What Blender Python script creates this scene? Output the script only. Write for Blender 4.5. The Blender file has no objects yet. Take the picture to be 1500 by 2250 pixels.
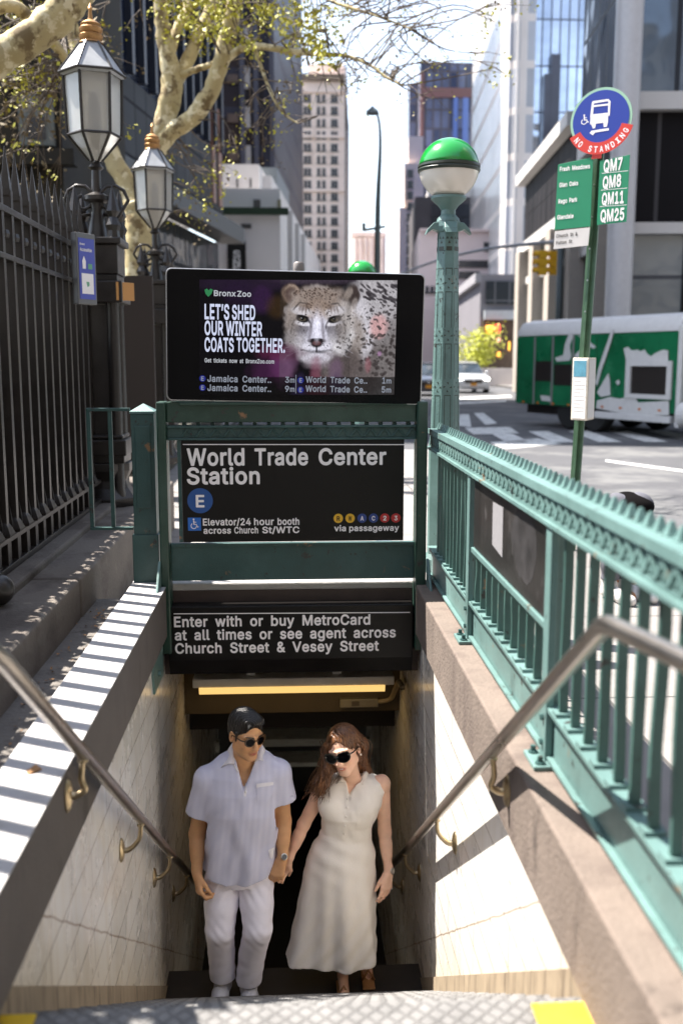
import bpy, bmesh, math, random
import numpy as np
from mathutils import Vector, Matrix, Euler
random.seed(7); rng = np.random.default_rng(7)
sc = bpy.context.scene
# ------------------------------------------------------------------ camera
H_EYE = 1.6; PITCH = math.radians(8.71); YAW = math.radians(2.93)
cd = bpy.data.cameras.new('camera'); cam = bpy.data.objects.new('camera', cd); sc.collection.objects.link(cam)
cam.location = (0, 0, H_EYE); cam.rotation_euler = (math.pi/2 - PITCH, 0, -YAW)
cd.sensor_fit = 'HORIZONTAL'; cd.sensor_width = 24.0; cd.lens = 2187/1500*24.0
cd.clip_start = 0.05; cd.clip_end = 3000
cd.dof.use_dof = True; cd.dof.focus_distance = 5.45; cd.dof.aperture_fstop = 1.7
sc.camera = cam
# ------------------------------------------------------------------ sky, sun, exposure
SUN_DIR = Vector((-1.0, 0.49, 2.0)).normalized()          # towards the sun
elev = math.asin(SUN_DIR.z); azim = math.atan2(SUN_DIR.x, SUN_DIR.y)
w = bpy.data.worlds.new('World'); sc.world = w; w.use_nodes = True
nt = w.node_tree; bg = nt.nodes['Background']
sky = nt.nodes.new('ShaderNodeTexSky'); sky.sky_type = 'NISHITA'; sky.sun_disc = False
sky.sun_elevation = elev; sky.sun_rotation = azim; sky.air_density = 1.0; sky.dust_density = 0.8
hs_ = nt.nodes.new('ShaderNodeHueSaturation'); hs_.inputs['Saturation'].default_value = .62; hs_.inputs['Value'].default_value = 1.08; nt.links.new(sky.outputs[0], hs_.inputs['Color']); nt.links.new(hs_.outputs[0], bg.inputs[0]); bg.inputs[1].default_value = 0.10
sl = bpy.data.lights.new('sun', 'SUN'); sl.energy = 4.3; sl.angle = math.radians(0.53); sl.color = (1.0, 0.94, 0.86)
so = bpy.data.objects.new('sun', sl); sc.collection.objects.link(so); so.location = (-20, 10, 30)
so.rotation_euler = SUN_DIR.to_track_quat('Z', 'Y').to_euler()
sc.view_settings.view_transform = 'Standard'; sc.view_settings.look = 'None'
sc.view_settings.exposure = 1.95; sc.view_settings.gamma = 1.0; sc.view_settings.use_curve_mapping = False
sc.cycles.use_denoising = True
try: sc.cycles.denoiser = 'OPENIMAGEDENOISE'
except Exception: pass
sc.cycles.max_bounces = 8; sc.cycles.diffuse_bounces = 4; sc.cycles.glossy_bounces = 4; sc.cycles.transmission_bounces = 6
sc.cycles.sample_clamp_indirect = 8.0; sc.cycles.caustics_reflective = False; sc.cycles.caustics_refractive = False
# ------------------------------------------------------------------ helpers
FPX = 2187.0
_f = Vector((math.sin(YAW)*math.cos(PITCH), math.cos(YAW)*math.cos(PITCH), -math.sin(PITCH)))
_r = Vector((math.cos(YAW), -math.sin(YAW), 0)); _u = _r.cross(_f)
def at(px, py, Y):
    "photo pixel -> point on the plane y = Y (used to read real positions off the photograph)"
    d = _f + _r*((px-750)/FPX) - _u*((py-1125)/FPX)
    return Vector((0, 0, H_EYE)) + d*(Y/d.y)
COL = sc.collection
class MB:
    def __init__(s): s.v = []; s.f = []
    def add(s, vs, fs):
        o = len(s.v); s.v += [tuple(p) for p in vs]; s.f += [tuple(i+o for i in f) for f in fs]; return s
    def box(s, c, d, R=None):
        hx, hy, hz = d[0]/2, d[1]/2, d[2]/2
        vs = [Vector((x, y, z)) for z in (-hz, hz) for y in (-hy, hy) for x in (-hx, hx)]
        if R is not None: vs = [R @ p for p in vs]
        c = Vector(c)
        return s.add([p+c for p in vs], [(0,2,3,1),(4,5,7,6),(0,1,5,4),(2,6,7,3),(0,4,6,2),(1,3,7,5)])
    def bx(s, x0, x1, y0, y1, z0, z1): return s.box(((x0+x1)/2, (y0+y1)/2, (z0+z1)/2), (x1-x0, y1-y0, z1-z0))
    def quad(s, a, b, c, d): return s.add([a, b, c, d], [(0,1,2,3)])
    def tube(s, pts, r, n=10, cap=True, flat=None):
        pts = [Vector(p) for p in pts]; m = len(pts)
        rs = r if hasattr(r, '__len__') else [r]*m
        vs = []; prev = None
        for i, p in enumerate(pts):
            t = (pts[min(i+1, m-1)] - pts[max(i-1, 0)])
            if t.length < 1e-9: t = Vector((0,0,1))
            t.normalize()
            if prev is None:
                a = Vector((0,0,1)) if abs(t.z) < .9 else Vector((0,1,0))
                e = t.cross(a).normalized()
            else:
                e = (prev - t*prev.dot(t))
                e = e.normalized() if e.length > 1e-6 else t.orthogonal().normalized()
            prev = e; g = t.cross(e)
            for k in range(n):
                an = 2*math.pi*k/n; fx = flat or 1.0
                vs.append(p + e*(math.cos(an)*rs[i]) + g*(math.sin(an)*rs[i]*fx))
        fs = []
        for i in range(m-1):
            for k in range(n):
                fs.append((i*n+k, i*n+(k+1) % n, (i+1)*n+(k+1) % n, (i+1)*n+k))
        if cap: fs.append(tuple(range(n))[::-1]); fs.append(tuple((m-1)*n+k for k in range(n)))
        return s.add(vs, fs)
    def cyl(s, a, b, r0, r1=None, n=16): return s.tube([a, b], [r0, r0 if r1 is None else r1], n)
    def lathe(s, prof, c, n=24, R=None, ph=0.0):
        c = Vector(c); vs = []
        for r, z in prof:
            for k in range(n):
                an = 2*math.pi*k/n + ph
                p = Vector((r*math.cos(an), r*math.sin(an), z))
                vs.append(c + (R @ p if R is not None else p))
        fs = [(i*n+k, i*n+(k+1) % n, (i+1)*n+(k+1) % n, (i+1)*n+k) for i in range(len(prof)-1) for k in range(n)]
        if prof[0][0] > 1e-5: fs.append(tuple(range(n))[::-1])
        if prof[-1][0] > 1e-5: fs.append(tuple((len(prof)-1)*n+k for k in range(n)))
        return s.add(vs, fs)
    def ball(s, c, r, n=16, m=10, R=None):
        rr = r if hasattr(r, '__len__') else (r, r, r)
        o = len(s.v); s.lathe([(math.sin(math.pi*i/m), -math.cos(math.pi*i/m)) for i in range(m+1)], (0,0,0), n)
        for i in range(o, len(s.v)):
            p = Vector((s.v[i][0]*rr[0], s.v[i][1]*rr[1], s.v[i][2]*rr[2]))
            s.v[i] = tuple((R @ p if R is not None else p) + Vector(c))
        return s
    def prism(s, poly, O, U, V, N):
        "poly: list of (u, v); extruded from O along N"
        O, U, V, N = Vector(O), Vector(U), Vector(V), Vector(N); n = len(poly)
        a = [O+U*u+V*v for u, v in poly]; b = [p+N for p in a]
        return s.add(a+b, [tuple(range(n))[::-1], tuple(range(n, 2*n))] + [(k, (k+1) % n, n+(k+1) % n, n+k) for k in range(n)])
def group(o, label=None, cat=None, grp=None, kind=None):
    if label: o['label'] = label
    if cat: o['category'] = cat
    if grp: o['group'] = grp
    if kind: o['kind'] = kind
    return o
def thing(name, label, cat, loc=(0,0,0), grp=None):
    o = bpy.data.objects.new(name, None); COL.objects.link(o); o.location = loc; o.empty_display_size = .1
    return group(o, label, cat, grp)
def obj(name, mb, mat, parent=None, bevel=0.0, smooth=False, seg=2, label=None, sub=0):
    if isinstance(mb, MB):
        me = bpy.data.meshes.new(name); me.from_pydata(mb.v, [], mb.f); me.validate()
        bm = bmesh.new(); bm.from_mesh(me)
        bmesh.ops.remove_doubles(bm, verts=bm.verts, dist=1e-6)
        bmesh.ops.recalc_face_normals(bm, faces=bm.faces); bm.to_mesh(me); bm.free()
    else: me = mb
    o = bpy.data.objects.new(name, me); COL.objects.link(o)
    if mat: me.materials.append(mat)
    if smooth: me.polygons.foreach_set('use_smooth', [True]*len(me.polygons))
    if bevel:
        b = o.modifiers.new('bevel', 'BEVEL'); b.width = bevel; b.segments = seg; b.limit_method = 'ANGLE'; b.angle_limit = math.radians(40)
    if sub:
        b = o.modifiers.new('sub', 'SUBSURF'); b.levels = sub; b.render_levels = sub
    if smooth == 'auto':
        try:
            me.polygons.foreach_set('use_smooth', [True]*len(me.polygons)); me.set_sharp_from_angle(angle=math.radians(40))
        except Exception: pass
    if parent is not None: setparent(o, parent)
    if label: o['label'] = label
    return o
def wm(o):
    m = o.matrix_basis.copy()
    return (wm(o.parent) @ o.matrix_parent_inverse @ m) if o.parent else m
def setparent(o, p): o.parent = p; o.matrix_parent_inverse = wm(p).inverted()
def dup(root, name=None):
    "copy of a thing with copies of its parts and sub-parts"
    r = root.copy(); COL.objects.link(r)
    for ch in [c for c in bpy.data.objects if c.parent == root]:
        c = ch.copy(); COL.objects.link(c); c.parent = r; c.matrix_parent_inverse = ch.matrix_parent_inverse.copy()
        for g in [x for x in bpy.data.objects if x.parent == ch]:
            d = g.copy(); COL.objects.link(d); d.parent = c; d.matrix_parent_inverse = g.matrix_parent_inverse.copy()
    return r
# ------------------------------------------------------------------ materials
MATS = {}
def mat(name, col, rough=.6, metal=0.0, var=0.0, scale=8.0, bump=0.0, bscale=60.0, spec=None, emit=None, estr=0.0, coat=0.0, col2=None,
        fac=(.45, .62), stretch=None, detail=5.0):
    "principled material with noise-driven colour variation and bump in object space"
    if name in MATS: return MATS[name]
    m = bpy.data.materials.new(name); m.use_nodes = True; MATS[name] = m
    n = m.node_tree.nodes; L = m.node_tree.links; b = n['Principled BSDF']
    b.inputs['Base Color'].default_value = (*col, 1); b.inputs['Roughness'].default_value = rough; b.inputs['Metallic'].default_value = metal
    if spec is not None: b.inputs['Specular IOR Level'].default_value = spec
    if coat: b.inputs['Coat Weight'].default_value = coat
    if emit: b.inputs['Emission Color'].default_value = (*emit, 1); b.inputs['Emission Strength'].default_value = estr
    co = n.new('ShaderNodeTexCoord'); src = co.outputs['Object']
    if stretch:
        mp = n.new('ShaderNodeMapping'); mp.inputs['Scale'].default_value = stretch; L.new(src, mp.inputs[0]); src = mp.outputs[0]
    if var or col2:
        t = n.new('ShaderNodeTexNoise'); t.inputs['Scale'].default_value = scale; t.inputs['Detail'].default_value = detail; t.inputs['Roughness'].default_value = .62
        L.new(src, t.inputs['Vector'])
        r = n.new('ShaderNodeValToRGB'); L.new(t.outputs['Fac'], r.inputs[0])
        r.color_ramp.elements[0].position = fac[0]; r.color_ramp.elements[1].position = fac[1]
        if col2:
            r.color_ramp.elements[0].color = (*col, 1); r.color_ramp.elements[1].color = (*col2, 1)
        else:
            r.color_ramp.elements[0].position = .25; r.color_ramp.elements[1].position = .75
            r.color_ramp.elements[0].color = (*[c*(1-var) for c in col], 1); r.color_ramp.elements[1].color = (*[min(1, c*(1+var)) for c in col], 1)
        L.new(r.outputs[0], b.inputs['Base Color'])
        rr = n.new('ShaderNodeMapRange'); rr.inputs['To Min'].default_value = max(.02, rough-.1); rr.inputs['To Max'].default_value = min(1, rough+.1)
        L.new(t.outputs['Fac'], rr.inputs[0]); L.new(rr.outputs[0], b.inputs['Roughness'])
    if bump:
        t2 = n.new('ShaderNodeTexNoise'); t2.inputs['Scale'].default_value = bscale; t2.inputs['Detail'].default_value = 4; L.new(src, t2.inputs['Vector'])
        bp = n.new('ShaderNodeBump'); bp.inputs['Strength'].default_value = bump; bp.inputs['Distance'].default_value = .01
        L.new(t2.outputs['Fac'], bp.inputs['Height']); L.new(bp.outputs[0], b.inputs['Normal'])
    return m
def nodes_of(m): return m.node_tree.nodes, m.node_tree.links, m.node_tree.nodes['Principled BSDF']
def overlay(m, col, scale, lo, hi, stretch=None, seed=0.0, detail=4.0):
    "worn patches of another colour over the base colour already in the material"
    n, L, b = nodes_of(m)
    co = n.new('ShaderNodeTexCoord'); mp = n.new('ShaderNodeMapping'); L.new(co.outputs['Object'], mp.inputs[0])
    mp.inputs['Location'].default_value = (seed, seed*1.3, seed*.7)
    if stretch: mp.inputs['Scale'].default_value = stretch
    t = n.new('ShaderNodeTexNoise'); t.inputs['Scale'].default_value = scale; t.inputs['Detail'].default_value = detail; t.inputs['Roughness'].default_value = .65
    L.new(mp.outputs[0], t.inputs['Vector'])
    r = n.new('ShaderNodeValToRGB'); r.color_ramp.elements[0].position = lo; r.color_ramp.elements[1].position = hi
    L.new(t.outputs['Fac'], r.inputs[0])
    mx = n.new('ShaderNodeMixRGB'); mx.inputs[2].default_value = (*col, 1); L.new(r.outputs[0], mx.inputs[0])
    bc = b.inputs['Base Color']
    if bc.is_linked: L.new(bc.links[0].from_socket, mx.inputs[1])
    else: mx.inputs[1].default_value = bc.default_value[:]
    L.new(mx.outputs[0], bc)
    return m
# ------------------------------------------------------------------ lettering
# letter outlines: advance width, then loops of x,y in thousandths
GLYPHS = {
'A': (507, [[-3,-13,-7,-1,-4,11,179,515,187,527,201,532,279,532,290,527,296,521,386,275,485,5,485,-7,477,-18,471,-22,459,-23,393,-23,381,-18,373,-7,327,119,153,119,149,113,107,-7,99,-18,87,-23,15,-23,3,-19], [195,222,189,227,237,371,243,362,249,341,289,227,285,222]]),
'B': (483, [[41,-13,37,5,37,509,41,522,47,528,59,532,239,532,275,530,305,524,341,511,365,494,387,473,400,455,407,440,419,401,421,371,419,347,407,309,386,281,372,269,405,239,422,215,433,191,438,167,441,137,439,107,432,83,419,54,405,35,383,14,353,-3,323,-14,287,-21,245,-23,59,-23,47,-19], [149,82,149,206,155,208,263,206,293,198,311,186,328,161,332,137,327,113,311,95,299,88,275,83,239,80], [149,310,149,427,155,429,239,429,269,425,281,422,295,413,305,401,310,389,313,365,305,341,289,323,269,313,239,308]]),
'C': (537, [[21,202,17,256,22,310,31,358,51,406,75,444,105,477,135,501,177,522,219,534,267,539,321,534,375,515,415,490,435,473,453,452,480,406,496,352,495,340,489,332,483,327,471,325,399,327,387,339,382,358,370,382,345,408,331,418,309,427,267,433,243,430,219,424,196,412,177,397,159,376,147,356,136,328,132,310,126,256,129,220,135,184,144,160,160,130,176,112,195,97,219,84,243,79,279,77,309,82,333,92,352,106,368,124,381,148,388,172,399,181,471,183,483,181,489,176,495,167,496,160,481,106,454,58,435,36,399,7,375,-7,321,-25,297,-29,267,-30,219,-25,177,-14,135,8,105,31,75,64,49,106,32,148]]),
'D': (529, [[41,-13,37,5,37,509,41,522,47,528,59,532,227,532,275,528,323,517,365,498,399,473,416,455,431,439,454,401,471,359,480,311,485,257,481,203,472,155,453,107,431,71,401,39,362,11,317,-8,275,-19,221,-23,59,-23,47,-19], [149,82,149,427,155,429,221,429,257,426,281,420,305,410,332,389,347,371,357,353,368,323,374,287,376,257,373,215,367,185,359,161,347,140,323,113,305,100,281,90,251,83,215,80]]),
'E': (446, [[41,-13,37,-1,38,515,46,527,59,532,371,532,383,529,392,521,395,509,395,449,389,437,381,431,371,429,155,429,149,427,148,311,173,309,353,309,365,307,374,299,378,287,378,227,373,215,365,208,353,206,149,204,148,83,155,80,383,79,393,71,398,59,397,-7,389,-18,377,-23,59,-23,47,-19]]),
'F': (437, [[41,-13,37,5,37,509,40,521,47,528,59,532,377,531,389,521,392,509,392,449,389,441,383,434,371,429,263,429,155,429,149,427,148,305,155,301,353,300,363,293,369,281,369,221,366,209,359,202,347,198,149,198,148,-1,144,-13,137,-20,125,-23,65,-23,53,-22]]),
'G': (547, [[21,196,17,256,20,304,31,358,51,408,72,442,104,478,141,506,177,523,219,535,267,539,297,536,345,526,374,514,397,502,417,487,435,471,456,448,480,406,489,383,497,352,495,340,489,332,477,326,399,328,391,334,369,378,352,400,329,418,297,430,267,433,243,431,219,424,195,412,173,394,159,377,148,358,136,328,129,292,126,256,129,214,137,178,146,154,159,132,177,112,195,97,219,84,243,79,273,76,297,79,327,88,351,104,365,118,385,154,389,172,387,175,381,176,279,176,267,183,262,190,260,202,260,256,261,263,267,272,273,277,285,279,477,279,489,276,498,268,501,256,501,202,498,160,488,118,471,80,447,46,417,18,387,-2,357,-14,309,-27,267,-30,219,-25,177,-15,131,10,101,34,75,62,51,101,32,148]]),
'H': (544, [[41,-13,37,5,37,509,41,522,47,528,59,532,125,532,137,529,145,521,148,509,148,317,149,314,155,312,365,312,369,317,369,509,372,521,378,527,389,532,461,532,471,527,477,521,480,503,480,-1,476,-13,470,-19,461,-23,389,-23,377,-17,371,-9,369,-1,369,203,365,209,149,209,147,-7,138,-19,125,-23,59,-23,47,-19]]),
'I': (327, [[12,-13,8,-1,8,53,9,65,13,71,20,77,30,80,90,80,94,83,95,419,95,425,90,429,30,429,22,431,14,437,10,443,8,455,8,509,11,521,24,531,36,532,270,532,282,528,289,521,292,509,292,455,290,443,286,437,278,431,270,429,210,429,206,425,206,83,210,80,270,80,280,77,287,71,291,65,292,53,292,-1,288,-13,276,-22,264,-23,30,-23,18,-19]]),
'J': (423, [[14,108,10,142,10,172,13,184,18,190,32,196,98,196,110,193,118,184,121,172,124,118,131,100,146,85,164,76,188,74,218,81,234,94,245,118,249,148,250,514,257,526,272,532,338,532,351,526,358,514,359,148,355,100,338,52,314,21,272,-10,230,-25,182,-30,134,-23,98,-11,60,16,32,52,16,94]]),
'K': (494, [[41,-13,37,5,37,509,41,522,47,528,59,532,125,532,137,529,145,521,148,509,149,309,353,529,365,532,449,532,462,527,470,515,470,503,467,496,383,405,273,287,469,11,472,-1,467,-14,461,-20,449,-23,371,-23,359,-19,197,207,191,203,151,161,148,155,148,-1,144,-13,137,-20,125,-23,65,-23,53,-22]]),
'L': (420, [[41,-13,37,-1,38,515,46,527,59,532,125,532,137,529,145,521,148,509,148,281,149,82,359,80,371,78,379,71,384,59,383,-7,374,-19,359,-23,59,-23,47,-19]]),
'M': (655, [[41,-13,37,-1,37,509,40,521,47,528,59,532,155,532,166,527,172,521,311,160,317,156,456,521,462,527,473,532,575,531,587,522,591,509,591,275,591,-1,587,-13,581,-19,569,-23,503,-23,491,-19,482,-7,481,281,479,287,364,-7,355,-19,341,-23,287,-23,275,-20,267,-13,149,282,145,269,144,-7,137,-17,125,-23,59,-23,47,-19]]),
'N': (550, [[41,-13,37,5,37,509,41,522,47,528,59,532,137,532,150,527,371,182,375,185,376,191,377,515,385,527,401,532,467,532,479,525,485,515,486,-1,482,-13,473,-21,461,-23,383,-23,371,-16,149,333,147,329,147,-7,138,-19,125,-23,59,-23,47,-19]]),
'O': (560, [[21,202,17,256,22,310,31,358,51,406,75,444,105,477,135,501,177,522,219,534,267,539,315,534,357,522,399,501,429,477,459,444,483,406,502,358,513,305,516,256,513,202,501,148,482,100,459,64,429,31,399,8,357,-14,315,-25,267,-30,219,-25,177,-14,132,10,102,34,75,64,51,102,32,148], [129,216,126,256,129,292,136,328,145,352,159,376,179,400,201,416,237,429,267,433,297,429,321,422,354,400,375,376,387,355,397,328,405,293,407,256,405,214,398,184,387,154,373,130,357,112,333,94,315,84,297,79,267,76,237,79,219,84,201,93,183,106,161,130,146,154,135,184]]),
'P': (472, [[41,-13,37,5,37,509,41,522,47,528,59,532,233,532,275,529,311,521,341,508,371,488,387,473,409,443,421,413,429,383,432,347,430,317,423,287,412,257,395,232,367,203,341,186,311,173,269,165,149,162,148,-1,144,-13,137,-20,125,-23,65,-23,53,-22], [149,267,149,427,155,429,251,428,281,421,299,408,313,389,320,365,321,347,317,317,311,302,299,286,275,271,251,267,155,265]]),
'Q': (560, [[21,202,17,257,21,305,30,353,48,401,74,443,105,477,141,505,177,522,219,534,267,539,315,534,357,522,393,505,429,477,460,443,486,401,503,353,513,305,516,251,513,203,502,149,486,107,460,65,435,35,484,-31,490,-43,490,-55,483,-65,477,-69,465,-71,393,-70,382,-61,351,-19,345,-18,315,-25,267,-30,225,-26,177,-14,139,5,101,35,74,65,52,101,31,149], [129,215,126,257,129,293,135,323,145,353,160,377,177,398,196,413,237,429,267,433,291,430,315,425,337,413,359,395,374,377,385,359,397,329,405,293,407,257,405,221,399,188,388,155,369,125,331,173,321,181,243,182,231,177,223,167,222,155,224,149,276,77,243,78,219,84,201,93,175,113,160,131,145,155,135,185]]),
'R': (476, [[41,-13,37,-1,37,509,40,521,47,528,59,532,233,532,275,529,311,522,341,511,371,490,395,468,411,443,423,413,430,383,432,353,429,317,422,287,412,263,401,246,389,231,347,197,448,11,450,5,450,-7,441,-19,425,-23,353,-23,340,-19,331,-7,234,173,227,175,155,175,148,173,148,-1,143,-14,137,-20,125,-23,59,-23,47,-19], [149,280,149,427,155,429,251,428,287,419,299,412,309,401,315,389,320,371,322,353,318,323,313,311,304,299,287,287,257,279]]),
'S': (474, [[19,108,15,134,17,146,25,156,37,160,103,160,115,157,125,146,133,116,145,99,169,83,205,73,241,73,277,81,303,98,317,116,322,128,323,140,319,158,300,176,283,185,259,194,175,218,139,231,103,248,71,272,47,302,33,338,29,374,31,404,41,434,55,459,74,482,97,501,133,521,157,530,193,537,229,539,259,537,295,530,331,516,355,501,378,482,394,464,409,440,421,404,424,380,422,368,415,360,403,355,337,355,325,358,316,368,311,392,301,407,289,418,271,428,247,434,211,435,175,426,152,410,144,398,140,386,138,374,143,356,163,337,205,319,319,286,355,268,373,256,388,242,415,209,430,164,431,140,428,104,421,80,404,50,385,26,361,5,331,-11,301,-22,265,-30,223,-32,187,-30,151,-23,121,-13,91,3,63,26,43,50,31,72]]),
'T': (476, [[13,439,9,449,9,509,13,522,25,531,415,532,431,527,437,521,440,509,440,449,434,437,427,431,415,429,289,429,283,429,280,425,280,233,279,-7,271,-18,259,-23,193,-23,180,-19,174,-13,170,-1,170,425,163,429,31,429,19,433]]),
'U': (544, [[41,133,37,177,37,507,39,519,47,528,59,532,125,532,137,528,145,519,147,507,147,183,149,159,154,141,167,115,182,99,197,89,233,76,281,76,305,82,323,90,335,99,356,123,368,159,370,177,370,351,370,507,372,519,377,525,389,532,455,532,467,530,473,525,480,513,480,177,476,135,467,99,453,69,431,39,401,12,371,-7,341,-19,299,-29,257,-31,221,-29,179,-20,139,-3,112,15,87,39,65,69,50,99]]),
'V': (507, [[-3,494,-6,503,-6,515,2,527,9,531,87,532,98,527,104,521,237,144,243,139,375,521,381,527,393,532,465,532,477,527,485,515,485,503,459,431,297,-13,291,-19,279,-23,201,-23,189,-17,182,-7]]),
'W': (713, [[-3,491,-6,503,-6,515,2,527,9,531,87,531,96,527,102,521,189,186,195,176,284,515,291,526,297,530,309,532,381,532,393,528,400,521,489,182,495,177,581,515,585,523,591,529,603,532,669,532,681,529,690,521,692,515,692,503,666,407,552,-7,543,-19,531,-23,453,-23,442,-19,436,-13,345,320,339,313,249,-13,243,-19,231,-23,153,-23,141,-18,133,-7]]),
'X': (501, [[-1,-13,-5,-1,-2,11,170,257,170,263,9,497,6,509,11,523,17,529,29,532,107,532,118,527,239,352,270,401,360,527,371,532,449,532,460,527,466,521,469,509,467,500,304,263,476,11,479,-1,473,-15,467,-20,455,-23,383,-23,369,-19,271,119,239,169,233,165,199,113,104,-19,89,-23,17,-23,5,-19]]),
'Y': (499, [[-3,496,-6,503,-6,515,2,527,9,531,93,532,105,527,237,316,367,527,381,532,453,532,465,530,471,525,477,515,477,503,475,497,375,337,292,203,291,-1,287,-13,279,-20,267,-23,195,-22,184,-13,180,-1,179,203]]),
'Z': (465, [[21,-9,19,-1,19,47,23,59,274,425,267,429,33,430,23,437,17,449,17,509,21,522,27,528,39,532,393,532,405,531,417,520,420,509,420,461,416,449,164,83,171,80,405,79,417,71,422,59,422,-1,418,-13,411,-20,399,-23,45,-23,29,-19]]),
'a': (416, [[11,74,7,110,14,152,26,176,35,188,53,204,83,221,119,233,251,254,251,272,244,290,228,302,209,307,179,307,149,296,131,281,113,255,101,251,35,269,23,277,19,284,19,296,32,326,50,350,78,374,101,387,125,397,149,403,191,407,215,406,257,398,281,390,297,380,314,368,330,350,342,332,352,308,358,278,360,248,360,2,358,-10,353,-16,341,-23,275,-23,263,-18,251,-5,221,-21,185,-30,161,-32,113,-26,85,-16,65,-5,43,14,19,50], [119,88,115,104,119,121,125,128,143,138,167,144,251,156,253,140,248,116,238,98,227,86,203,73,173,68,149,70,131,77]]),
'b': (451, [[34,-13,30,3,30,507,32,519,40,528,52,532,118,532,130,525,137,513,137,387,141,381,166,396,202,405,232,407,262,405,286,398,324,381,352,357,373,333,391,303,403,267,411,225,413,189,411,147,403,111,393,81,375,45,352,18,326,-3,298,-18,262,-29,226,-31,184,-25,160,-16,136,-1,129,-15,121,-21,112,-23,52,-23,40,-19], [142,138,137,165,136,189,141,237,154,270,166,285,178,295,202,305,220,307,250,302,268,291,280,279,288,267,300,237,304,213,305,189,304,165,300,141,293,123,283,105,274,93,256,79,238,72,220,70,202,72,184,79,172,87,160,99,147,123]]),
'c': (423, [[15,143,11,189,14,225,22,267,36,303,55,333,77,357,105,380,135,395,171,405,225,407,267,399,308,381,345,352,369,319,385,279,383,267,375,258,309,240,297,240,285,248,273,273,255,293,237,302,225,305,189,305,171,299,159,292,147,280,129,249,125,231,119,183,129,129,137,111,147,96,171,77,207,69,243,76,266,93,275,105,284,129,297,139,309,139,369,124,380,117,384,111,386,99,369,57,347,27,321,4,285,-17,243,-28,207,-31,177,-28,135,-18,99,1,75,21,53,45,33,81,22,111]]),
'd': (451, [[15,139,11,189,13,231,23,273,34,303,51,333,72,357,99,380,129,396,159,404,195,407,225,405,261,395,285,379,288,387,288,513,297,527,309,532,375,532,387,526,393,519,395,507,395,375,395,-3,389,-15,381,-21,369,-23,309,-23,297,-16,291,-6,285,-2,249,-22,219,-30,165,-29,129,-19,93,1,75,16,51,44,33,77,21,111], [123,153,119,189,121,213,129,249,137,267,147,282,171,300,189,306,207,307,231,303,249,293,261,283,272,267,278,255,285,227,289,189,284,147,277,123,261,94,237,76,219,71,201,70,183,73,164,81,147,96,137,111]]),
'e': (431, [[15,143,11,189,14,231,33,297,51,328,76,357,105,380,129,392,165,404,207,407,249,403,294,387,321,370,351,339,368,315,387,261,393,225,394,165,387,153,375,146,165,146,129,146,123,141,126,129,138,105,153,88,165,80,189,72,219,70,249,76,261,83,273,94,291,122,303,128,375,112,387,99,388,87,376,57,355,27,333,7,296,-15,273,-23,243,-29,213,-31,171,-27,135,-18,105,-4,75,20,53,45,35,75,22,111], [129,244,126,249,130,261,147,284,159,294,177,303,201,307,225,305,246,297,260,285,278,255,279,246,273,244]]),
'f': (281, [[-13,314,-17,329,-17,383,-13,392,-7,398,5,402,53,402,58,407,61,461,66,479,80,503,105,527,125,540,149,548,173,552,203,553,239,547,257,539,265,527,265,515,245,454,239,448,227,445,203,451,179,448,170,443,166,431,165,407,167,403,233,401,245,394,251,383,251,329,249,317,245,312,234,305,173,304,167,303,165,299,165,-1,161,-13,155,-19,143,-23,77,-23,65,-16,59,-7,58,299,53,304,-1,305]]),
'g': (452, [[15,142,11,190,13,226,23,274,35,304,53,334,74,358,99,380,129,395,159,404,195,407,219,406,243,401,262,394,285,380,289,382,297,395,309,402,375,402,387,396,393,388,395,376,395,-8,393,-44,385,-74,369,-103,351,-124,327,-143,298,-158,273,-166,243,-171,207,-174,153,-169,129,-162,103,-152,68,-128,41,-98,29,-74,29,-62,39,-49,93,-19,105,-18,117,-25,145,-56,165,-67,189,-73,231,-72,249,-67,267,-57,279,-44,286,-26,288,4,285,9,261,-5,243,-12,219,-17,165,-16,123,-4,99,9,75,26,52,52,33,82,21,112], [123,157,119,196,124,232,129,250,137,268,145,280,159,293,171,300,189,306,207,307,225,305,242,298,259,286,269,274,278,256,285,234,289,190,285,148,279,130,264,106,250,94,238,88,225,84,201,82,171,88,160,94,147,105,137,118]]),
'h': (437, [[34,-13,30,-1,30,509,33,521,40,528,52,532,118,532,128,527,134,521,137,509,137,389,141,383,166,395,196,405,250,406,280,399,304,390,328,373,346,354,359,335,372,305,378,275,380,215,380,-1,376,-13,370,-19,358,-23,292,-23,280,-16,274,-7,273,233,271,257,265,275,250,293,232,303,208,306,184,302,166,293,149,275,141,257,137,227,137,-1,133,-13,127,-19,118,-23,58,-23,46,-22]]),
'i': (194, [[22,463,18,485,27,515,40,530,64,543,88,547,114,539,131,527,141,515,146,503,149,479,147,467,142,454,130,439,121,431,100,422,70,421,52,428,29,449], [34,-13,30,-1,30,383,37,395,52,402,118,402,130,395,135,389,137,377,136,-7,127,-19,112,-23,52,-23,40,-19]]),
'j': (194, [[-29,-156,-33,-144,-31,-78,-27,-72,-17,-65,19,-60,27,-48,30,-30,31,384,38,396,43,400,55,402,115,402,127,398,134,390,137,378,137,-30,130,-78,122,-102,110,-120,93,-138,73,-151,49,-160,7,-166,-17,-165], [19,471,19,498,27,516,43,533,67,544,85,547,115,539,130,528,146,504,149,486,146,462,129,438,115,427,103,422,73,421,49,429,37,439,28,450]]),
'k': (408, [[34,-13,30,5,30,509,34,522,40,528,52,532,118,532,130,525,136,516,137,275,138,269,142,266,274,400,286,402,358,402,370,400,381,389,383,377,378,365,364,350,232,215,392,11,395,-1,388,-16,382,-21,370,-23,292,-23,280,-18,154,141,148,141,137,131,137,-1,133,-13,127,-19,118,-23,58,-23,46,-22]]),
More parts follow.
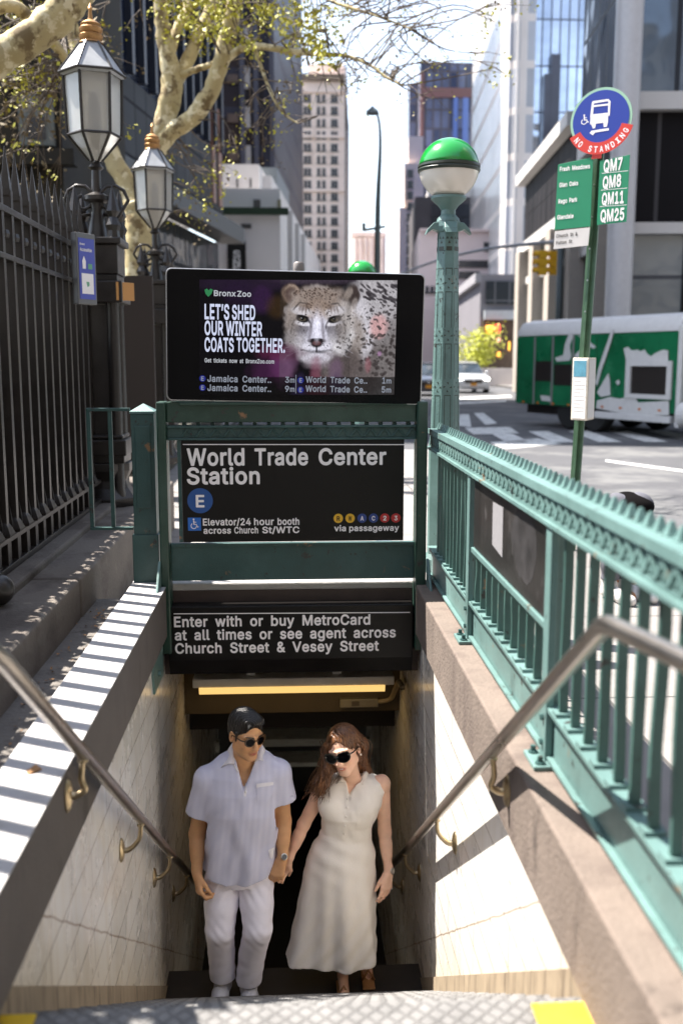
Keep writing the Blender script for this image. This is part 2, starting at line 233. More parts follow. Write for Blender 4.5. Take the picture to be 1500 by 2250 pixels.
'l': (216, [[34,49,30,87,30,513,37,525,52,532,118,532,130,525,135,519,137,507,137,393,137,87,142,76,172,77,187,69,193,57,203,9,203,-3,195,-15,178,-22,154,-25,106,-22,82,-13,58,4,41,27]]),
'm': (637, [[34,-13,30,-1,30,377,32,389,37,395,52,402,118,401,128,395,136,381,160,396,184,405,220,409,250,405,280,395,303,377,316,362,322,361,340,377,370,395,394,404,418,408,460,408,484,402,508,392,530,377,548,359,562,337,573,311,578,287,580,251,580,-1,574,-15,562,-22,490,-22,478,-14,474,-7,473,41,473,251,470,275,459,293,442,303,418,307,394,304,382,297,370,286,364,275,359,257,357,-7,348,-19,334,-23,274,-23,262,-20,256,-14,251,-1,251,257,249,275,238,293,226,302,214,305,190,306,178,304,159,293,145,275,139,257,136,-7,127,-19,112,-23,52,-23,40,-19]]),
'n': (437, [[34,-13,30,-1,30,377,34,392,46,401,118,401,130,393,136,380,166,395,196,405,226,407,256,406,304,390,328,373,347,353,363,329,372,305,378,275,380,239,380,89,380,-1,376,-13,370,-19,358,-23,292,-23,280,-16,273,-1,273,233,269,263,262,280,244,298,226,304,208,306,184,302,166,293,153,281,145,269,138,245,136,-7,127,-19,112,-23,52,-23,40,-19]]),
'o': (442, [[15,143,11,189,14,225,22,267,36,303,55,333,77,357,99,375,135,395,165,403,207,407,243,405,279,396,315,377,339,357,364,327,381,297,393,267,400,237,404,189,402,147,393,111,376,69,362,45,341,21,315,-1,279,-19,249,-27,207,-31,171,-28,135,-18,104,-3,75,21,51,48,35,75,24,105], [123,153,119,189,123,225,129,249,147,280,159,292,171,299,189,305,207,307,225,305,243,299,263,285,278,267,291,231,296,189,295,165,291,141,275,105,259,87,243,77,207,69,183,73,165,81,150,93,137,111,129,129]]),
'p': (451, [[34,-156,30,-138,30,378,34,392,40,398,52,402,118,401,130,393,136,376,160,393,184,402,226,407,262,405,293,396,322,382,349,360,365,342,389,306,402,270,411,228,413,192,411,150,403,108,390,72,372,42,352,18,328,-1,298,-18,262,-29,232,-31,202,-29,178,-23,142,-4,138,-6,137,-144,133,-156,127,-162,118,-166,58,-166,46,-165], [142,138,137,162,136,186,140,234,154,270,166,285,178,295,202,305,220,307,238,305,254,300,268,291,280,279,289,264,300,234,305,192,300,144,286,108,274,93,256,79,238,72,220,70,202,72,185,78,162,96,148,120]]),
'q': (451, [[15,139,11,192,13,228,22,270,33,300,51,333,75,360,99,380,129,396,165,405,201,407,239,402,261,395,285,379,297,395,309,402,375,402,387,396,392,390,395,378,395,90,394,-150,387,-160,375,-166,309,-166,297,-161,291,-154,288,-144,288,-6,285,-2,267,-14,243,-25,219,-30,195,-31,159,-28,129,-19,104,-6,73,18,49,48,35,72,21,108], [123,153,119,192,123,228,129,252,147,282,171,300,189,306,207,307,225,305,248,294,262,282,273,265,279,252,285,227,289,186,284,144,278,126,271,108,261,94,237,76,219,71,189,71,171,77,160,84,147,96,138,108,130,126]]),
'r': (286, [[34,-13,30,-1,30,377,32,389,40,398,52,402,112,402,124,399,136,384,160,397,184,405,214,408,250,406,258,401,265,389,266,323,262,309,256,303,244,299,208,303,172,295,153,281,144,269,140,257,137,233,137,-1,133,-13,127,-19,118,-23,58,-23,46,-22]]),
's': (392, [[17,74,14,99,23,113,89,129,101,129,107,126,115,117,121,99,131,85,143,76,161,71,185,68,215,73,238,87,244,99,244,105,240,117,227,126,143,148,109,159,83,171,59,189,40,213,27,249,24,273,27,303,33,321,46,345,63,363,83,380,125,398,155,405,209,406,239,401,269,390,301,369,319,351,342,309,347,291,344,279,339,273,329,268,269,254,257,257,252,261,239,285,227,299,203,309,185,310,155,304,138,291,132,279,134,267,149,255,269,222,298,207,323,186,340,165,351,135,354,111,350,75,345,57,330,33,314,15,293,-2,269,-15,239,-25,215,-29,155,-30,125,-25,83,-9,59,8,33,39]]),
't': (254, [[-13,314,-17,325,-16,385,-8,397,-1,401,42,403,42,475,49,487,58,493,65,494,125,494,137,491,142,487,149,475,149,403,209,401,221,394,227,379,227,325,221,312,209,305,155,304,149,301,149,139,150,91,152,79,155,76,173,73,203,77,215,73,221,67,235,7,235,-5,232,-11,221,-20,203,-25,167,-27,137,-24,101,-13,74,7,56,31,45,61,42,97,42,301,35,304,-1,305]]),
'u': (437, [[34,93,31,108,30,138,30,378,33,390,38,396,52,402,118,402,129,396,134,390,137,378,138,126,143,108,154,91,166,81,178,76,202,73,214,74,232,79,244,86,255,96,268,120,272,138,273,156,273,324,274,384,280,395,286,400,298,402,358,402,372,396,379,384,380,0,377,-12,371,-18,358,-23,292,-22,280,-14,274,1,244,-16,214,-25,178,-28,130,-20,106,-10,88,1,65,24,49,48,39,72]]),
'v': (416, [[-2,364,-6,377,-4,389,1,395,10,401,88,402,100,395,107,383,190,153,196,145,282,383,289,395,304,402,370,402,382,399,388,394,394,383,393,371,367,305,245,-13,238,-20,226,-23,160,-23,148,-17,141,-7]]),
'w': (594, [[4,362,0,383,7,395,16,401,88,402,103,395,110,383,166,182,172,177,229,383,236,395,244,401,316,402,328,399,334,393,339,383,394,181,400,177,457,383,466,397,478,402,544,402,556,399,566,389,568,383,567,371,538,278,451,-7,442,-19,430,-23,364,-23,355,-19,349,-13,286,204,280,200,218,-13,212,-19,202,-23,136,-23,124,-18,116,-7]]),
'x': (406, [[2,-13,-2,-1,1,11,125,191,125,197,11,365,7,371,6,383,13,395,26,402,98,402,110,400,121,389,188,285,194,286,261,389,272,400,284,402,356,402,368,395,373,389,375,377,370,365,253,191,378,11,381,-1,374,-16,368,-21,356,-23,284,-23,274,-19,266,-10,194,100,188,105,110,-13,104,-19,92,-23,20,-23,8,-19]]),
'y': (416, [[-2,364,-6,376,-4,388,0,394,10,401,88,402,101,394,190,153,196,145,288,394,296,400,304,402,370,402,382,399,388,394,394,382,392,370,294,112,220,-80,207,-104,194,-122,166,-147,148,-157,130,-163,112,-167,82,-168,52,-164,34,-158,28,-152,24,-140,41,-74,47,-68,58,-63,94,-67,108,-62,123,-44,138,-2]]),
'z': (407, [[23,-13,19,-1,19,41,23,59,208,299,47,300,35,304,28,311,25,323,25,383,32,395,47,402,335,402,349,395,356,383,356,329,351,317,173,83,179,79,335,79,348,77,356,71,362,59,362,-1,358,-13,352,-19,341,-23,47,-23,35,-22]]),
'0': (480, [[29,187,25,250,27,310,35,358,47,401,65,442,89,476,116,502,155,525,185,534,221,538,263,535,305,523,337,502,365,476,389,440,406,400,418,358,424,322,428,256,426,202,418,148,406,106,387,64,365,33,335,4,299,-16,269,-25,221,-29,185,-25,149,-14,119,4,87,34,63,70,47,106,35,148], [137,186,132,256,138,328,145,358,154,382,167,404,179,418,197,430,209,435,227,437,245,434,263,426,274,418,284,406,300,382,308,358,316,322,321,256,315,178,298,124,287,105,270,88,245,75,227,73,205,76,183,88,166,106,156,124,144,154]]),
'1': (480, [[57,-13,53,-1,53,59,57,68,63,74,75,78,183,78,189,83,189,401,183,400,99,339,93,336,81,336,71,341,64,353,63,431,69,442,75,447,184,527,195,532,231,532,279,532,291,526,298,515,299,83,303,78,393,78,405,73,414,59,413,-7,405,-18,393,-23,75,-23,63,-19]]),
'2': (480, [[45,-13,41,-1,41,47,44,59,266,299,289,335,294,347,297,371,295,389,291,401,273,422,249,433,225,437,213,436,195,432,183,427,167,413,154,389,148,353,141,344,129,339,63,339,49,347,43,359,45,395,53,425,67,455,85,479,105,498,135,518,159,528,195,536,225,539,270,533,291,528,321,515,358,485,378,461,394,431,402,401,404,371,402,347,399,329,385,293,354,245,309,191,207,83,213,80,387,80,399,78,407,71,412,59,411,-7,402,-19,387,-23,63,-23,51,-19]]),
'3': (480, [[25,102,21,130,23,142,31,151,43,155,109,155,121,152,130,142,139,110,151,95,170,82,199,74,235,74,265,82,285,94,296,106,301,116,305,130,305,160,295,186,288,196,277,205,262,214,229,223,151,226,141,232,134,244,134,298,137,310,236,424,235,427,229,429,67,429,54,436,47,448,48,514,55,526,61,530,73,532,223,532,373,532,385,528,392,520,395,508,395,460,391,448,275,316,272,310,315,298,343,283,368,262,392,232,404,208,414,172,416,142,413,118,405,82,388,52,369,28,348,10,320,-8,289,-20,259,-27,217,-30,187,-28,151,-21,121,-10,94,4,72,22,50,46,36,70]]),
'4': (480, [[21,92,17,107,19,167,225,517,237,530,249,532,315,532,325,527,331,521,333,515,333,503,150,191,153,187,171,186,255,186,259,191,259,317,262,329,267,335,279,341,339,341,351,340,358,335,363,329,366,317,366,191,369,186,417,186,429,179,436,167,436,107,434,95,423,84,411,82,369,82,366,77,366,-1,362,-13,356,-19,345,-23,285,-23,273,-21,267,-17,261,-9,259,-1,259,77,255,82,39,82,27,86]]),
'5': (480, [[41,99,37,130,40,142,47,149,59,153,125,153,136,148,142,142,151,112,159,100,173,87,197,76,221,73,239,74,263,83,275,92,287,105,300,130,305,160,299,196,291,214,275,233,251,247,221,254,191,251,161,241,139,226,131,223,65,230,53,235,47,242,44,256,73,508,77,522,83,528,95,532,365,532,381,526,386,520,389,508,389,448,383,437,372,430,173,428,163,352,167,345,191,353,233,357,275,351,299,344,323,332,347,315,364,298,386,268,401,238,409,214,413,190,414,160,411,130,403,94,389,64,371,39,347,15,323,-3,287,-19,257,-27,221,-30,185,-27,161,-22,131,-10,107,5,86,22,61,52,49,76]]),
'6': (480, [[45,119,41,160,42,190,57,244,70,274,93,315,117,351,237,526,249,532,327,531,339,524,344,514,344,502,341,496,233,340,237,337,261,335,297,327,321,318,351,298,375,274,387,256,402,220,410,190,412,160,408,118,400,88,389,64,369,35,351,16,321,-6,291,-19,261,-27,225,-30,189,-26,159,-18,129,-4,109,10,84,34,63,64,51,94], [153,126,149,142,148,160,153,190,166,214,183,230,195,236,213,241,225,242,255,237,279,222,294,202,301,184,304,154,299,124,294,112,279,92,255,77,225,71,195,78,177,89,167,100]]),
'7': (480, [[43,439,39,449,39,509,43,522,55,531,391,532,403,529,411,521,414,509,413,443,217,53,184,-13,175,-21,163,-23,91,-22,78,-13,75,-7,75,5,286,425,283,428,277,429,61,429,49,433]]),
'8': (480, [[33,99,29,136,30,160,43,202,69,242,99,268,75,294,58,322,50,352,47,376,51,412,57,436,69,460,89,484,109,502,135,518,159,528,195,537,225,539,255,537,291,529,315,519,339,505,363,484,381,461,393,440,403,400,405,382,402,352,394,322,376,292,353,268,381,244,406,208,418,178,424,130,421,106,413,76,395,46,374,22,351,4,327,-10,291,-22,261,-28,225,-30,189,-28,159,-22,129,-11,101,4,75,26,53,52,40,76], [141,120,139,148,144,166,151,178,171,197,195,208,213,211,243,211,267,205,297,184,309,163,314,136,310,118,305,106,287,88,261,76,243,73,213,73,177,81,153,98], [159,355,156,376,160,400,177,423,201,434,225,437,255,432,279,419,292,400,296,376,292,352,279,332,255,317,225,313,195,318,183,324,171,334]]),
'9': (480, [[45,309,41,353,43,383,51,419,69,453,83,473,105,496,129,512,159,527,195,536,225,539,255,536,297,526,321,514,345,498,369,473,387,447,400,419,409,383,412,347,409,317,403,287,381,233,345,172,213,-19,201,-23,123,-22,111,-13,108,-7,108,5,110,11,217,167,213,172,183,175,153,181,123,196,99,214,80,233,63,257,50,287], [153,321,148,353,153,383,158,395,165,407,177,419,201,433,213,436,237,436,255,432,267,426,287,407,301,377,304,347,299,317,290,299,280,287,255,271,225,266,207,269,189,276,165,296]]),
'&': (475, [[15,98,11,130,13,154,18,178,25,196,55,238,102,280,76,316,66,334,58,358,52,400,59,442,69,466,86,490,105,508,123,519,147,529,177,535,225,535,249,530,275,520,297,506,314,490,330,466,339,448,345,424,347,400,342,370,330,340,319,322,285,286,253,262,273,236,315,185,321,181,327,232,339,245,351,247,411,247,419,244,426,238,431,226,425,160,411,118,396,88,459,10,461,4,460,-8,453,-17,447,-21,435,-23,357,-22,346,-14,327,8,279,-15,249,-24,225,-28,195,-30,165,-28,129,-21,99,-8,75,7,51,28,33,53,21,76], [123,111,120,136,125,154,141,175,165,196,171,195,225,130,255,94,256,88,237,78,213,72,189,70,157,76,135,92], [165,376,161,388,161,406,168,424,177,431,195,437,215,436,231,426,238,412,238,394,232,382,219,367,189,344,179,352]]),
'/': (276, [[-5,-89,-8,-83,-8,-71,156,541,163,550,175,556,235,556,246,553,253,547,258,535,256,523,93,-83,85,-94,73,-99,13,-99,1,-95]]),
'.': (215, [[31,17,27,43,28,55,34,73,49,91,61,101,73,106,97,110,127,102,145,88,159,67,164,43,161,19,146,-5,127,-20,109,-26,97,-27,73,-24,61,-19,49,-9,37,4]]),
',': (215, [[19,-132,16,-126,16,-114,45,72,49,84,55,90,67,94,139,94,150,90,157,82,159,66,103,-132,97,-138,85,-142,43,-142,31,-141]]),
"'": (233, [[51,413,47,509,51,522,57,528,69,532,135,532,150,527,158,515,155,413,151,317,147,305,141,299,129,295,81,295,65,299,56,311]]),
'’': (204, [[33,305,30,311,30,323,59,509,62,521,69,528,81,532,147,532,159,531,171,520,173,503,117,305,111,299,99,295,57,295,45,296]]),
':': (215, [[31,17,27,43,28,55,34,73,49,91,61,101,73,106,97,110,127,102,145,88,159,67,164,43,161,19,146,-5,127,-20,109,-26,97,-27,73,-24,61,-19,49,-9,37,4], [31,292,27,319,28,331,34,349,49,367,73,381,97,385,127,377,145,364,161,337,164,319,163,301,155,283,141,265,115,250,91,248,70,253,49,266,37,280]]),
'-': (480, [[95,175,91,187,91,247,97,259,107,266,335,267,347,265,358,253,360,241,359,181,353,172,341,165,113,165,101,169]]),
' ': (188, []),
}
def text_mesh(s, bold=0.0):
    "outline letters, filled as a flat mesh; bold thickens the strokes"
    c = bpy.data.curves.new('t', 'CURVE'); c.dimensions = '2D'; c.fill_mode = 'BOTH'; c.offset = bold
    x = 0
    for ch in s:
        adv, ls = GLYPHS[ch]
        for l in ls:
            sp = c.splines.new('POLY'); n = len(l)//2; sp.points.add(n-1); sp.use_cyclic_u = True
            for i in range(n): sp.points[i].co = ((x+l[2*i])/1000, l[2*i+1]/1000, 0, 1)
        x += adv + bold*1000
    o = bpy.data.objects.new('t', c); COL.objects.link(o)
    dg = bpy.context.evaluated_depsgraph_get(); me = bpy.data.meshes.new_from_object(o.evaluated_get(dg))
    v = [tuple(p.co) for p in me.vertices]; f = [tuple(p.vertices) for p in me.polygons]
    bpy.data.objects.remove(o); bpy.data.curves.remove(c); bpy.data.meshes.remove(me)
    return v, f
def letters(mb, s, u0, u1, base, cap, O, U, V, N, lift=.003, bold=0.0, up=None):
    "fit the string between u0 and u1 on the plane O,U,V; cap = height of the capitals, base = baseline"
    v, f = text_mesh(s, bold)
    if not v: return
    x0 = min(p[0] for p in v); x1 = max(p[0] for p in v)
    vb, _ = text_mesh('H', bold); hb = max(p[1] for p in vb)
    O, U, V, N = Vector(O), Vector(U), Vector(V), Vector(N)
    sx = (u1-u0)/(x1-x0); sy = cap/hb
    mb.add([O + U*(u0+(p[0]-x0)*sx) + V*(base+p[1]*sy) + N*lift for p in v], f)
def disc(mb, u, v, r, O, U, V, N, lift=.002, n=28, sx=1.0):
    O, U, V, N = Vector(O), Vector(U), Vector(V), Vector(N)
    mb.add([O+U*(u+r*sx*math.cos(2*math.pi*k/n))+V*(v+r*math.sin(2*math.pi*k/n))+N*lift for k in range(n)], [tuple(range(n))])
def poly(mb, pts, O, U, V, N, lift=.002):
    O, U, V, N = Vector(O), Vector(U), Vector(V), Vector(N)
    mb.add([O+U*a+V*b+N*lift for a, b in pts], [tuple(range(len(pts)))])
def smooth_path(pts, k=6):
    pts = [Vector(p) for p in pts]; out = []
    for i in range(len(pts)-1):
        p0 = pts[max(i-1, 0)]; p1 = pts[i]; p2 = pts[i+1]; p3 = pts[min(i+2, len(pts)-1)]
        for j in range(k):
            t = j/k
            out.append(.5*((2*p1)+(p2-p0)*t+(2*p0-5*p1+4*p2-p3)*t*t+(3*p1-p0-3*p2+p3)*t**3))
    out.append(pts[-1]); return out
def lerpr(rs, k=6):
    out = []
    for i in range(len(rs)-1): out += [rs[i]+(rs[i+1]-rs[i])*j/k for j in range(k)]
    return out+[rs[-1]]
# ================================================================== SETTING
M_asph = mat('asphalt', (.072,.072,.078), .85, var=.18, scale=1.2, bump=.25, bscale=140, col2=None)
overlay(M_asph, (.13,.13,.13), .6, .5, .62, seed=3)
M_walk = mat('pavement_concrete', (.225,.21,.20), .85, var=.12, scale=2.0, bump=.15, bscale=90)
overlay(M_walk, (.19,.18,.17), 1.6, .56, .66, seed=1)
n, L, b = nodes_of(M_walk)                                   # saw-cut joints of the flags
bk = n.new('ShaderNodeTexBrick'); bk.offset = 0; bk.inputs['Scale'].default_value = 1.0; bk.inputs['Brick Width'].default_value = 1.5; bk.inputs['Row Height'].default_value = 1.5
bk.inputs['Mortar Size'].default_value = .008; bk.inputs['Color1'].default_value = (1,1,1,1); bk.inputs['Color2'].default_value = (.94,.94,.94,1); bk.inputs['Mortar'].default_value = (.3,.3,.3,1)
co = n.new('ShaderNodeTexCoord'); L.new(co.outputs['Object'], bk.inputs['Vector'])
mx = n.new('ShaderNodeMixRGB'); mx.blend_type = 'MULTIPLY'; mx.inputs[0].default_value = 1
L.new(b.inputs['Base Color'].links[0].from_socket, mx.inputs[1]); L.new(bk.outputs['Color'], mx.inputs[2]); L.new(mx.outputs[0], b.inputs['Base Color'])
def sheet(mb, x0, x1, y0, y1, z, hx0, hx1, hy0, hy1):
    for a, b_, c, d in ((x0,x1,y0,hy0), (x0,x1,hy1,y1), (x0,hx0,hy0,hy1), (hx1,x1,hy0,hy1)):
        mb.quad((a,c,z), (b_,c,z), (b_,d,z), (a,d,z))
    return mb
o = obj('road', sheet(MB(), -900, 900, -60, 1500, -.15, -30, 3.0, -12, 16), M_asph); o['kind'] = 'structure'
mb = MB(); sheet(mb, -32, 3.1, -14, 17.5, 0, -1.6, .93, 2.27, 5.86)
mb.bx(-1.6, .93, 5.861, 5.95, -.2, -.002)
o = obj('pavement', mb, M_walk); o['kind'] = 'structure'
M_kerb = mat('kerb_granite', (.3,.3,.3), .7, var=.15, scale=14)
o = obj('kerb', MB().bx(3.1, 3.28, -14, 17.68, -.2, .003).bx(-32, 3.1, 17.5, 17.68, -.2, .003), M_kerb, bevel=.012); o['kind'] = 'structure'
# far pavement on the other side of the street and in the blocks ahead
mb = MB(); mb.bx(13.5, 70, 20, 400, -.3, -.02); mb.bx(-60, -1.5, 24, 400, -.3, -.02)
o = obj('pavement', mb, M_walk); o['kind'] = 'structure'
# painted road markings
M_mark = mat('road_paint', (.62,.62,.6), .7, var=.15, scale=6); overlay(M_mark, (.2,.2,.2), 5, .5, .68, seed=2)
mb = MB()
def onroad(px, py, z=-.146):
    d = _f + _r*((px-750)/FPX) - _u*((py-1125)/FPX); return Vector((0,0,H_EYE)) + d*((z-H_EYE)/d.z)
for q in ([(1010,910),(1030,910),(1035,938),(1005,935)], [(1040,907),(1062,907),(1092,930),(1066,933)], [(1020,940),(1120,938),(1140,952),(1040,954)],
          [(1000,874),(1120,868),(1125,872),(1000,879)], [(1000,884),(1110,879),(1113,882),(1000,888)], [(1075,972),(1180,963),(1235,975),(1110,986)],
          [(1330,1010),(1500,1032),(1500,1037),(1330,1014)]):
    mb.add([onroad(*p) for p in q], [(0,1,2,3)])
for k in range(7):
    x = 4.6+k*1.0; mb.quad((x,21,-.146), (x+.5,21,-.146), (x+.75,24.3,-.146), (x+.25,24.3,-.146))
o = obj('road_markings', mb, M_mark); o['kind'] = 'structure'

# ------------------------------------------------------------------ stairs
SL = .678; Y0 = 2.27; RUN = .27; RISE = SL*RUN
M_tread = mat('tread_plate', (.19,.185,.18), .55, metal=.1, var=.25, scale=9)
n, L, b = nodes_of(M_tread)
co = n.new('ShaderNodeTexCoord'); mp = n.new('ShaderNodeMapping'); mp.inputs['Rotation'].default_value = (0,0,math.radians(45)); L.new(co.outputs['Object'], mp.inputs[0])
hs = []
for ax in ('X', 'Y'):
    wv = n.new('ShaderNodeTexWave'); wv.bands_direction = ax; wv.inputs['Scale'].default_value = 9.0; L.new(mp.outputs[0], wv.inputs['Vector']); hs.append(wv)
ma = n.new('ShaderNodeMath'); ma.operation = 'MAXIMUM'; L.new(hs[0].outputs['Fac'], ma.inputs[0]); L.new(hs[1].outputs['Fac'], ma.inputs[1])
rp = n.new('ShaderNodeValToRGB'); rp.color_ramp.elements[0].position = .8; rp.color_ramp.elements[1].position = .95; L.new(ma.outputs[0], rp.inputs[0])
bp = n.new('ShaderNodeBump'); bp.inputs['Strength'].default_value = .9; bp.inputs['Distance'].default_value = .004; L.new(rp.outputs[0], bp.inputs['Height']); L.new(bp.outputs[0], b.inputs['Normal'])
mx = n.new('ShaderNodeMixRGB'); mx.blend_type = 'MULTIPLY'; mx.inputs[0].default_value = .5
inv = n.new('ShaderNodeMapRange'); inv.inputs['To Min'].default_value = 1; inv.inputs['To Max'].default_value = .45; L.new(rp.outputs[0], inv.inputs[0])
L.new(b.inputs['Base Color'].links[0].from_socket, mx.inputs[1]); L.new(inv.outputs[0], mx.inputs[2]); L.new(mx.outputs[0], b.inputs['Base Color'])
mb = MB(); NST = 16
mb.quad((-.73,.6,.004), (.73,.6,.004), (.73,Y0,.004), (-.73,Y0,.004)); mb.quad((-.73,Y0,.004), (.73,Y0,.004), (.73,Y0,-RISE), (-.73,Y0,-RISE))
LAND = -1.925                                             # small landing where the couple walk
for i in range(1, NST+1):
    ya, yb, z = Y0+RUN*(i-1), Y0+RUN*i, -RISE*i
    if 11 <= i <= 13: continue
    mb.quad((-.73,ya,z), (.73,ya,z), (.73,yb+.012,z), (-.73,yb+.012,z)); mb.quad((-.73,yb+.012,z), (.73,yb+.012,z), (.73,yb+.012,z-.03), (-.73,yb+.012,z-.03))
    mb.quad((-.73,yb,z-.03), (.73,yb,z-.03), (.73,yb,z-RISE), (-.73,yb,z-RISE))
o = obj('stairs', mb, M_tread); o['kind'] = 'structure'
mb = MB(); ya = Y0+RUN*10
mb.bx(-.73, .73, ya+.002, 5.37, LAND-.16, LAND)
o = obj('stair_landing', mb, mat('shaded_tread', (.028,.024,.022), .7, var=.3, scale=9)); o['kind'] = 'structure'  # stairwell shade put into a near-black tread colour
M_yel = mat('yellow_paint', (.75,.47,.02), .6, var=.12, scale=20); overlay(M_yel, (.35,.25,.08), 14, .6, .75)
mb = MB(); mb.bx(.589, .722, 2.0, 2.243, .004, .010); mb.bx(-.729, -.634, 2.0, 2.266, .004, .010)
o = obj('yellow_step_markings', mb, M_yel); o['kind'] = 'structure'
ZF = -RISE*(NST+1)
# ------------------------------------------------------------------ stair walls
def tile_material(name, base, rust):
    m = mat(name, base, .28, var=.05, scale=3, coat=.25)
    n, L, b = nodes_of(m)
    co = n.new('ShaderNodeTexCoord'); sp = n.new('ShaderNodeSeparateXYZ'); cb = n.new('ShaderNodeCombineXYZ')
    L.new(co.outputs['Object'], sp.inputs[0]); L.new(sp.outputs[1], cb.inputs[0]); L.new(sp.outputs[2], cb.inputs[1])
    bk = n.new('ShaderNodeTexBrick'); bk.inputs['Scale'].default_value = 1; bk.inputs['Brick Width'].default_value = .62; bk.inputs['Row Height'].default_value = .155
    bk.inputs['Mortar Size'].default_value = .0032; bk.inputs['Mortar Smooth'].default_value = .2; bk.offset = .5
    bk.inputs['Color1'].default_value = (1,1,1,1); bk.inputs['Color2'].default_value = (.96,.95,.93,1); bk.inputs['Mortar'].default_value = (.30,.24,.19,1)
    L.new(cb.outputs[0], bk.inputs['Vector'])
    # vertical rain streaks
    mp = n.new('ShaderNodeMapping'); mp.inputs['Scale'].default_value = (1, 9, .35); L.new(co.outputs['Object'], mp.inputs[0])
    t = n.new('ShaderNodeTexNoise'); t.inputs['Scale'].default_value = 2.2; t.inputs['Detail'].default_value = 6; L.new(mp.outputs[0], t.inputs['Vector'])
    r = n.new('ShaderNodeValToRGB'); r.color_ramp.elements[0].position = .38; r.color_ramp.elements[0].color = (*rust, 1); r.color_ramp.elements[1].position = .62; r.color_ramp.elements[1].color = (1,1,1,1)
    L.new(t.outputs['Fac'], r.inputs[0])
    m1 = n.new('ShaderNodeMixRGB'); m1.blend_type = 'MULTIPLY'; m1.inputs[0].default_value = 1
    m2 = n.new('ShaderNodeMixRGB'); m2.blend_type = 'MULTIPLY'; m2.inputs[0].default_value = 1
    L.new(b.inputs['Base Color'].links[0].from_socket, m1.inputs[1]); L.new(bk.outputs['Color'], m1.inputs[2])
    L.new(m1.outputs[0], m2.inputs[1]); L.new(r.outputs[0], m2.inputs[2])
    # crack that follows the stairs, and rust bleeding from it
    ad = n.new('ShaderNodeMath'); ad.operation = 'MULTIPLY_ADD'; ad.inputs[1].default_value = SL; L.new(sp.outputs[1], ad.inputs[0]); L.new(sp.outputs[2], ad.inputs[2])
    nz = n.new('ShaderNodeTexNoise'); nz.inputs['Scale'].default_value = 7; nz.inputs['Detail'].default_value = 6; L.new(co.outputs['Object'], nz.inputs['Vector'])
    a2 = n.new('ShaderNodeMath'); a2.operation = 'MULTIPLY_ADD'; a2.inputs[1].default_value = .022; L.new(nz.outputs['Fac'], a2.inputs[0]); L.new(ad.outputs[0], a2.inputs[2])
    a3 = n.new('ShaderNodeMath'); a3.operation = 'SUBTRACT'; a3.inputs[1].default_value = SL*Y0+.32; L.new(a2.outputs[0], a3.inputs[0])
    a4 = n.new('ShaderNodeMath'); a4.operation = 'ABSOLUTE'; L.new(a3.outputs[0], a4.inputs[0])
    r2 = n.new('ShaderNodeValToRGB'); r2.color_ramp.elements[0].position = .002; r2.color_ramp.elements[0].color = (.3,.2,.12,1); r2.color_ramp.elements[1].position = .006; r2.color_ramp.elements[1].color = (1,1,1,1)
    L.new(a4.outputs[0], r2.inputs[0])
    m3 = n.new('ShaderNodeMixRGB'); m3.blend_type = 'MULTIPLY'; m3.inputs[0].default_value = .85; L.new(m2.outputs[0], m3.inputs[1]); L.new(r2.outputs[0], m3.inputs[2])
    r3 = n.new('ShaderNodeMapRange'); r3.inputs['From Min'].default_value = .05; r3.inputs['From Max'].default_value = -.28; L.new(a3.outputs[0], r3.inputs[0])
    m4 = n.new('ShaderNodeMixRGB'); m4.blend_type = 'MULTIPLY'; m4.inputs[2].default_value = (.96,.89,.76,1); L.new(r3.outputs[0], m4.inputs[0]); L.new(m3.outputs[0], m4.inputs[1])
    L.new(m4.outputs[0], b.inputs['Base Color'])
    return m
M_tile = tile_material('glazed_tile', (.90,.885,.86), (.93,.90,.86))
M_cop = mat('weathered_concrete', (.165,.13,.108), .9, var=.16, scale=5, bump=.5, bscale=70, stretch=None)
overlay(M_cop, (.12,.092,.078), 3.5, .5, .66, stretch=(1,1.6,.5), seed=5); overlay(M_cop, (.06,.045,.038), 3, .62, .74, stretch=(2,2.2,.8), seed=11)
M_copL = mat('painted_concrete', (.44,.425,.42), .85, var=.08, scale=6, bump=.35, bscale=80)
overlay(M_copL, (.36,.33,.31), 9, .64, .74, seed=4)
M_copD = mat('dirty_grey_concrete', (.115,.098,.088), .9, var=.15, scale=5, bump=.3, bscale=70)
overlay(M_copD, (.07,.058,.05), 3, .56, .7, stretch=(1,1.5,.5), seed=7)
M_band = mat('skirting_concrete', (.30,.235,.16), .8, var=.2, scale=6); overlay(M_band, (.16,.12,.08), 5, .5, .65, stretch=(1,6,.6))
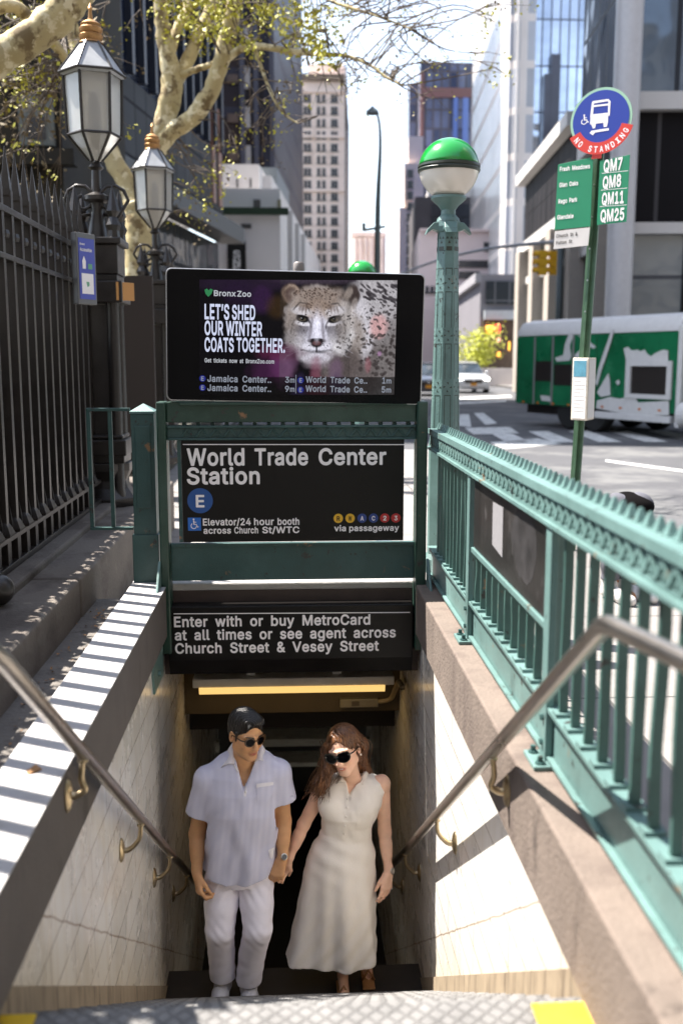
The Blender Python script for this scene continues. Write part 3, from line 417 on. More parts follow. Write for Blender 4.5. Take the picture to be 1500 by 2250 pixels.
def stairwall(sgn, label, mcop, xo, yend, zc=.065):
    t = thing('stair_wall', label, 'wall', (sgn*.8, 3.5, 0))
    X = .73*sgn; a = MB(); yb = 9.4
    def zb(y): return min(0, -SL*(y-Y0)) - .05
    a.add([(X,.6,zb(.6)), (X,yb,zb(yb)-.3), (X,yb,zc), (X,.6,zc), (X,2.27,zb(2.27)), (X+.12*sgn,.6,zc), (X+.12*sgn,yb,zc), (X+.12*sgn,.6,-.3), (X+.12*sgn,yb,-4.4)],
          [(0,4,1,2,3), (3,2,6,5), (5,6,8,7), (0,3,5,7), (1,8,6,2)])
    obj('tile_facing', a, M_tile, t)
    bnd = MB(); h = .085; ya, yc = .6, 9.3
    for (y1, y2) in ((ya, Y0), (Y0, yc)):
        q = [(y1, min(0,-SL*(y1-Y0))-.02), (y2, -SL*max(0,y2-Y0)-.02), (y2, -SL*max(0,y2-Y0)+h), (y1, min(0,-SL*(y1-Y0))+h)]
        bnd.prism([(p[0], p[1]) for p in q], (X-.004*sgn, 0, 0), (0,1,0), (0,0,1), (-.006*sgn, 0, 0))
    obj('skirting', bnd, M_band, t)
    c = MB(); xi = sgn*.695
    c.prism([(xi,.07), (xi,.345), (xi+sgn*.006,.352), (xo,.352), (xo,-.06), (X+.12*sgn,-.06), (X+.12*sgn,.07)], (0,.6,0), (1,0,0), (0,0,1), (0,yend-.6,0))
    obj('coping', c, mcop, t, bevel=.014, seg=3)
    if sgn < 0: obj('painted_top', MB().bx(xo+.004, xi+.001, .6, yend-.004, .3525, .357), M_copL, t)
    return t
stairwall(1, 'sunlit tiled stair wall with worn brown concrete coping under the teal railing', M_cop, .95, 5.55)
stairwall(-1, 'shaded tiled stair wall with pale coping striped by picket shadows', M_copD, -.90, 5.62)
# head wall over the stairwell mouth and the passage below
M_brown = mat('brown_painted_concrete', (.055,.036,.030), .55, var=.25, scale=7)
t = thing('headwall', 'dark brown concrete head wall across the stairwell mouth under the green panel', 'wall', (0,5.7,0))
obj('wall', MB().bx(-.729, .729, 5.56, 5.86, -.19, .30), M_brown, t)
obj('coping', MB().bx(-.729, .729, 5.555, 5.86, .301, .345), M_copL, t, bevel=.01)
M_soff = mat('stained_plaster', (.05,.037,.021), .7, var=.2, scale=4); M_dark = mat('passage_dark', (.02,.017,.015), .8, var=.2)  # near-black base colour for the far ceiling, back wall and floor
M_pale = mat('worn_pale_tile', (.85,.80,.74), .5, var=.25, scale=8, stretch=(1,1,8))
t = thing('subway_passage', 'dark subway passage at the foot of the stairs behind the couple', 'passage', (0,8,-3))
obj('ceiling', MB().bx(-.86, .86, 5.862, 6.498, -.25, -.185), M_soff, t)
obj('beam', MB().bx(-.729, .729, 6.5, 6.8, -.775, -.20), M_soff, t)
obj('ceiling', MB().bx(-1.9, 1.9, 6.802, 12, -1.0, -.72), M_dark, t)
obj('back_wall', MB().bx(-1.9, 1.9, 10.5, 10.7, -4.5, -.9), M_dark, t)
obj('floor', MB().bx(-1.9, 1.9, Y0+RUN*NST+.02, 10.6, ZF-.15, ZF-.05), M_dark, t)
for zz, hh in ((-1.735,.045), (-1.955,.075), (-2.19,.045)):
    obj('pale_step', MB().bx(-.35, .44, 9.0, 9.3, zz-hh, zz), M_pale, t, bevel=.008)
for zz, hh in ((-1.72,.07), (-1.98,.1), (-2.25,.09)):
    obj('tile_course', MB().bx(-.98, -.70, 9.02, 9.1, zz-hh, zz), M_pale, t)
    obj('tile_course', MB().bx(.66, .95, 9.02, 9.1, zz-hh, zz), M_pale, t)
M_white = mat('white_enamel', (.62,.6,.56), .5, var=.1, scale=9)
M_tube = mat('fluorescent_diffuser', (.5,.4,.2), .4, emit=(1.0,.62,.20), estr=.27)
t = thing('strip_light', 'long fluorescent strip light glowing amber on the passage ceiling', 'light', (0,6.2,-.25))
obj('housing', MB().bx(-.64, .66, 6.19, 6.34, -.49, -.432).bx(-.3, -.24, 6.25, 6.28, -.4315, -.251).bx(.26, .32, 6.25, 6.28, -.4315, -.251), M_white, t, bevel=.006)
obj('diffuser', MB().prism([(6.18,-.49), (6.20,-.535), (6.31,-.535), (6.34,-.49)], (-.60,0,0), (0,1,0), (0,0,1), (1.2,0,0)), M_tube, t)
ll = bpy.data.lights.new('strip_glow', 'AREA'); ll.shape = 'RECTANGLE'; ll.size = 1.15; ll.size_y = .12; ll.energy = .25; ll.color = (1,.68,.3)
lo = bpy.data.objects.new('strip_glow', ll); COL.objects.link(lo); lo.location = (0,6.255,-.565); setparent(lo, t)
t = thing('junction_box', 'small grey electrical junction box with conduit on the beam', 'box', (.42,6.49,-.7))
obj('box', MB().bx(.32, .58, 6.455, 6.498, -.735, -.675), mat('grey_metal', (.13,.12,.10), .5, var=.2), t, bevel=.005)
obj('cover_plate', MB().bx(.40, .45, 6.45, 6.456, -.72, -.69), mat('dark_label', (.05,.04,.03), .5), t)
obj('conduit', MB().tube(smooth_path([(.58,6.47,-.70), (.66,6.46,-.68), (.685,6.40,-.6), (.69,6.2,-.47), (.69,6.0,-.445)]), .017, 8), mat('cream_pipe', (.20,.16,.10), .5), t, smooth=True)
# ------------------------------------------------------------------ left plinth, gutter, churchyard
M_pl = mat('plinth_stone', (.135,.115,.098), .85, var=.2, scale=3, bump=.4, bscale=50); overlay(M_pl, (.075,.06,.05), 2.5, .5, .64, stretch=(1,.6,1), seed=8); overlay(M_pl, (.2,.175,.14), 6, .66, .72, seed=13)
t = thing('stone_plinth', 'long worn stone plinth below the black iron fence', 'plinth', (-1.4,4,0))
mb = MB()
ys = [-2, 1.2, 3.05, 5.2, 7.3, 9.5]
for i in range(len(ys)-1):
    mb.bx(-1.75, -1.115+(.004 if i % 2 else 0), ys[i]+.004, ys[i+1]-.004, -.3, .457+(.003 if i % 2 else 0))
obj('plinth_blocks', mb, M_pl, t, bevel=.02, seg=3)
obj('footing', MB().bx(-1.75, -1.36, -2, 9.5, .44, .50), M_pl, t, bevel=.015)
M_gut = mat('gutter_concrete', (.15,.135,.12), .95, var=.25, scale=7, bump=.8, bscale=45); overlay(M_gut, (.10,.09,.08), 9, .58, .68, seed=2)
o = obj('gutter', MB().bx(-1.13, -.885, -2, 5.62, -.3, .245), M_gut); o['kind'] = 'structure'
o = obj('churchyard_ground', MB().bx(-32, -1.752, -14, 30, -.3, .47), mat('dark_earth', (.05,.045,.03), .95, var=.4, scale=2)); o['kind'] = 'structure'
M_leafl = mat('dry_leaf', (.30,.16,.07), .8, var=.5, scale=30)
litter = MB()
for i in range(150):
    if i < 105: p = Vector((-1.07+abs(random.gauss(0,.05)), random.uniform(1.2,5.4), .249))
    else: p = Vector((random.uniform(-1.12,-.92), random.uniform(1,5.4), .249))
    R = Euler((random.uniform(-.5,.5), random.uniform(-.5,.5), random.uniform(0,6))).to_matrix(); s = random.uniform(.004,.012)
    litter.add([p+R@Vector(q)*s+Vector((0,0,s*.5)) for q in ((-1,-.5,0), (1,-.4,.2), (.8,.6,0), (-.9,.5,.3))], [(0,1,2,3)])
o = obj('leaf_litter', litter, M_leafl); o['kind'] = 'stuff'
lf = obj('fallen_leaf', MB().add([(-.82,2.93,.354), (-.80,2.90,.358), (-.775,2.915,.366), (-.765,2.94,.356), (-.79,2.952,.37)], [(0,1,2,3,4)]), M_leafl)
group(lf, 'curled brown leaf lying on the pale striped coping', 'leaf')
# ================================================================== STATION ENTRANCE FRAME
def paint(name, col, rough=.45, rust=True, chip=(.03,.028,.025)):
    m = mat(name, col, rough, var=.16, scale=5, bump=.12, bscale=120)
    overlay(m, tuple(c*1.35+.02 for c in col), 2.2, .48, .74, seed=random.random()*20, detail=7); overlay(m, tuple(c*.55 for c in col), 6, .60, .78, stretch=(1,1,.35), seed=random.random()*20)
    overlay(m, chip, 16, .62, .66, seed=random.random()*20, detail=8)
    if rust: overlay(m, (.25,.13,.06), 7, .645, .70, seed=random.random()*20, detail=8)
    return m
M_teal = paint('teal_paint', (.108,.190,.180)); M_tealD = paint('deep_teal_paint', (.026,.070,.066)); M_green = paint('dark_green_paint', (.012,.042,.028), .4)
M_black = mat('black_enamel', (.006,.005,.0045), .4, var=.2, scale=8, spec=.22); M_white2 = mat('white_lettering', (.88,.84,.83), .5)
M_grey = mat('brushed_steel_bezel', (.45,.45,.46), .35, metal=.8)
UX, UZ, NY = Vector((1,0,0)), Vector((0,0,1)), Vector((0,-1,0))
YS = 5.46
def sx(px, py=1080): return at(px, py, YS).x
def sz(py, px=640): return at(px, py, YS).z
t = thing('entrance_frame', 'dark green steel entrance frame spanning the stairwell mouth', 'frame', (0,5.5,.35))
for s in (-1, 1):
    xa, xb = (-.722, -.672) if s < 0 else (.692, .750)
    obj('post', MB().bx(xa, xb, 5.42, 5.56, -.03, 1.375), M_green, t, bevel=.008)
obj('top_beam', MB().bx(-.671, .691, 5.46, 5.56, 1.262, 1.372).bx(-.60, .64, 5.44, 5.459, 1.355, 1.372), M_green, t, bevel=.004)
mb = MB().bx(-.671, .691, 5.47, 5.54, 1.165, 1.245)
mb.bx(-.671, .691, 5.455, 5.469, 1.232, 1.245).bx(-.671, .691, 5.455, 5.469, 1.165, 1.176)
for k in range(17):
    u = -.60+k*.077
    mb.prism([(u,1.18), (u+.012,1.18), (u+.045,1.228), (u+.033,1.228)], (0,5.469,0), UX, UZ, (0,-.009,0)).prism([(u+.066,1.18), (u+.078,1.18), (u+.045,1.228), (u+.033,1.228)], (0,5.466,0), UX, UZ, (0,-.006,0))
    mb.box((u+.02,5.505,1.252), (.022,.05,.014))
obj('fretted_rail', mb, M_tealD, t, bevel=.002, seg=1)
obj('lower_panel', MB().bx(-.671, .691, 5.50, 5.53, .372, .585).bx(-.671, .691, 5.49, 5.499, .565, .585), M_tealD, t, bevel=.003)
for s in (-1, 1):
    x = -.718 if s < 0 else .752
    b_ = MB().prism([(5.41,.50), (5.43,.50), (5.41,.03), (5.41,-.14), (5.06,-.14), (5.02,-.02), (5.16,.25)], (x,0,0), (0,1,0), (0,0,1), (.014*s,0,0))
    obj('brace_plate', b_, M_teal, t, bevel=.004)
    bo = MB()
    for yy, zz in ((5.2,.06), (5.2,-.07)): bo.cyl((x+.0*s,yy,zz), (x-.014*s,yy,zz), .016, n=6)
    obj('bolt', bo, M_teal, t, bevel=.002)
# --- main black sign
t = thing('station_sign', 'black station name board with white lettering and coloured line bullets', 'sign', (0,5.47,.6))
x0, x1, z0, z1 = sx(400), sx(887), sz(1190), sz(962)
obj('board', MB().bx(x0, x1, 5.465, 5.49, z0, z1), M_black, t, bevel=.003)
obj('edge_trim', MB().bx(x0-.022, x0-.002, 5.47, 5.50, z0, z1), M_tealD, t)
O = Vector((0,5.4645,0))
def L_(mb, s, pxa, pxb, pyb, pytop, lift=.0015):
    letters(mb, s, sx(pxa), sx(pxb), sz(pyb), sz(pytop)-sz(pyb), O, UX, UZ, NY, lift=lift)
mb = MB(); L_(mb, 'World', 412, 538, 1021, 984); L_(mb, 'Trade', 560, 677, 1021, 984.5); L_(mb, 'Center', 700, 848, 1021, 985); L_(mb, 'Station', 411, 571, 1062, 1026)
L_(mb, 'Elevator/24', 444, 550, 1153, 1138); L_(mb, 'hour', 557, 601, 1153, 1138); L_(mb, 'booth', 609, 657, 1153, 1138)
L_(mb, 'across', 445, 506, 1171, 1157); L_(mb, 'Church', 513, 566, 1171, 1157); L_(mb, 'St/WTC', 575, 657, 1171, 1157)
L_(mb, 'via', 734, 760, 1168, 1155); L_(mb, 'passageway', 767, 877, 1168, 1155)
mb.add([(sx(404),5.463,sz(974.5)), (sx(887),5.463,sz(977)), (sx(887),5.463,sz(979)), (sx(404),5.463,sz(976.5))], [(0,1,2,3)])
obj('lettering', mb, M_white2, t)
pxm = sx(501)-sx(500)
def bullet(px, py, r, col, name, ch, dark=False):
    mb = MB(); disc(mb, sx(px), sz(py), r*pxm, O, UX, UZ, NY, lift=.0015, n=36); obj('line_bullet', mb, mat(name, col, .4), t)
    mb = MB(); letters(mb, ch, sx(px-r*.34), sx(px+r*.34), sz(py+r*.48), r*.96*pxm, O, UX, UZ, NY, lift=.003); obj('bullet_letter', mb, M_black if dark else M_white2, t)
bullet(439, 1099, 28, (.01,.075,.28), 'bullet_blue', 'E')
for px, c, nm, ch, dk in ((743,(.75,.42,.02),'bullet_yellow','R',1), (769,(.75,.42,.02),'bullet_yellow','W',1), (795.5,(.015,.045,.22),'bullet_navy','A',0), (820.5,(.015,.045,.22),'bullet_navy','C',0),
                          (845.5,(.45,.015,.015),'bullet_red','2',0), (870,(.45,.015,.015),'bullet_red','3',0)):
    bullet(px, 1140, 10.5, c, nm, ch, dk)
mb = MB().prism([(sx(411),sz(1164.5)), (sx(440),sz(1164.5)), (sx(440),sz(1136)), (sx(411),sz(1136))], O, UX, UZ, (0,-.0015,0)); obj('access_symbol_square', mb, mat('symbol_blue', (.015,.14,.52), .4), t, bevel=.001)
def wheelchair(mb, px, py, s, X, Z, P, lift):
    "seated figure in a wheelchair, s = pixels of height"
    k = s/26.0
    def P2(a): return (X(px+a[0]*k), Z(py+a[1]*k))
    c = [(-1+7.2*math.cos(a), 5+7.2*math.sin(a)) for a in np.linspace(math.radians(-20), math.radians(235), 18)]
    ci = [(-1+5.4*math.cos(a), 5+5.4*math.sin(a)) for a in np.linspace(math.radians(-20), math.radians(235), 18)]
    for i in range(17): poly(mb, [P2(c[i]), P2(c[i+1]), P2(ci[i+1]), P2(ci[i])], *P, lift=lift)
    poly(mb, [P2((-1.2+2*math.cos(a), -10+2*math.sin(a))) for a in np.linspace(0, 2*math.pi, 12)[:-1]], *P, lift=lift)
    for q in ([(-2.4,-7.5), (.4,-7.5), (.9,2.6), (-1.8,2.6)], [(-1.8,.6), (5.6,.6), (5.6,2.8), (-1.8,2.8)], [(4,2.8), (5.9,1.2), (9,8.4), (7,9.2)], [(7,9.2), (6.8,7.6), (10,6.4), (10.6,7.8)], [(.4,-4.2), (5,-4.2), (5,-2.6), (.4,-2.6)]):
        poly(mb, [P2(a) for a in q], *P, lift=lift)
mb = MB(); wheelchair(mb, 425, 1149, 25, sx, sz, (O, UX, UZ, NY), .003); obj('access_symbol', mb, M_white2, t)
# --- lower sign box fixed to the head wall
t = thing('lower_sign', 'long black sign box with three white text lines above the passage', 'sign', (0,5.5,.0))
YS = 5.44
xa, xb = sx(369, 1400), sx(907, 1400)
obj('sign_box', MB().prism([(5.44,sz(1331)), (5.554,sz(1331)), (5.554,sz(1470)), (5.475,sz(1483)), (5.44,sz(1448))], (xa,0,0), (0,1,0), (0,0,1), (xb-xa,0,0)), M_black, t, bevel=.006)
O = Vector((0,5.4395,0)); mb = MB()
for s, a, b_, y in (('Enter with or buy MetroCard',383,813,1374), ('at all times or see agent across',384,869,1403), ('Church Street & Vesey Street',384,832,1432)):
    letters(mb, s.replace(' ', '  '), sx(a,1400), sx(b_,1400), sz(y), (sz(1351)-sz(1374))*(.98), O, UX, UZ, NY, lift=.0015)
mb.add([(sx(383,1400),5.438,sz(1344.5)), (sx(900,1400),5.438,sz(1348)), (sx(900,1400),5.438,sz(1350)), (sx(383,1400),5.438,sz(1346.5))], [(0,1,2,3)])
obj('lettering', mb, M_white2, t)
# ------------------------------------------------------------------ display screen
t = thing('display_screen', 'black digital display showing a wild cat advert and train times', 'screen', (.03,5.5,1.37))
ang = math.radians(1.15); RS = Matrix.Rotation(ang, 3, 'Y')
SU, SV = RS @ Vector((1,0,0)), RS @ Vector((0,0,1)); SC = Vector((.031,5.44,1.7185)); SN = Vector((0,-1,0))
SW, SH = 1.382, .70; kx = 1.372/555.0; kz = .69/282.0
def ru(px): return (px-647.5)*kx
def rv(px, py): return -(py-(738.5+(px-648)*.0199))*kz
hw, hh, cr = SW/2, SH/2, .028
rr = []
for cx_, cz_, a0 in ((hw-cr, hh-cr, 0), (-hw+cr, hh-cr, 90), (-hw+cr, -hh+cr, 180), (hw-cr, -hh+cr, 270)):
    rr += [(cx_+cr*math.cos(math.radians(a0+q)), cz_+cr*math.sin(math.radians(a0+q))) for q in (0,22,45,68,90)]
obj('casing', MB().prism(rr, SC+Vector((0,.10,0)), SU, SV, Vector((0,-.10,0))), M_grey, t, bevel=.004)
M_glass = mat('screen_glass', (.002,.002,.003), .12, spec=.1)
obj('front_glass', MB().prism([(a*.991, b_*.984) for a, b_ in rr], SC+Vector((0,.001,0)), SU, SV, Vector((0,-.003,0))), M_glass, t)
obj('sensor', MB().lathe([(.028,0), (.030,.01), (.030,.045), (.022,.055), (0,.056)], SC+SU*ru(653)+SV*hh+Vector((0,.05,-.004)), 16), mat('sensor_grey', (.2,.18,.17), .5), t, smooth='auto')
obj('bracket', MB().bx(-.62, -.42, 5.45, 5.55, 1.373, 1.392).bx(.42, .66, 5.45, 5.55, 1.372, 1.385), M_teal, t)
# advert painted vertex by vertex: the picture a lit screen gives off
def vnoise(x, y, seed=0):
    xi, yi = np.floor(x).astype(int), np.floor(y).astype(int); fx, fy = x-xi, y-yi
    fx, fy = fx*fx*(3-2*fx), fy*fy*(3-2*fy)
    def h(a, b_):
        q = (a*374761393 + b_*668265263 + seed*1442695041) & 0x7fffffff; q = ((q ^ (q >> 13))*1274126177) & 0x7fffffff
        return ((q ^ (q >> 16)) & 0xffff)/65535.0
    return (h(xi,yi)*(1-fx)+h(xi+1,yi)*fx)*(1-fy) + (h(xi,yi+1)*(1-fx)+h(xi+1,yi+1)*fx)*fy
NXg, NYg = 330, 190
pxs = np.linspace(440, 866, NXg); pys = np.linspace(615, 864, NYg); PX, PY = np.meshgrid(pxs, pys)
X, Y = (PX-600)*4.545, (PY-600)*4.545
IMG = np.zeros((NYg, NXg, 3)); IMG[:] = (.003,.002,.005)
sm = lambda a: np.clip(a,0,1)**2*(3-2*np.clip(a,0,1))
NZ = .6*(vnoise(X/60, Y/60, 5)-.5)+.4*(vnoise(X/26, Y/34, 6)-.5)
def ell(cx, cy, rx, ry, col, soft=.25, a=1.0, rot=0, nz=0.0):
    c, s_ = math.cos(math.radians(rot)), math.sin(math.radians(rot)); dx, dy = X-cx, Y-cy
    u, v = (dx*c+dy*s_)/rx, (-dx*s_+dy*c)/ry
    m = sm((1-np.sqrt(u*u+v*v)-nz*NZ)/soft + .5)*a; IMG[:] = IMG*(1-m[...,None]) + np.array(col)*m[...,None]
rs0 = np.random.default_rng(9)
def stroke(pts, w, col, a=.9):
    for i in range(len(pts)-1):
        w = w*rs0.uniform(.8,1.25)
        (x0,y0),(x1,y1) = pts[i], pts[i+1]; ell((x0+x1)/2, (y0+y1)/2, math.hypot(x1-x0,y1-y0)*.62, w, col, 1.1, a*rs0.uniform(.45,1), math.degrees(math.atan2(y1-y0,x1-x0)))
# dim purple backdrop
ell(-300,100,500,90,(.035,.018,.05),.8,.8); ell(-120,260,110,130,(.06,.02,.09),.8,.8); ell(40,330,110,110,(.09,.05,.015),.9,.6); ell(-350,200,160,120,(.03,.012,.05),.8,.6); ell(420,40,520,70,(.08,.05,.09),.8,.6)
# body, shoulder and chest
ell(1150,560,340,720,(.23,.21,.215),.25,1,8,.3); ell(820,930,380,300,(.13,.105,.10),.6,1,0,.3); ell(1000,250,290,210,(.36,.34,.36),.5,1,0,.3); ell(1180,900,160,330,(.17,.15,.145),.7,.9,0,.3)
ell(860,520,120,310,(.46,.44,.48),.6,1,-8,.35); ell(800,640,90,230,(.26,.21,.175),.8,.85,0,.5); ell(1030,520,85,115,(.60,.28,.27),.7,.8,0,.6); ell(700,880,170,160,(.10,.075,.07),.8,.9,0,.4)
rs = np.random.default_rng(3)
def spots(n, x0, x1, y0, y1, r, col, asp=(.45,.8), a=.85, rot=(-60,60)):
    for _ in range(n):
        k = rs.uniform(*r); ell(rs.uniform(x0,x1), rs.uniform(y0,y1), k, k*rs.uniform(*asp), col, .7, a, rs.uniform(*rot), .9)
spots(52, 860, 1210, 100, 300, (14,34), (.04,.032,.04), (.35,.6), .9, (10,50)); spots(60, 880, 1210, 300, 560, (8,18), (.05,.04,.045)); spots(85, 850, 1210, 580, 1010, (10,24), (.05,.038,.036), (.5,1.0)); spots(22, 780, 930, 330, 760, (8,18), (.15,.11,.09), (.4,.7), .7)
# ears
ell(172,205,92,108,(.20,.125,.08),.35,1,-32,.25); ell(176,222,62,80,(.11,.06,.05),.6,.95,-32,.25); stroke([(110,160),(150,118),(205,130),(250,190)],9,(.34,.24,.17),.8)
ell(765,225,80,115,(.055,.035,.03),.5,1,15,.4); ell(728,200,36,62,(.36,.29,.24),.7,.75,22,.4); ell(790,300,30,60,(.30,.25,.22),.7,.6,10,.4)
# skull, cheeks, ruff
ell(425,455,318,325,(.40,.37,.385),.20,1,0,.25); ell(425,250,270,120,(.25,.18,.135),.7,.95,0,.4); ell(205,430,95,200,(.30,.235,.19),.7,.85,8,.4); ell(665,600,120,190,(.55,.53,.54),.6,.95,8,.35); ell(700,440,90,170,(.42,.37,.34),.7,.8,0,.4)
ell(205,640,90,110,(.40,.375,.40),.7,.8,-12,.4); ell(420,790,180,100,(.42,.40,.45),.5,1,0,.25)
# centre of the face
ell(425,600,128,185,(.60,.60,.74),.6,1,0,.12); ell(425,480,70,170,(.56,.55,.66),.7,.95,0,.1); ell(425,360,120,110,(.34,.24,.17),.7,.75,0,.5); ell(372,560,40,150,(.40,.39,.50),.9,.6,6); ell(480,560,40,150,(.44,.43,.54),.9,.5,-6)
for q, cx, cy in ((-1,282,446), (1,598,452)):
    ell(cx+q*10,372,100,42,(.50,.47,.50),.7,.9,-8*q,.2); ell(cx+q*2,548,80,82,(.15,.135,.16),.8,.9,0,.6); ell(cx,492,88,22,(.60,.58,.64),.7,.9,-9*q)
    ell(cx,cy,66,36,(.008,.007,.008),.35,1,-14*q); ell(cx,cy+4,36,19,(.085,.07,.038),.6,1); ell(cx,cy-1,16,17,(.006,.006,.006),.5,1); ell(cx-10,cy-8,5,4,(.5,.5,.5),.8,.9); ell(cx,cy-22,64,14,(.006,.006,.006),.7,.95,-12*q)
    stroke([(cx-q*58,cy+8),(cx-q*78,cy+45),(cx-q*86,cy+90)],9,(.05,.04,.05),.9)
    stroke([(cx+q*60,cy-6),(cx+q*84,cy+20),(cx+q*98,cy+55),(cx+q*108,cy+110),(cx+q*112,cy+150)],9,(.04,.03,.03),.75); stroke([(cx-q*70,cy-70),(cx-q*30,cy-150),(cx+q*30,cy-158),(cx+q*90,cy-90)],7,(.04,.028,.025),.8)
    for k in range(3): stroke([(cx-q*(30-k*32),cy-60-k*6),(cx-q*(40-k*30),cy-125)],8,(.11,.06,.035),.75)
spots(58, 300, 560, 180, 420, (6,11), (.055,.03,.02), (.5,.9)); spots(40, 200, 650, 150, 230, (8,15), (.08,.045,.03), (.4,.7)); spots(22, 165, 300, 480, 700, (5,10), (.04,.03,.035)); spots(50, 620, 780, 400, 780, (7,15), (.045,.035,.035), (.5,.8))
# nose, mouth, chin, whisker beds
for q in (-1,1): ell(425+q*78,712,76,48,(.56,.55,.64),.7,.9,-8*q,.15); spots(9, 425+q*95-45, 425+q*95+45, 680, 735, (4,7), (.04,.035,.05))
ell(425,662,92,26,(.02,.014,.018),.5,1); ell(425,692,60,36,(.025,.016,.02),.6,1); ell(425,686,40,22,(.16,.06,.065),.7,.9); ell(425,745,8,46,(.012,.008,.01),.7,1)
for q in (-1,1): stroke([(425,770),(425+q*45,776),(425+q*90,768)],17,(.012,.008,.010),1.0); stroke([(425+q*90,764),(425+q*130,752),(425+q*160,756)],11,(.03,.02,.025),.95); ell(425+q*110,800,60,26,(.30,.26,.30),.9,.6)
ell(425,835,115,50,(.50,.48,.56),.7,.9,0,.4); ell(425,880,120,60,(.25,.20,.24),.9,.6,0,.4)
for k in range(7):
    for q in (-1,1):
        a = -34+k*13+rs0.uniform(-6,6); ln_ = rs0.uniform(170,290); stroke([(425+q*(100+t_*ln_), 705+k*5+t_*a*1.5+t_*t_*rs0.uniform(20,60)) for t_ in np.linspace(0,1,9)], 3.0, (.50,.48,.55), .42)
for q in (-1,1):
    ell(425+q*62,560,16,120,(.20,.18,.22),1.1,.75,-6*q); ell(425+q*155,640,70,60,(.30,.28,.32),1.0,.55); ell(425+q*245,560,60,150,(.20,.165,.15),1.1,.6,-8*q,.4); ell(425+q*120,330,60,30,(.16,.10,.07),1.0,.5,20*q,.5)
ell(425,520,30,130,(.66,.66,.80),1.1,.7); ell(425,300,70,60,(.20,.13,.09),1.1,.5,0,.6)
fur = 1 + .42*(vnoise(X/7, Y/15, 1)-.5) + .26*(vnoise(X/4.5, Y/5, 2)-.5); IMG *= fur[...,None]
shade = 1-.30*sm((np.abs(X-425)-150)/260)*(X < 760); IMG *= shade[...,None]
for cx, cy, rx, ry, c, a in ((90,920,120,170,(.26,.08,.24),.55), (60,780,200,80,(.13,.02,.07),.6), (-60,960,170,120,(.08,.02,.08),.6), (420,960,50,130,(.28,.04,.11),.5), (620,960,60,130,(.18,.08,.19),.5), (940,900,28,70,(.34,.09,.12),.55), (1050,790,20,22,(.42,.16,.42),.6),(430,1150,110,130,(.18,.015,.05),.6),(250,1150,70,130,(.05,.02,.16),.7),(640,1120,80,110,(.05,.02,.09),.7)):
    ell(cx, cy, rx, ry, c, 1.1, a, 0, .5)
bar = sm((PY-824)/2.0); IMG = IMG*(1-.76*bar[...,None])
lum_ = IMG.mean(2, keepdims=True); IMG = np.where((X > 60)[...,None], IMG*.62+lum_*np.array((1.0,.98,1.04))*.38, IMG*.8); IMG = np.clip(1.22*IMG**1.14, 0, 1)
vs = [SC + SU*ru(PX[j,i]) + SV*rv(PX[j,i],PY[j,i]) + SN*.0036 for j in range(NYg) for i in range(NXg)]
fs = [(j*NXg+i, (j+1)*NXg+i, (j+1)*NXg+i+1, j*NXg+i+1) for j in range(NYg-1) for i in range(NXg-1)]
me = bpy.data.meshes.new('advert_picture'); me.from_pydata(vs, [], fs)
ca = me.color_attributes.new('Col', 'FLOAT_COLOR', 'POINT'); ca.data.foreach_set('color', np.concatenate([IMG.reshape(-1,3), np.ones((NXg*NYg,1))], 1).astype(np.float32).ravel())
m = bpy.data.materials.new('lit_picture'); m.use_nodes = True; n, L, b = nodes_of(m); b.inputs['Base Color'].default_value = (.003,.003,.004,1); b.inputs['Roughness'].default_value = .12; b.inputs['Specular IOR Level'].default_value = .1
vc = n.new('ShaderNodeVertexColor'); vc.layer_name = 'Col'; L.new(vc.outputs[0], b.inputs['Emission Color']); b.inputs['Emission Strength'].default_value = .30
obj('advert_picture', me, m, t)
def glow(name, col, st): return mat(name, (.003,.003,.004), .15, emit=col, estr=st*.5, spec=.1)
M_adw, M_adg = glow('lit_white_text', (.62,.66,.85), .55), glow('lit_grey_text', (.42,.46,.55), .30)
def D_(mb, s, pa, pb, yb, yt): letters(mb, s, ru(pa), ru(pb), rv((pa+pb)/2, yb), (yb-yt)*kz, SC, SU, SV, SN, lift=.0046)
mb = MB(); D_(mb, "LET’S", 451, 504, 699, 667); D_(mb, 'SHED', 510, 560, 700, 669); D_(mb, 'OUR', 451, 491, 733, 703); D_(mb, 'WINTER', 497, 575, 734.5, 704); D_(mb, 'COATS', 451, 514, 769, 739); D_(mb, 'TOGETHER.', 520, 625, 770, 740)
obj('headline', mb, M_adw, t)
mb = MB(); D_(mb, 'Bronx', 471, 518, 650, 638); D_(mb, 'Zoo', 521, 551, 651, 639); D_(mb, 'Get  tickets  now  at  BronxZoo.com', 451, 602, 794, 785); obj('small_print', mb, glow('lit_dim_white', (.55,.57,.62), .45), t)
mb = MB(); 
for yb, m1, m2 in ((836,'3','1'), (856,'9','5')):
    D_(mb, 'Jamaica  Center..', 457, 596, yb, yb-14); D_(mb, m1, 626, 635, yb+1, yb-12); D_(mb, 'm', 637, 647, yb+1, yb-10.5); D_(mb, 'World  Trade  Ce..', 671, 806, yb+2, yb-11.5); D_(mb, m2, 839 if m2 == '1' else 838, 846, yb+3, yb-10.5); D_(mb, 'm', 848, 859, yb+3, yb-8.5)
poly(mb, [(ru(649),rv(649,820)), (ru(650.4),rv(649,820)), (ru(650.4),rv(649,861)), (ru(649),rv(649,861))], SC, SU, SV, SN, .0046)
obj('train_times', mb, M_adg, t)
mb = MB(); m2_ = MB()
for px, py in ((446.5,828), (446.5,848), (660,832), (660,853)):
    disc(mb, ru(px), rv(px,py), 7*kx, SC, SU, SV, SN, .0044); D_(m2_, 'E', px-3, px+3, py+4.5, py-4.5)
obj('line_dots', mb, glow('lit_navy', (.02,.03,.30), .35), t); obj('dot_letters', m2_, M_adg, t)
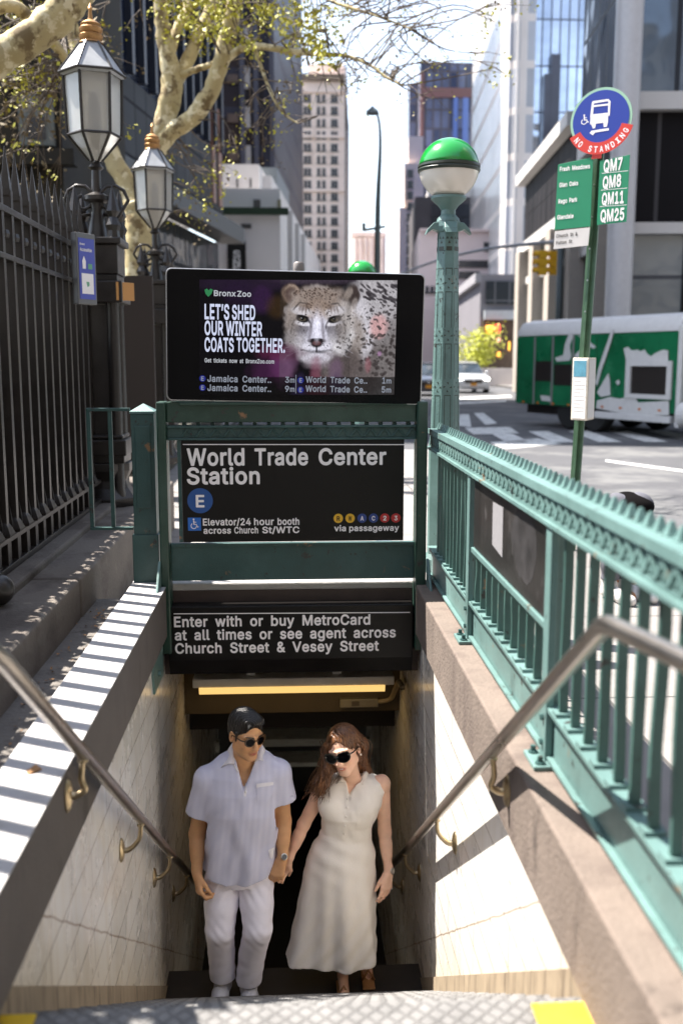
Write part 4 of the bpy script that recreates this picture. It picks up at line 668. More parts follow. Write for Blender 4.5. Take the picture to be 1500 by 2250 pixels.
mb = MB(); poly(mb, [(ru(451),rv(451,637)), (ru(456),rv(456,634)), (ru(460),rv(460,638)), (ru(464),rv(464,634)), (ru(469),rv(469,637)), (ru(466),rv(466,645)), (ru(459),rv(459,652)), (ru(453),rv(453,645))], SC, SU, SV, SN, .0046)
obj('leaf_mark', mb, glow('lit_leaf_green', (.03,.22,.08), .5), t)
# ------------------------------------------------------------------ square post and infill on the left
t = thing('railing_post', 'square teal post with pyramid cap at the left corner of the frame', 'post', (-.815,5.6,.35))
mb = MB().bx(-.878, -.752, 5.545, 5.67, .62, 1.305); mb.bx(-.858, -.772, 5.538, 5.5445, .78, 1.24)
obj('shaft', mb, M_tealD, t, bevel=.006)
obj('foot', MB().bx(-.888, -.742, 5.535, 5.68, .352, .63), M_tealD, t, bevel=.004)
obj('cap', MB().add([(-.884,5.54,1.306), (-.746,5.54,1.306), (-.746,5.676,1.306), (-.884,5.676,1.306), (-.884,5.54,1.318), (-.746,5.54,1.318), (-.746,5.676,1.318), (-.884,5.676,1.318), (-.815,5.608,1.36)],
    [(0,1,5,4), (1,2,6,5), (2,3,7,6), (3,0,4,7), (4,5,8), (5,6,8), (6,7,8), (7,4,8), (3,2,1,0)]), M_teal, t)
t = thing('railing_infill', 'small open teal railing panel between corner post and iron fence', 'railing', (-1.0,5.6,.66))
for x in (-1.118, -1.0): obj('upright', MB().bx(x-.011, x+.011, 5.59, 5.612, .665, 1.318), M_tealD, t, bevel=.002)
obj('top_bar', MB().bx(-1.129, -.889, 5.585, 5.617, 1.318, 1.335), M_tealD, t, bevel=.002)
obj('bottom_bar', MB().bx(-1.129, -.889, 5.585, 5.617, .650, .665), M_tealD, t, bevel=.002)
# ================================================================== RIGHT RAILING
XR = .81; ZT = 1.215
t = thing('iron_railing', 'teal iron railing with toothed top rail and black notice board', 'railing', (XR,3,.35))
YA, YB = .5, 5.60
mb = MB().bx(XR-.028, XR+.075, YA, YB, ZT-.022, ZT)                       # top flange
mb.bx(XR-.034, XR-.0285, YA, YB, ZT-.026, ZT+.002)
mb.bx(XR-.018, XR-.004, YA, YB, ZT-.098, ZT-.0225)                        # fretted fascia
mb.bx(XR-.030, XR-.0185, YA, YB, ZT-.034, ZT-.024).bx(XR-.026, XR-.0185, YA, YB, ZT-.099, ZT-.086).bx(XR-.040, XR+.012, YA, YB, ZT-.112, ZT-.100)
y = YA; k = 0
while y < YB-.08:
    for a, b_ in (((y, ZT-.086), (y+.036, ZT-.036)), ((y+.074, ZT-.086), (y+.038, ZT-.036))):
        mb.prism([(a[0]-.006,a[1]), (a[0]+.006,a[1]), (b_[0]+.006,b_[1]), (b_[0]-.006,b_[1])], (XR-.0185,0,0), (0,1,0), (0,0,1), (-.010,0,0))
    mb.box((XR-.022, y+.037, ZT-.074), (.010,.012,.014)); y += .0745
obj('top_rail', mb, M_teal, t)
teeth = MB(); y = YA
while y < YB-.02:
    s = .014; c = Vector((XR+.028, y, ZT))
    teeth.bx(c.x-.018, c.x+.018, y-.019, y+.019, ZT, ZT+.004)
    teeth.add([c+Vector((-s,-s,.004)), c+Vector((s,-s,.004)), c+Vector((s,s,.004)), c+Vector((-s,s,.004)), c+Vector((-.004,-.004,.034)), c+Vector((.004,-.004,.034)), c+Vector((.004,.004,.034)), c+Vector((-.004,.004,.034))],
              [(0,1,5,4), (1,2,6,5), (2,3,7,6), (3,0,4,7), (4,5,6,7)]); y += .065
obj('toothed_cresting', teeth, M_teal, t)
mb = MB().bx(XR-.006, XR+.006, YA, YB, .365, .525).bx(XR-.028, XR+.028, YA, YB, .5255, .541).bx(XR-.026, XR-.007, YA, YB, .372, .384)
obj('kick_plate', mb, M_teal, t, bevel=.0015, seg=1)
PY_ = (4.30, 2.93, 1.60, .75)
for yp in PY_:
    mb = MB().bx(XR-.032, XR-.008, yp-.032, yp+.032, .37, ZT-.113).bx(XR-.0078, XR+.034, yp-.006, yp+.006, .37, ZT-.113)
    p = obj('rail_post', mb, M_teal, t, bevel=.003)
    pl = obj('base_plate', MB().bx(XR-.075, XR+.05, yp-.075, yp+.065, .353, .368), M_teal, p, bevel=.003)
    for dx, dy in ((-.05,-.05), (-.05,.04)): obj('bolt', MB().lathe([(.016,.368),(.016,.374),(.009,.3745),(.009,.392)], (XR+dx,yp+dy,0), 8), M_tealD, p)
    for zz in (.42,.50): obj('bolt', MB().cyl((XR-.032,yp,zz), (XR-.042,yp,zz), .010, n=6), M_tealD, p)
random.seed(21)
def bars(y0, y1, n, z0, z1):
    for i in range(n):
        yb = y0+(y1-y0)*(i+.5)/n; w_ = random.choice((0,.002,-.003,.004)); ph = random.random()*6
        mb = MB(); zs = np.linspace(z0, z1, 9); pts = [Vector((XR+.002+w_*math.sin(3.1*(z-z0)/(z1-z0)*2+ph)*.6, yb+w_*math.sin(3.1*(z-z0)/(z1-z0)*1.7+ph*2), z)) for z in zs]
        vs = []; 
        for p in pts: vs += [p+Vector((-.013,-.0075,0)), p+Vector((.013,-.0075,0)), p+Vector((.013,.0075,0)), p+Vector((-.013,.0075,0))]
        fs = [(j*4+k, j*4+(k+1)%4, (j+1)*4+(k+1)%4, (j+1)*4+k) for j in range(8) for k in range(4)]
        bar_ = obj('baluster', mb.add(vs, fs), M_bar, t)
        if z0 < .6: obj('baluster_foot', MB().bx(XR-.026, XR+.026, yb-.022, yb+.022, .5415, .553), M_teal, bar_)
foots = []; M_bar = paint('shaded_teal_bars', (.045,.105,.092))  # railing teal again, with the shade on the bar fronts put into the colour
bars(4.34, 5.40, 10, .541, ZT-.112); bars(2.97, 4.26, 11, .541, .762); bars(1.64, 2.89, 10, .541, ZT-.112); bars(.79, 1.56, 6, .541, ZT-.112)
obj('mid_rail', MB().bx(XR-.022, XR+.02, 2.963, 4.267, .7625, .786), M_teal, t, bevel=.003)
M_scr = mat('scuffed_black_board', (.020,.018,.017), .35, var=.4, scale=5, bump=.1, bscale=30); overlay(M_scr, (.14,.13,.13), 3.5, .58, .85, seed=6); overlay(M_scr, (.30,.18,.10), 5, .72, .8, seed=9)
nb = obj('notice_board', MB().bx(XR-.014, XR-.002, 2.975, 4.255, .79, ZT-.125), M_scr, t, bevel=.003)
M_peel = mat('peeled_sticker', (.24,.235,.245), .7, var=.25, scale=60, stretch=(1,6,1))
obj('sticker_residue', MB().prism([(3.655,.86), (3.845,.875), (3.85,1.045), (3.66,1.05)], (XR-.0145,0,0), (0,1,0), (0,0,1), (-.0012,0,0)), M_peel, nb)
M_smear = mat('glue_smear', (.034,.032,.033), .45, var=.6, scale=9)
rr_ = np.random.default_rng(4); sm_ = [(3.32+.16*math.cos(a)*(1+.25*rr_.random()), .975+.115*math.sin(a)*(1+.25*rr_.random())) for a in np.linspace(0, 2*math.pi, 26)[:-1]]
obj('glue_smear', MB().prism(sm_, (XR-.0143,0,0), (0,1,0), (0,0,1), (-.0006,0,0)), M_smear, nb)
# ================================================================== HANDRAILS
M_ss = mat('brushed_stainless', (.50,.46,.42), .30, metal=1.0, var=.15, scale=4, stretch=(1,1,1)); M_brz = mat('bronze_bracket', (.46,.37,.24), .34, metal=1.0, var=.2, scale=30)
def handrail(s, label, y1, z1, slope, tail, br):
    t = thing('handrail', label, 'handrail', (s*.66,3,0))
    yb = 6.6; pts = tail + [(s*.64,y1,z1), (s*.64,yb,z1-slope*(yb-y1))]
    P = [Vector(p) for p in pts]; Q = []
    for i, p in enumerate(P):
        if 0 < i < len(P)-1:
            a = (P[i-1]-p).normalized(); c = (P[i+1]-p).normalized()
            for q in (0,.25,.5,.75,1): Q.append((p+a*.035)*(1-q)**2 + p*2*q*(1-q) + (p+c*.035)*q*q)
        else: Q.append(p)
    obj('rail', MB().tube(Q, .0215, 20), M_ss, t, smooth=True)
    for y, xw in br:
        zr = z1-slope*(y-y1); zc = zr-.135; y2 = y+.0
        mb = MB().tube(smooth_path([(s*(xw-.004),y2,zc), (s*(xw-.03),y2,zc), (s*(xw-.055),y2,zc+.018), (s*(.648),y2,zc+.055), (s*.642,y2,zr-.02)], 5), lerpr([.014,.012,.010,.0095,.009], 5), 10)
        b_ = obj('bracket', mb, M_brz, t, smooth=True)
        Rz = Matrix.Rotation(math.radians(90)*s, 3, 'Y')
        ro = MB(); o0 = len(ro.v); ro.lathe([(.043,0), (.043,.004), (.036,.010), (.018,.016), (0,.017)], (0,0,0), 20)
        ro.v = [tuple(Vector((s*xw-s*v[2], y2+v[1]*.78, zc+v[0]*1.25))) for v in ro.v]
        obj('rosette', ro, M_brz, b_, smooth='auto')
        sd = MB().lathe([(.016,zr-.026), (.017,zr-.022), (.012,zr-.016)], (s*.642,y2,0), 12); obj('saddle', sd, M_brz, b_)
handrail(1, 'polished steel handrail on the sunlit stair wall bending level at its top', 1.947, 1.067, .667, [(.80,.9,1.10), (.70,1.62,1.075)], [(3.02,.694), (4.18,.729), (5.35,.729), (6.2,.729)])
handrail(-1, 'polished steel handrail on the shaded stair wall by the man', 2.145, .952, .690, [(-.68,.9,1.20), (-.65,1.75,1.18)], [(2.93,.694), (3.98,.729), (4.88,.729), (5.62,.729)])
# ================================================================== GREEN GLOBE LAMPS
M_gl = mat('green_globe', (.005,.26,.035), .18, coat=.6); M_milk = mat('milky_globe', (.78,.73,.66), .22, coat=.4); M_band2 = mat('dark_globe_band', (.025,.035,.025), .4)
def globe_lamp(label, cx, cy, zg, full=True):
    t = thing('globe_lamp', label, 'street lamp', (cx,cy,.35), 'green globe subway lamps')
    k = .170
    obj('upper_globe', MB().lathe([(k*.995*math.cos(a), k*.97*math.sin(a)) for a in np.linspace(.10, math.pi/2-.001, 14)]+[(0,k*.97)], (cx,cy,zg), 36), M_gl, t, smooth=True)
    obj('lower_globe', MB().lathe([(.07,-k*.93)]+[(k*.98*math.cos(a), k*.98*math.sin(a)) for a in np.linspace(-1.15, -.04, 14)], (cx,cy,zg), 36), M_milk, t, smooth=True)
    obj('globe_band', MB().lathe([(k*.96,-.022), (k*1.01,-.02), (k*1.03,-.008), (k*1.0,.0), (k*1.03,.006), (k*1.02,.018), (k*.96,.02)], (cx,cy,zg), 36), M_band2, t, smooth='auto')
    obj('neck', MB().lathe([(.098,-.150), (.100,-.164), (.085,-.178), (.058,-.20), (.040,-.225), (.042,-.25), (.060,-.268), (.066,-.285), (.03,-.29)], (cx,cy,zg), 28), M_teal, t, smooth='auto')
    zt = zg-.285; zb = .36
    r0, r1 = .088, .060          # octagonal tapered shaft
    obj('shaft', MB().lathe([(r0*1.35,zb), (r0*1.35,zb+.08), (r0*1.12,zb+.11), (r0*1.10,1.10), (r0,1.16), (r1,zt-.05)], (cx,cy,0), 8, ph=math.pi/8), M_teal, t, bevel=.004)
    cap = MB().lathe([(.066,zt-.06), (.072,zt-.03), (.070,zt)], (cx,cy,0), 8, ph=math.pi/8)
    for q in range(4):
        a = q*math.pi/2 + math.pi/4*0; d = Vector((math.cos(a), math.sin(a), 0)); e = Vector((-d.y, d.x, 0)); c = Vector((cx,cy,0))
        pr_ = [(.05,zt-.005), (.085,zt-.010), (.118,zt-.045), (.130,zt-.075), (.118,zt-.066), (.09,zt-.045), (.05,zt-.06)]
        cap.prism(pr_, c-e*.034, d, Vector((0,0,1)), e*.068)
    obj('flared_cap', cap, M_teal, t, bevel=.003)
    pat = MB(); tr = MB()
    for q in range(8):
        a = q*math.pi/4; d = Vector((math.cos(a), math.sin(a), 0)); e = Vector((-d.y, d.x, 0))
        def R_(z): return (r0 + (r1-r0)*(z-1.16)/(zt-.05-1.16))*math.cos(math.pi/8)+.0012
        z = 1.20
        while z < zt-.28:
            z2 = min(z+.20, zt-.26)
            for ua, ub, za, zb2 in ((-.019,-.016,z,z2), (.016,.019,z,z2), (-.019,.019,z2-.004,z2)):
                pat.add([Vector((cx,cy,0))+d*R_(zz)+e*uu+Vector((0,0,zz)) for uu, zz in ((ua,za),(ub,za),(ub,zb2),(ua,zb2))], [(0,1,2,3)])
            zc = z2+.045
            for an in range(4):
                th = an*math.pi/2; c2 = (math.cos(th)*.014, math.sin(th)*.018)
                pts = [(c2[0]-.5*math.cos(th)*.008+.004*math.sin(th), c2[1]-.5*math.sin(th)*.008-.004*math.cos(th)), (c2[0]+.010*math.cos(th)+.006*math.sin(th), c2[1]+.010*math.sin(th)-.006*math.cos(th)), (c2[0]+.010*math.cos(th)-.006*math.sin(th), c2[1]+.010*math.sin(th)+.006*math.cos(th))]
                if z2+.09 < zt-.2: pat.add([Vector((cx,cy,0))+d*R_(zc+v)+e*u+Vector((0,0,zc+v)) for u, v in pts], [(0,1,2)])
            z += .29
        for pts in ([(-.018,zt-.10),(-.004,zt-.10),(-.011,zt-.085)], [(.018,zt-.10),(.004,zt-.10),(.011,zt-.085)], [(-.008,zt-.125),(.008,zt-.125),(0,zt-.108)], [(-.016,zt-.165),(.016,zt-.165),(.016,zt-.142),(-.016,zt-.142)]):
            pat.add([Vector((cx,cy,0))+d*(R_(zz)+.001)+e*uu+Vector((0,0,zz)) for uu, zz in pts], [tuple(range(len(pts)))])
    obj('pierced_ornament', pat, M_band2, t)
globe_lamp('tall teal lamp with green and white globe at the railing corner', .895, 5.75, 2.655)
c2 = at(795, 601, 12.2); globe_lamp('farther green globe lamp peeking up above the display screen', c2.x, c2.y, c2.z-.01)
# ================================================================== IRON FENCE ON THE LEFT
M_iron = mat('black_iron', (.022,.018,.016), .33, var=.25, scale=12, bump=.15, bscale=80)
XF = -1.5
t = thing('iron_fence', 'tall black iron churchyard fence with spear tops on the plinth', 'fence', (XF,4,.5))
obj('lower_rails', MB().bx(XF-.035, XF+.035, .2, 7.75, .655, .685).bx(XF-.035, XF+.035, .2, 7.75, .502, .535), M_iron, t, bevel=.004)
obj('upper_rails', MB().bx(XF-.032, XF+.032, .2, 7.75, 2.36, 2.395).bx(XF-.03, XF+.03, .2, 7.75, 2.12, 2.15), M_iron, t, bevel=.004)
pk = MB().box((0,0,1.50), (.054,.044,1.98))
pk.add([(a*.05*s0, b_*.052*s0, z) for z, s0 in ((2.395,.9), (2.45,.75), (2.465,1.0), (2.50,.95), (2.72,.06)) for a, b_ in ((-.5,-.5), (.5,-.5), (.5,.5), (-.5,.5))],
       [(j*4+k, j*4+(k+1)%4, (j+1)*4+(k+1)%4, (j+1)*4+k) for j in range(4) for k in range(4)])
pk.add([(a*.02*s0, b_*.02*s0, z) for z, s0 in ((.686,2.6), (.70,2.8), (.74,1.9), (.76,1.2))  for a, b_ in ((-.9,-.9), (.9,-.9), (.9,.9), (-.9,.9))],
       [(j*4+k, j*4+(k+1)%4, (j+1)*4+(k+1)%4, (j+1)*4+k) for j in range(3) for k in range(4)])
pk_o = obj('picket', pk, M_iron, t, bevel=.002, seg=1); pk_o.location = (XF,.45,0); 
pk_o.parent = None; setparent(pk_o, t)
y = .45+.19
while y < 7.6:
    c = pk_o.copy(); COL.objects.link(c); c.location = (XF,y,0); y += .19
mb = MB(); mo = MB(); y = .3
while y < 7.65:
    mb.box((XF,y+.05,.59), (.022,.022,.11)); mb.box((XF,y,.60), (.03,.05,.1))                      # band of short balusters and bosses
    for q in (.095,): 
        mb.add([(XF+a*.022*s0, y+q+b_*.022*s0, z) for z, s0 in ((.686,1.0), (.70,.7), (.72,1.1), (.83,.08)) for a, b_ in ((-.7,-.7), (.7,-.7), (.7,.7), (-.7,.7))],
           [(j*4+k, j*4+(k+1)%4, (j+1)*4+(k+1)%4, (j+1)*4+k) for j in range(3) for k in range(4)])
    mo.lathe([(.0,-.026), (.03,-.02), (.036,0), (.03,.02), (0,.026)], (XF,y+.05,2.255), 8); mo.box((XF,y+.05,2.255), (.014,.02,.20)); y += .19
obj('dog_bars', mb, M_iron, t); obj('fretwork', mo, M_iron, t)
for yb in (2.0, 4.62): obj('ball_foot', MB().ball((XF+.13,yb,.535), .075, 18, 12), M_iron, t, smooth=True)
# hedge behind the fence that keeps the plinth in shade
def leaf_cloud(mb, n, fn, size, flat=.5, squish=1.0):
    for _ in range(n):
        p = Vector(fn()); s = size*random.uniform(.6,1.4)
        a = Vector((random.gauss(0,1), random.gauss(0,1), random.gauss(0,1))).normalized(); b_ = a.orthogonal().normalized(); b_ = (Matrix.Rotation(random.random()*6.28, 3, a) @ b_); c = a.cross(b_)
        mb.add([p-b_*s, p-c*s*flat-b_*s*.1, p+b_*s, p+c*s*flat-b_*s*.1], [(0,1,2,3)])
random.seed(5)
t = thing('hedge', 'dark clipped hedge close behind the black iron fence', 'hedge', (-2.1,4,.47))
mb = MB()
def hedge_pt():
    a = random.random(); y = random.uniform(-1.5,9.2); top = 1.80+.05*math.sin(y*2.1)+.04*math.sin(y*5.3+1)
    if a < .45: return (-1.72-random.random()**2*.15, y, random.uniform(.5,top))
    if a < .8: return (random.uniform(-2.6,-1.72), y, top-random.random()**2*.14)
    return (random.uniform(-2.6,-1.72), y, random.uniform(.5,top))
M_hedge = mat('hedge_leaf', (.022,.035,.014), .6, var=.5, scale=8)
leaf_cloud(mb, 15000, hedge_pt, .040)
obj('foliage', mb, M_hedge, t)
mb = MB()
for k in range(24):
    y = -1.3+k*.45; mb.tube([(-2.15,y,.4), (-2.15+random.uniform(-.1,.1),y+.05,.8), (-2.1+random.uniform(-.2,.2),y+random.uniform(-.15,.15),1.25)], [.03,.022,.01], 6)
obj('shade_core', MB().bx(-2.55, -1.80, -1.5, 9.2, .47, 1.70), mat('hedge_dark_core', (.008,.010,.006), .95, var=.4, scale=12), t)  # solid box added inside the foliage to block sun leaking onto the plinth
obj('stems', mb, mat('hedge_stem', (.05,.035,.025), .8, var=.3), t)
# ================================================================== LANTERN PILLARS
M_pane = mat('frosted_lantern_glass', (.90,.88,.82), .35, coat=.3); nodes_of(M_pane)[2].inputs['Transmission Weight'].default_value = .62; M_gold = mat('gilded_copper', (.42,.23,.09), .45, metal=.6, var=.25, scale=20)
M_zinc = mat('grey_zinc_roof', (.36,.37,.38), .45, metal=.3, var=.15, scale=9); M_amber = mat('worn_brass_plate', (.5,.25,.08), .5, metal=.3)
def lantern(label, lx, ly):
    t = thing('lantern_pillar', label, 'lamp post', (lx,ly,.457), 'iron lantern pillars of the churchyard gate')
    B = Vector((lx,ly,0))
    obj('pedestal', MB().lathe([(.24,.46), (.25,.52), (.19,.60), (.17,.66), (.21,.74), (.21,.80)], B, 8, ph=math.pi/8).bx(lx-.17,lx+.17,ly-.17,ly+.17,.80,.90), M_iron, t, bevel=.006)
    for a, b_ in ((-.11,-.11), (.11,-.11), (.11,.11), (-.11,.11)):
        obj('column', MB().lathe([(.062,.45), (.075,.50), (.05,.60), (.048,2.0), (.06,2.06)], B+Vector((a,b_,0)), 12), M_iron, t, smooth='auto')
    obj('core', MB().bx(lx-.10,lx+.10,ly-.10,ly+.10,.9,2.02), M_iron, t)
    obj('collar', MB().bx(lx-.19,lx+.19,ly-.19,ly+.19,.86,.985).bx(lx-.165,lx+.165,ly-.165,ly+.165,.99,1.02), M_iron, t, bevel=.01)
    obj('capital', MB().bx(lx-.20,lx+.20,ly-.20,ly+.20,2.03,2.19).bx(lx-.16,lx+.16,ly-.16,ly+.16,2.191,2.24).bx(lx-.17,lx+.17,ly-.17,ly+.17,2.241,2.46).bx(lx-.20,lx+.20,ly-.20,ly+.20,2.461,2.51), M_iron, t, bevel=.008)
    for a, b_ in ((-.14,-.14), (.14,-.14), (.14,.14), (-.14,.14)):
        obj('spire', MB().lathe([(.05,2.51), (.045,2.56), (.06,2.60), (.03,2.66), (.055,2.70), (.0,2.90)], B+Vector((a,b_,0)), 8), M_iron, t)
    obj('shaft', MB().lathe([(.085,2.51), (.07,2.6), (.045,2.72), (.055,2.78), (.10,2.80), (.10,2.83), (.04,2.86), (.035,3.02), (.06,3.04), (.03,3.08)], B, 14), M_iron, t, smooth='auto')
    for s in (-1,1):
        pts = [Vector((s*(.05+.13*(1-q/14.)*math.cos(q*.62)+ .06), -.02, 2.80+.13*(1-q/16.)*math.sin(q*.62)))+B for q in range(14)]
        obj('scroll', MB().tube([B+Vector((s*.03,0,2.70)), B+Vector((s*.16,0,2.68))]+pts, .014, 8), M_iron, t, smooth=True)
    rb, rm, re = .045, .215, .245; zb, z1, z2, z3 = 3.09, 3.27, 3.70, 3.93
    fr = MB(); gl = MB(); rf = MB(); rib = MB()
    for q in range(6):
        a0, a1 = q*math.pi/3+.26, (q+1)*math.pi/3+.26
        def P(r, a, z): return B+Vector((r*math.cos(a), r*math.sin(a), z))
        fr.tube([P(rb,a0,zb), P(rm*.93,a0,z1), P(rm,a0,z2)], .012, 6)
        fr.tube([P(rm*.93,a0,z1), P(rm*.93,a1,z1)], .010, 6); fr.tube([P(rm,a0,z2), P(rm,a1,z2)], .012, 6)
        gl.quad(P(rm*.93-.008,a0,z1), P(rm*.93-.008,a1,z1), P(rm-.008,a1,z2), P(rm-.008,a0,z2)); gl.quad(P(rb,a0,zb), P(rb,a1,zb), P(rm*.93-.008,a1,z1), P(rm*.93-.008,a0,z1))
        rf.quad(P(re,a0,z2+.015), P(re,a1,z2+.015), P(.085,a1,z3), P(.085,a0,z3)); rf.quad(P(re,a0,z2+.015), P(re,a1,z2+.015), P(re*.9,a1,z2-.012), P(re*.9,a0,z2-.012))
        rib.tube([P(re+.004,a0,z2+.012), P(.088,a0,z3)], .009, 6); rib.tube([P(re,a0,z2+.012), P(re,a1,z2+.012)], .010, 6)
    obj('lantern_frame', fr, M_iron, t); obj('glass_panes', gl, M_pane, t); obj('lantern_roof', rf, M_zinc, t); obj('roof_ribs', rib, M_iron, t)
    obj('burner', MB().lathe([(.03,3.2), (.05,3.3), (.05,3.5), (.02,3.58)], B, 12), mat('cream_mantle', (.7,.62,.45), .6), t, smooth=True)
    obj('finial', MB().lathe([(.09,3.93), (.075,3.95), (.085,3.965), (.09,3.985), (.072,4.00), (.085,4.015), (.088,4.035), (.07,4.05), (.078,4.065), (.05,4.085), (.02,4.10), (.012,4.16), (.018,4.175), (.0,4.22)], B, 18), M_gold, t, smooth='auto')
    return t
lantern('nearer iron lantern pillar at the end of the spear fence', -1.46, 7.95)
t2 = lantern('farther iron lantern pillar beside the mottled tree trunk', at(340,500,11.6).x, 11.6)
for ch in t2.children: pass
t2.location.z += -.03
gb = obj('gate_board', MB().bx(at(262,700,10.2).x, at(338,700,10.2).x, 10.15, 10.22, .45, 2.42), mat('brown_gate_board', (.028,.019,.014), .75, var=.15, scale=20)); group(gb, 'plain dark brown board closing the gap between the two lantern pillars', 'gate board')
pq = at(275,640,7.8)
pl = obj('metal_plaque', MB().box((pq.x,pq.y,pq.z), (.008,.17,.135), Matrix.Rotation(math.radians(-42),3,'Z')), M_amber, None, bevel=.003); group(pl, 'small brass edged plaque fixed on the side of the nearer pillar', 'plaque')
obj('plaque_face', MB().box((pq.x-.0055*math.cos(math.radians(-42))*-1*-1,pq.y-.0055*abs(math.sin(math.radians(-42))),pq.z), (.004,.13,.10), Matrix.Rotation(math.radians(-42),3,'Z')), mat('etched_zinc', (.28,.28,.3), .5, var=.4, scale=60, stretch=(1,1,.2)), pl)
# blue information board on the fence
t = thing('information_board', 'blue information board in grey frame hung on the iron fence', 'sign', (-1.42,6.95,2.2))
Pa, Pb = at(183,528,6.85), at(211,545,6.85); c = Vector((-1.385,6.98,2.205)); RB = Matrix.Rotation(math.radians(60), 3, 'Z')
iu, iv, inn = RB @ Vector((1,0,0)), Vector((0,0,1)), RB @ Vector((0,-1,0))
obj('frame', MB().box(c, (.19,.05,.47), RB), mat('grey_board_frame', (.12,.12,.12), .5), t, bevel=.006)
obj('face', MB().box(c+inn*.0265, (.155,.003,.40), RB), mat('board_blue', (.035,.05,.38), .4), t)
mb = MB(); F0 = c+inn*.0285
for q in ([(-.058,-.03),(.058,-.03),(.058,-.165),(-.058,-.165)],): poly(mb, q, F0, iu, iv, inn, .001)
letters(mb, 'Elevator', -.066, -.016, .155, .014, F0, iu, iv, inn, .001); letters(mb, 'Accessible', -.066, .05, .115, .022, F0, iu, iv, inn, .001)
mb2 = MB()
poly(mb, [(-.045,.0), (-.015,.0), (-.012,.05), (-.03,.085), (-.048,.05)], F0, iu, iv, inn, .001)
poly(mb2, [(.01,.0), (.05,.0), (.05,.035), (.01,.035)], F0, iu, iv, inn, .001); poly(mb2, [(-.015,-.085), (.015,-.085), (.015,-.11), (-.005,-.12)], F0, iu, iv, inn, .0015)
obj('white_print', mb, M_white2, t); obj('small_print', mb2, mat('board_green', (.12,.35,.2), .5), t)
# ================================================================== TREES
M_bark = mat('plane_tree_bark', (.44,.36,.19), .85, var=.2, scale=3, bump=.3, bscale=25, stretch=(1,1,.5)); overlay(M_bark, (.17,.12,.055), 4, .52, .60, seed=3); overlay(M_bark, (.66,.58,.38), 5, .54, .60, seed=9)
M_twig = mat('dark_twig', (.10,.075,.055), .8, var=.3); M_lf = mat('spring_leaf', (.42,.40,.03), .55, var=.35, scale=3); M_lf2 = mat('brown_bud', (.15,.11,.05), .7, var=.4, scale=3)
for m_ in (M_lf,):
    n, L, b = nodes_of(m_); b.inputs['Subsurface Weight'].default_value = 0
def limb(pts, Y, dY=0.0):
    P = []; R = []
    for i, (px, py, wpx) in enumerate(pts):
        y = Y+dY*i/(len(pts)-1); P.append(at(px,py,y)); R.append(wpx*.5*y/FPX)
    Q = smooth_path(P, 5); r = lerpr(R, 5)
    for i, q in enumerate(Q):
        if 0 < i < len(Q)-1: Q[i] = q + Vector((random.gauss(0,1), random.gauss(0,1), random.gauss(0,1)))*r[i]*.05; r[i] *= random.uniform(.95,1.06)
    return Q, r
random.seed(11)
def tree(name, label, limbs, crowns, base, cat='tree'):
    t = thing(name, label, cat, base); allp = []
    for nm, pts, Y, dY in limbs:
        Q, r = limb(pts, Y, dY); obj(nm, MB().tube(Q, r, 12), M_bark, t, smooth=True); allp += Q
    tw, la, lb = MB(), MB(), MB()
    for (xa, ya, xb, yb, n, Y, dY, nl, spread, size, mixb) in crowns:
        for _ in range(n):
            c = at(random.uniform(xa,xb), random.uniform(ya,yb), Y+random.uniform(-dY,dY))
            q = min(allp, key=lambda p: (p-c).length + random.random()*.6); mid = (q+c)/2 + Vector((random.gauss(0,.12), random.gauss(0,.12), random.uniform(-.05,.2)))
            pth = smooth_path([q, mid, c], 4); tw.tube(pth, lerpr([.011,.008,.004], 4), 5)
            for k in range(3):
                e = c + Vector((random.gauss(0,spread), random.gauss(0,spread), random.gauss(-.05,spread*.7))); tw.tube([pth[-3], (pth[-3]+e)/2+Vector((0,0,.03)), e], [.005,.004,.002], 4)
                leaf_cloud(lb if random.random() < mixb else la, nl//3, lambda: e+Vector((random.gauss(0,spread*.42), random.gauss(0,spread*.42), random.gauss(0,spread*.34))), size, .55)
    obj('twigs', tw, M_twig, t)
    if la.v: obj('crown', la, M_lf, t)
    if lb.v: obj('crown', lb, M_lf2, t, label='brown unopened buds')
    return t
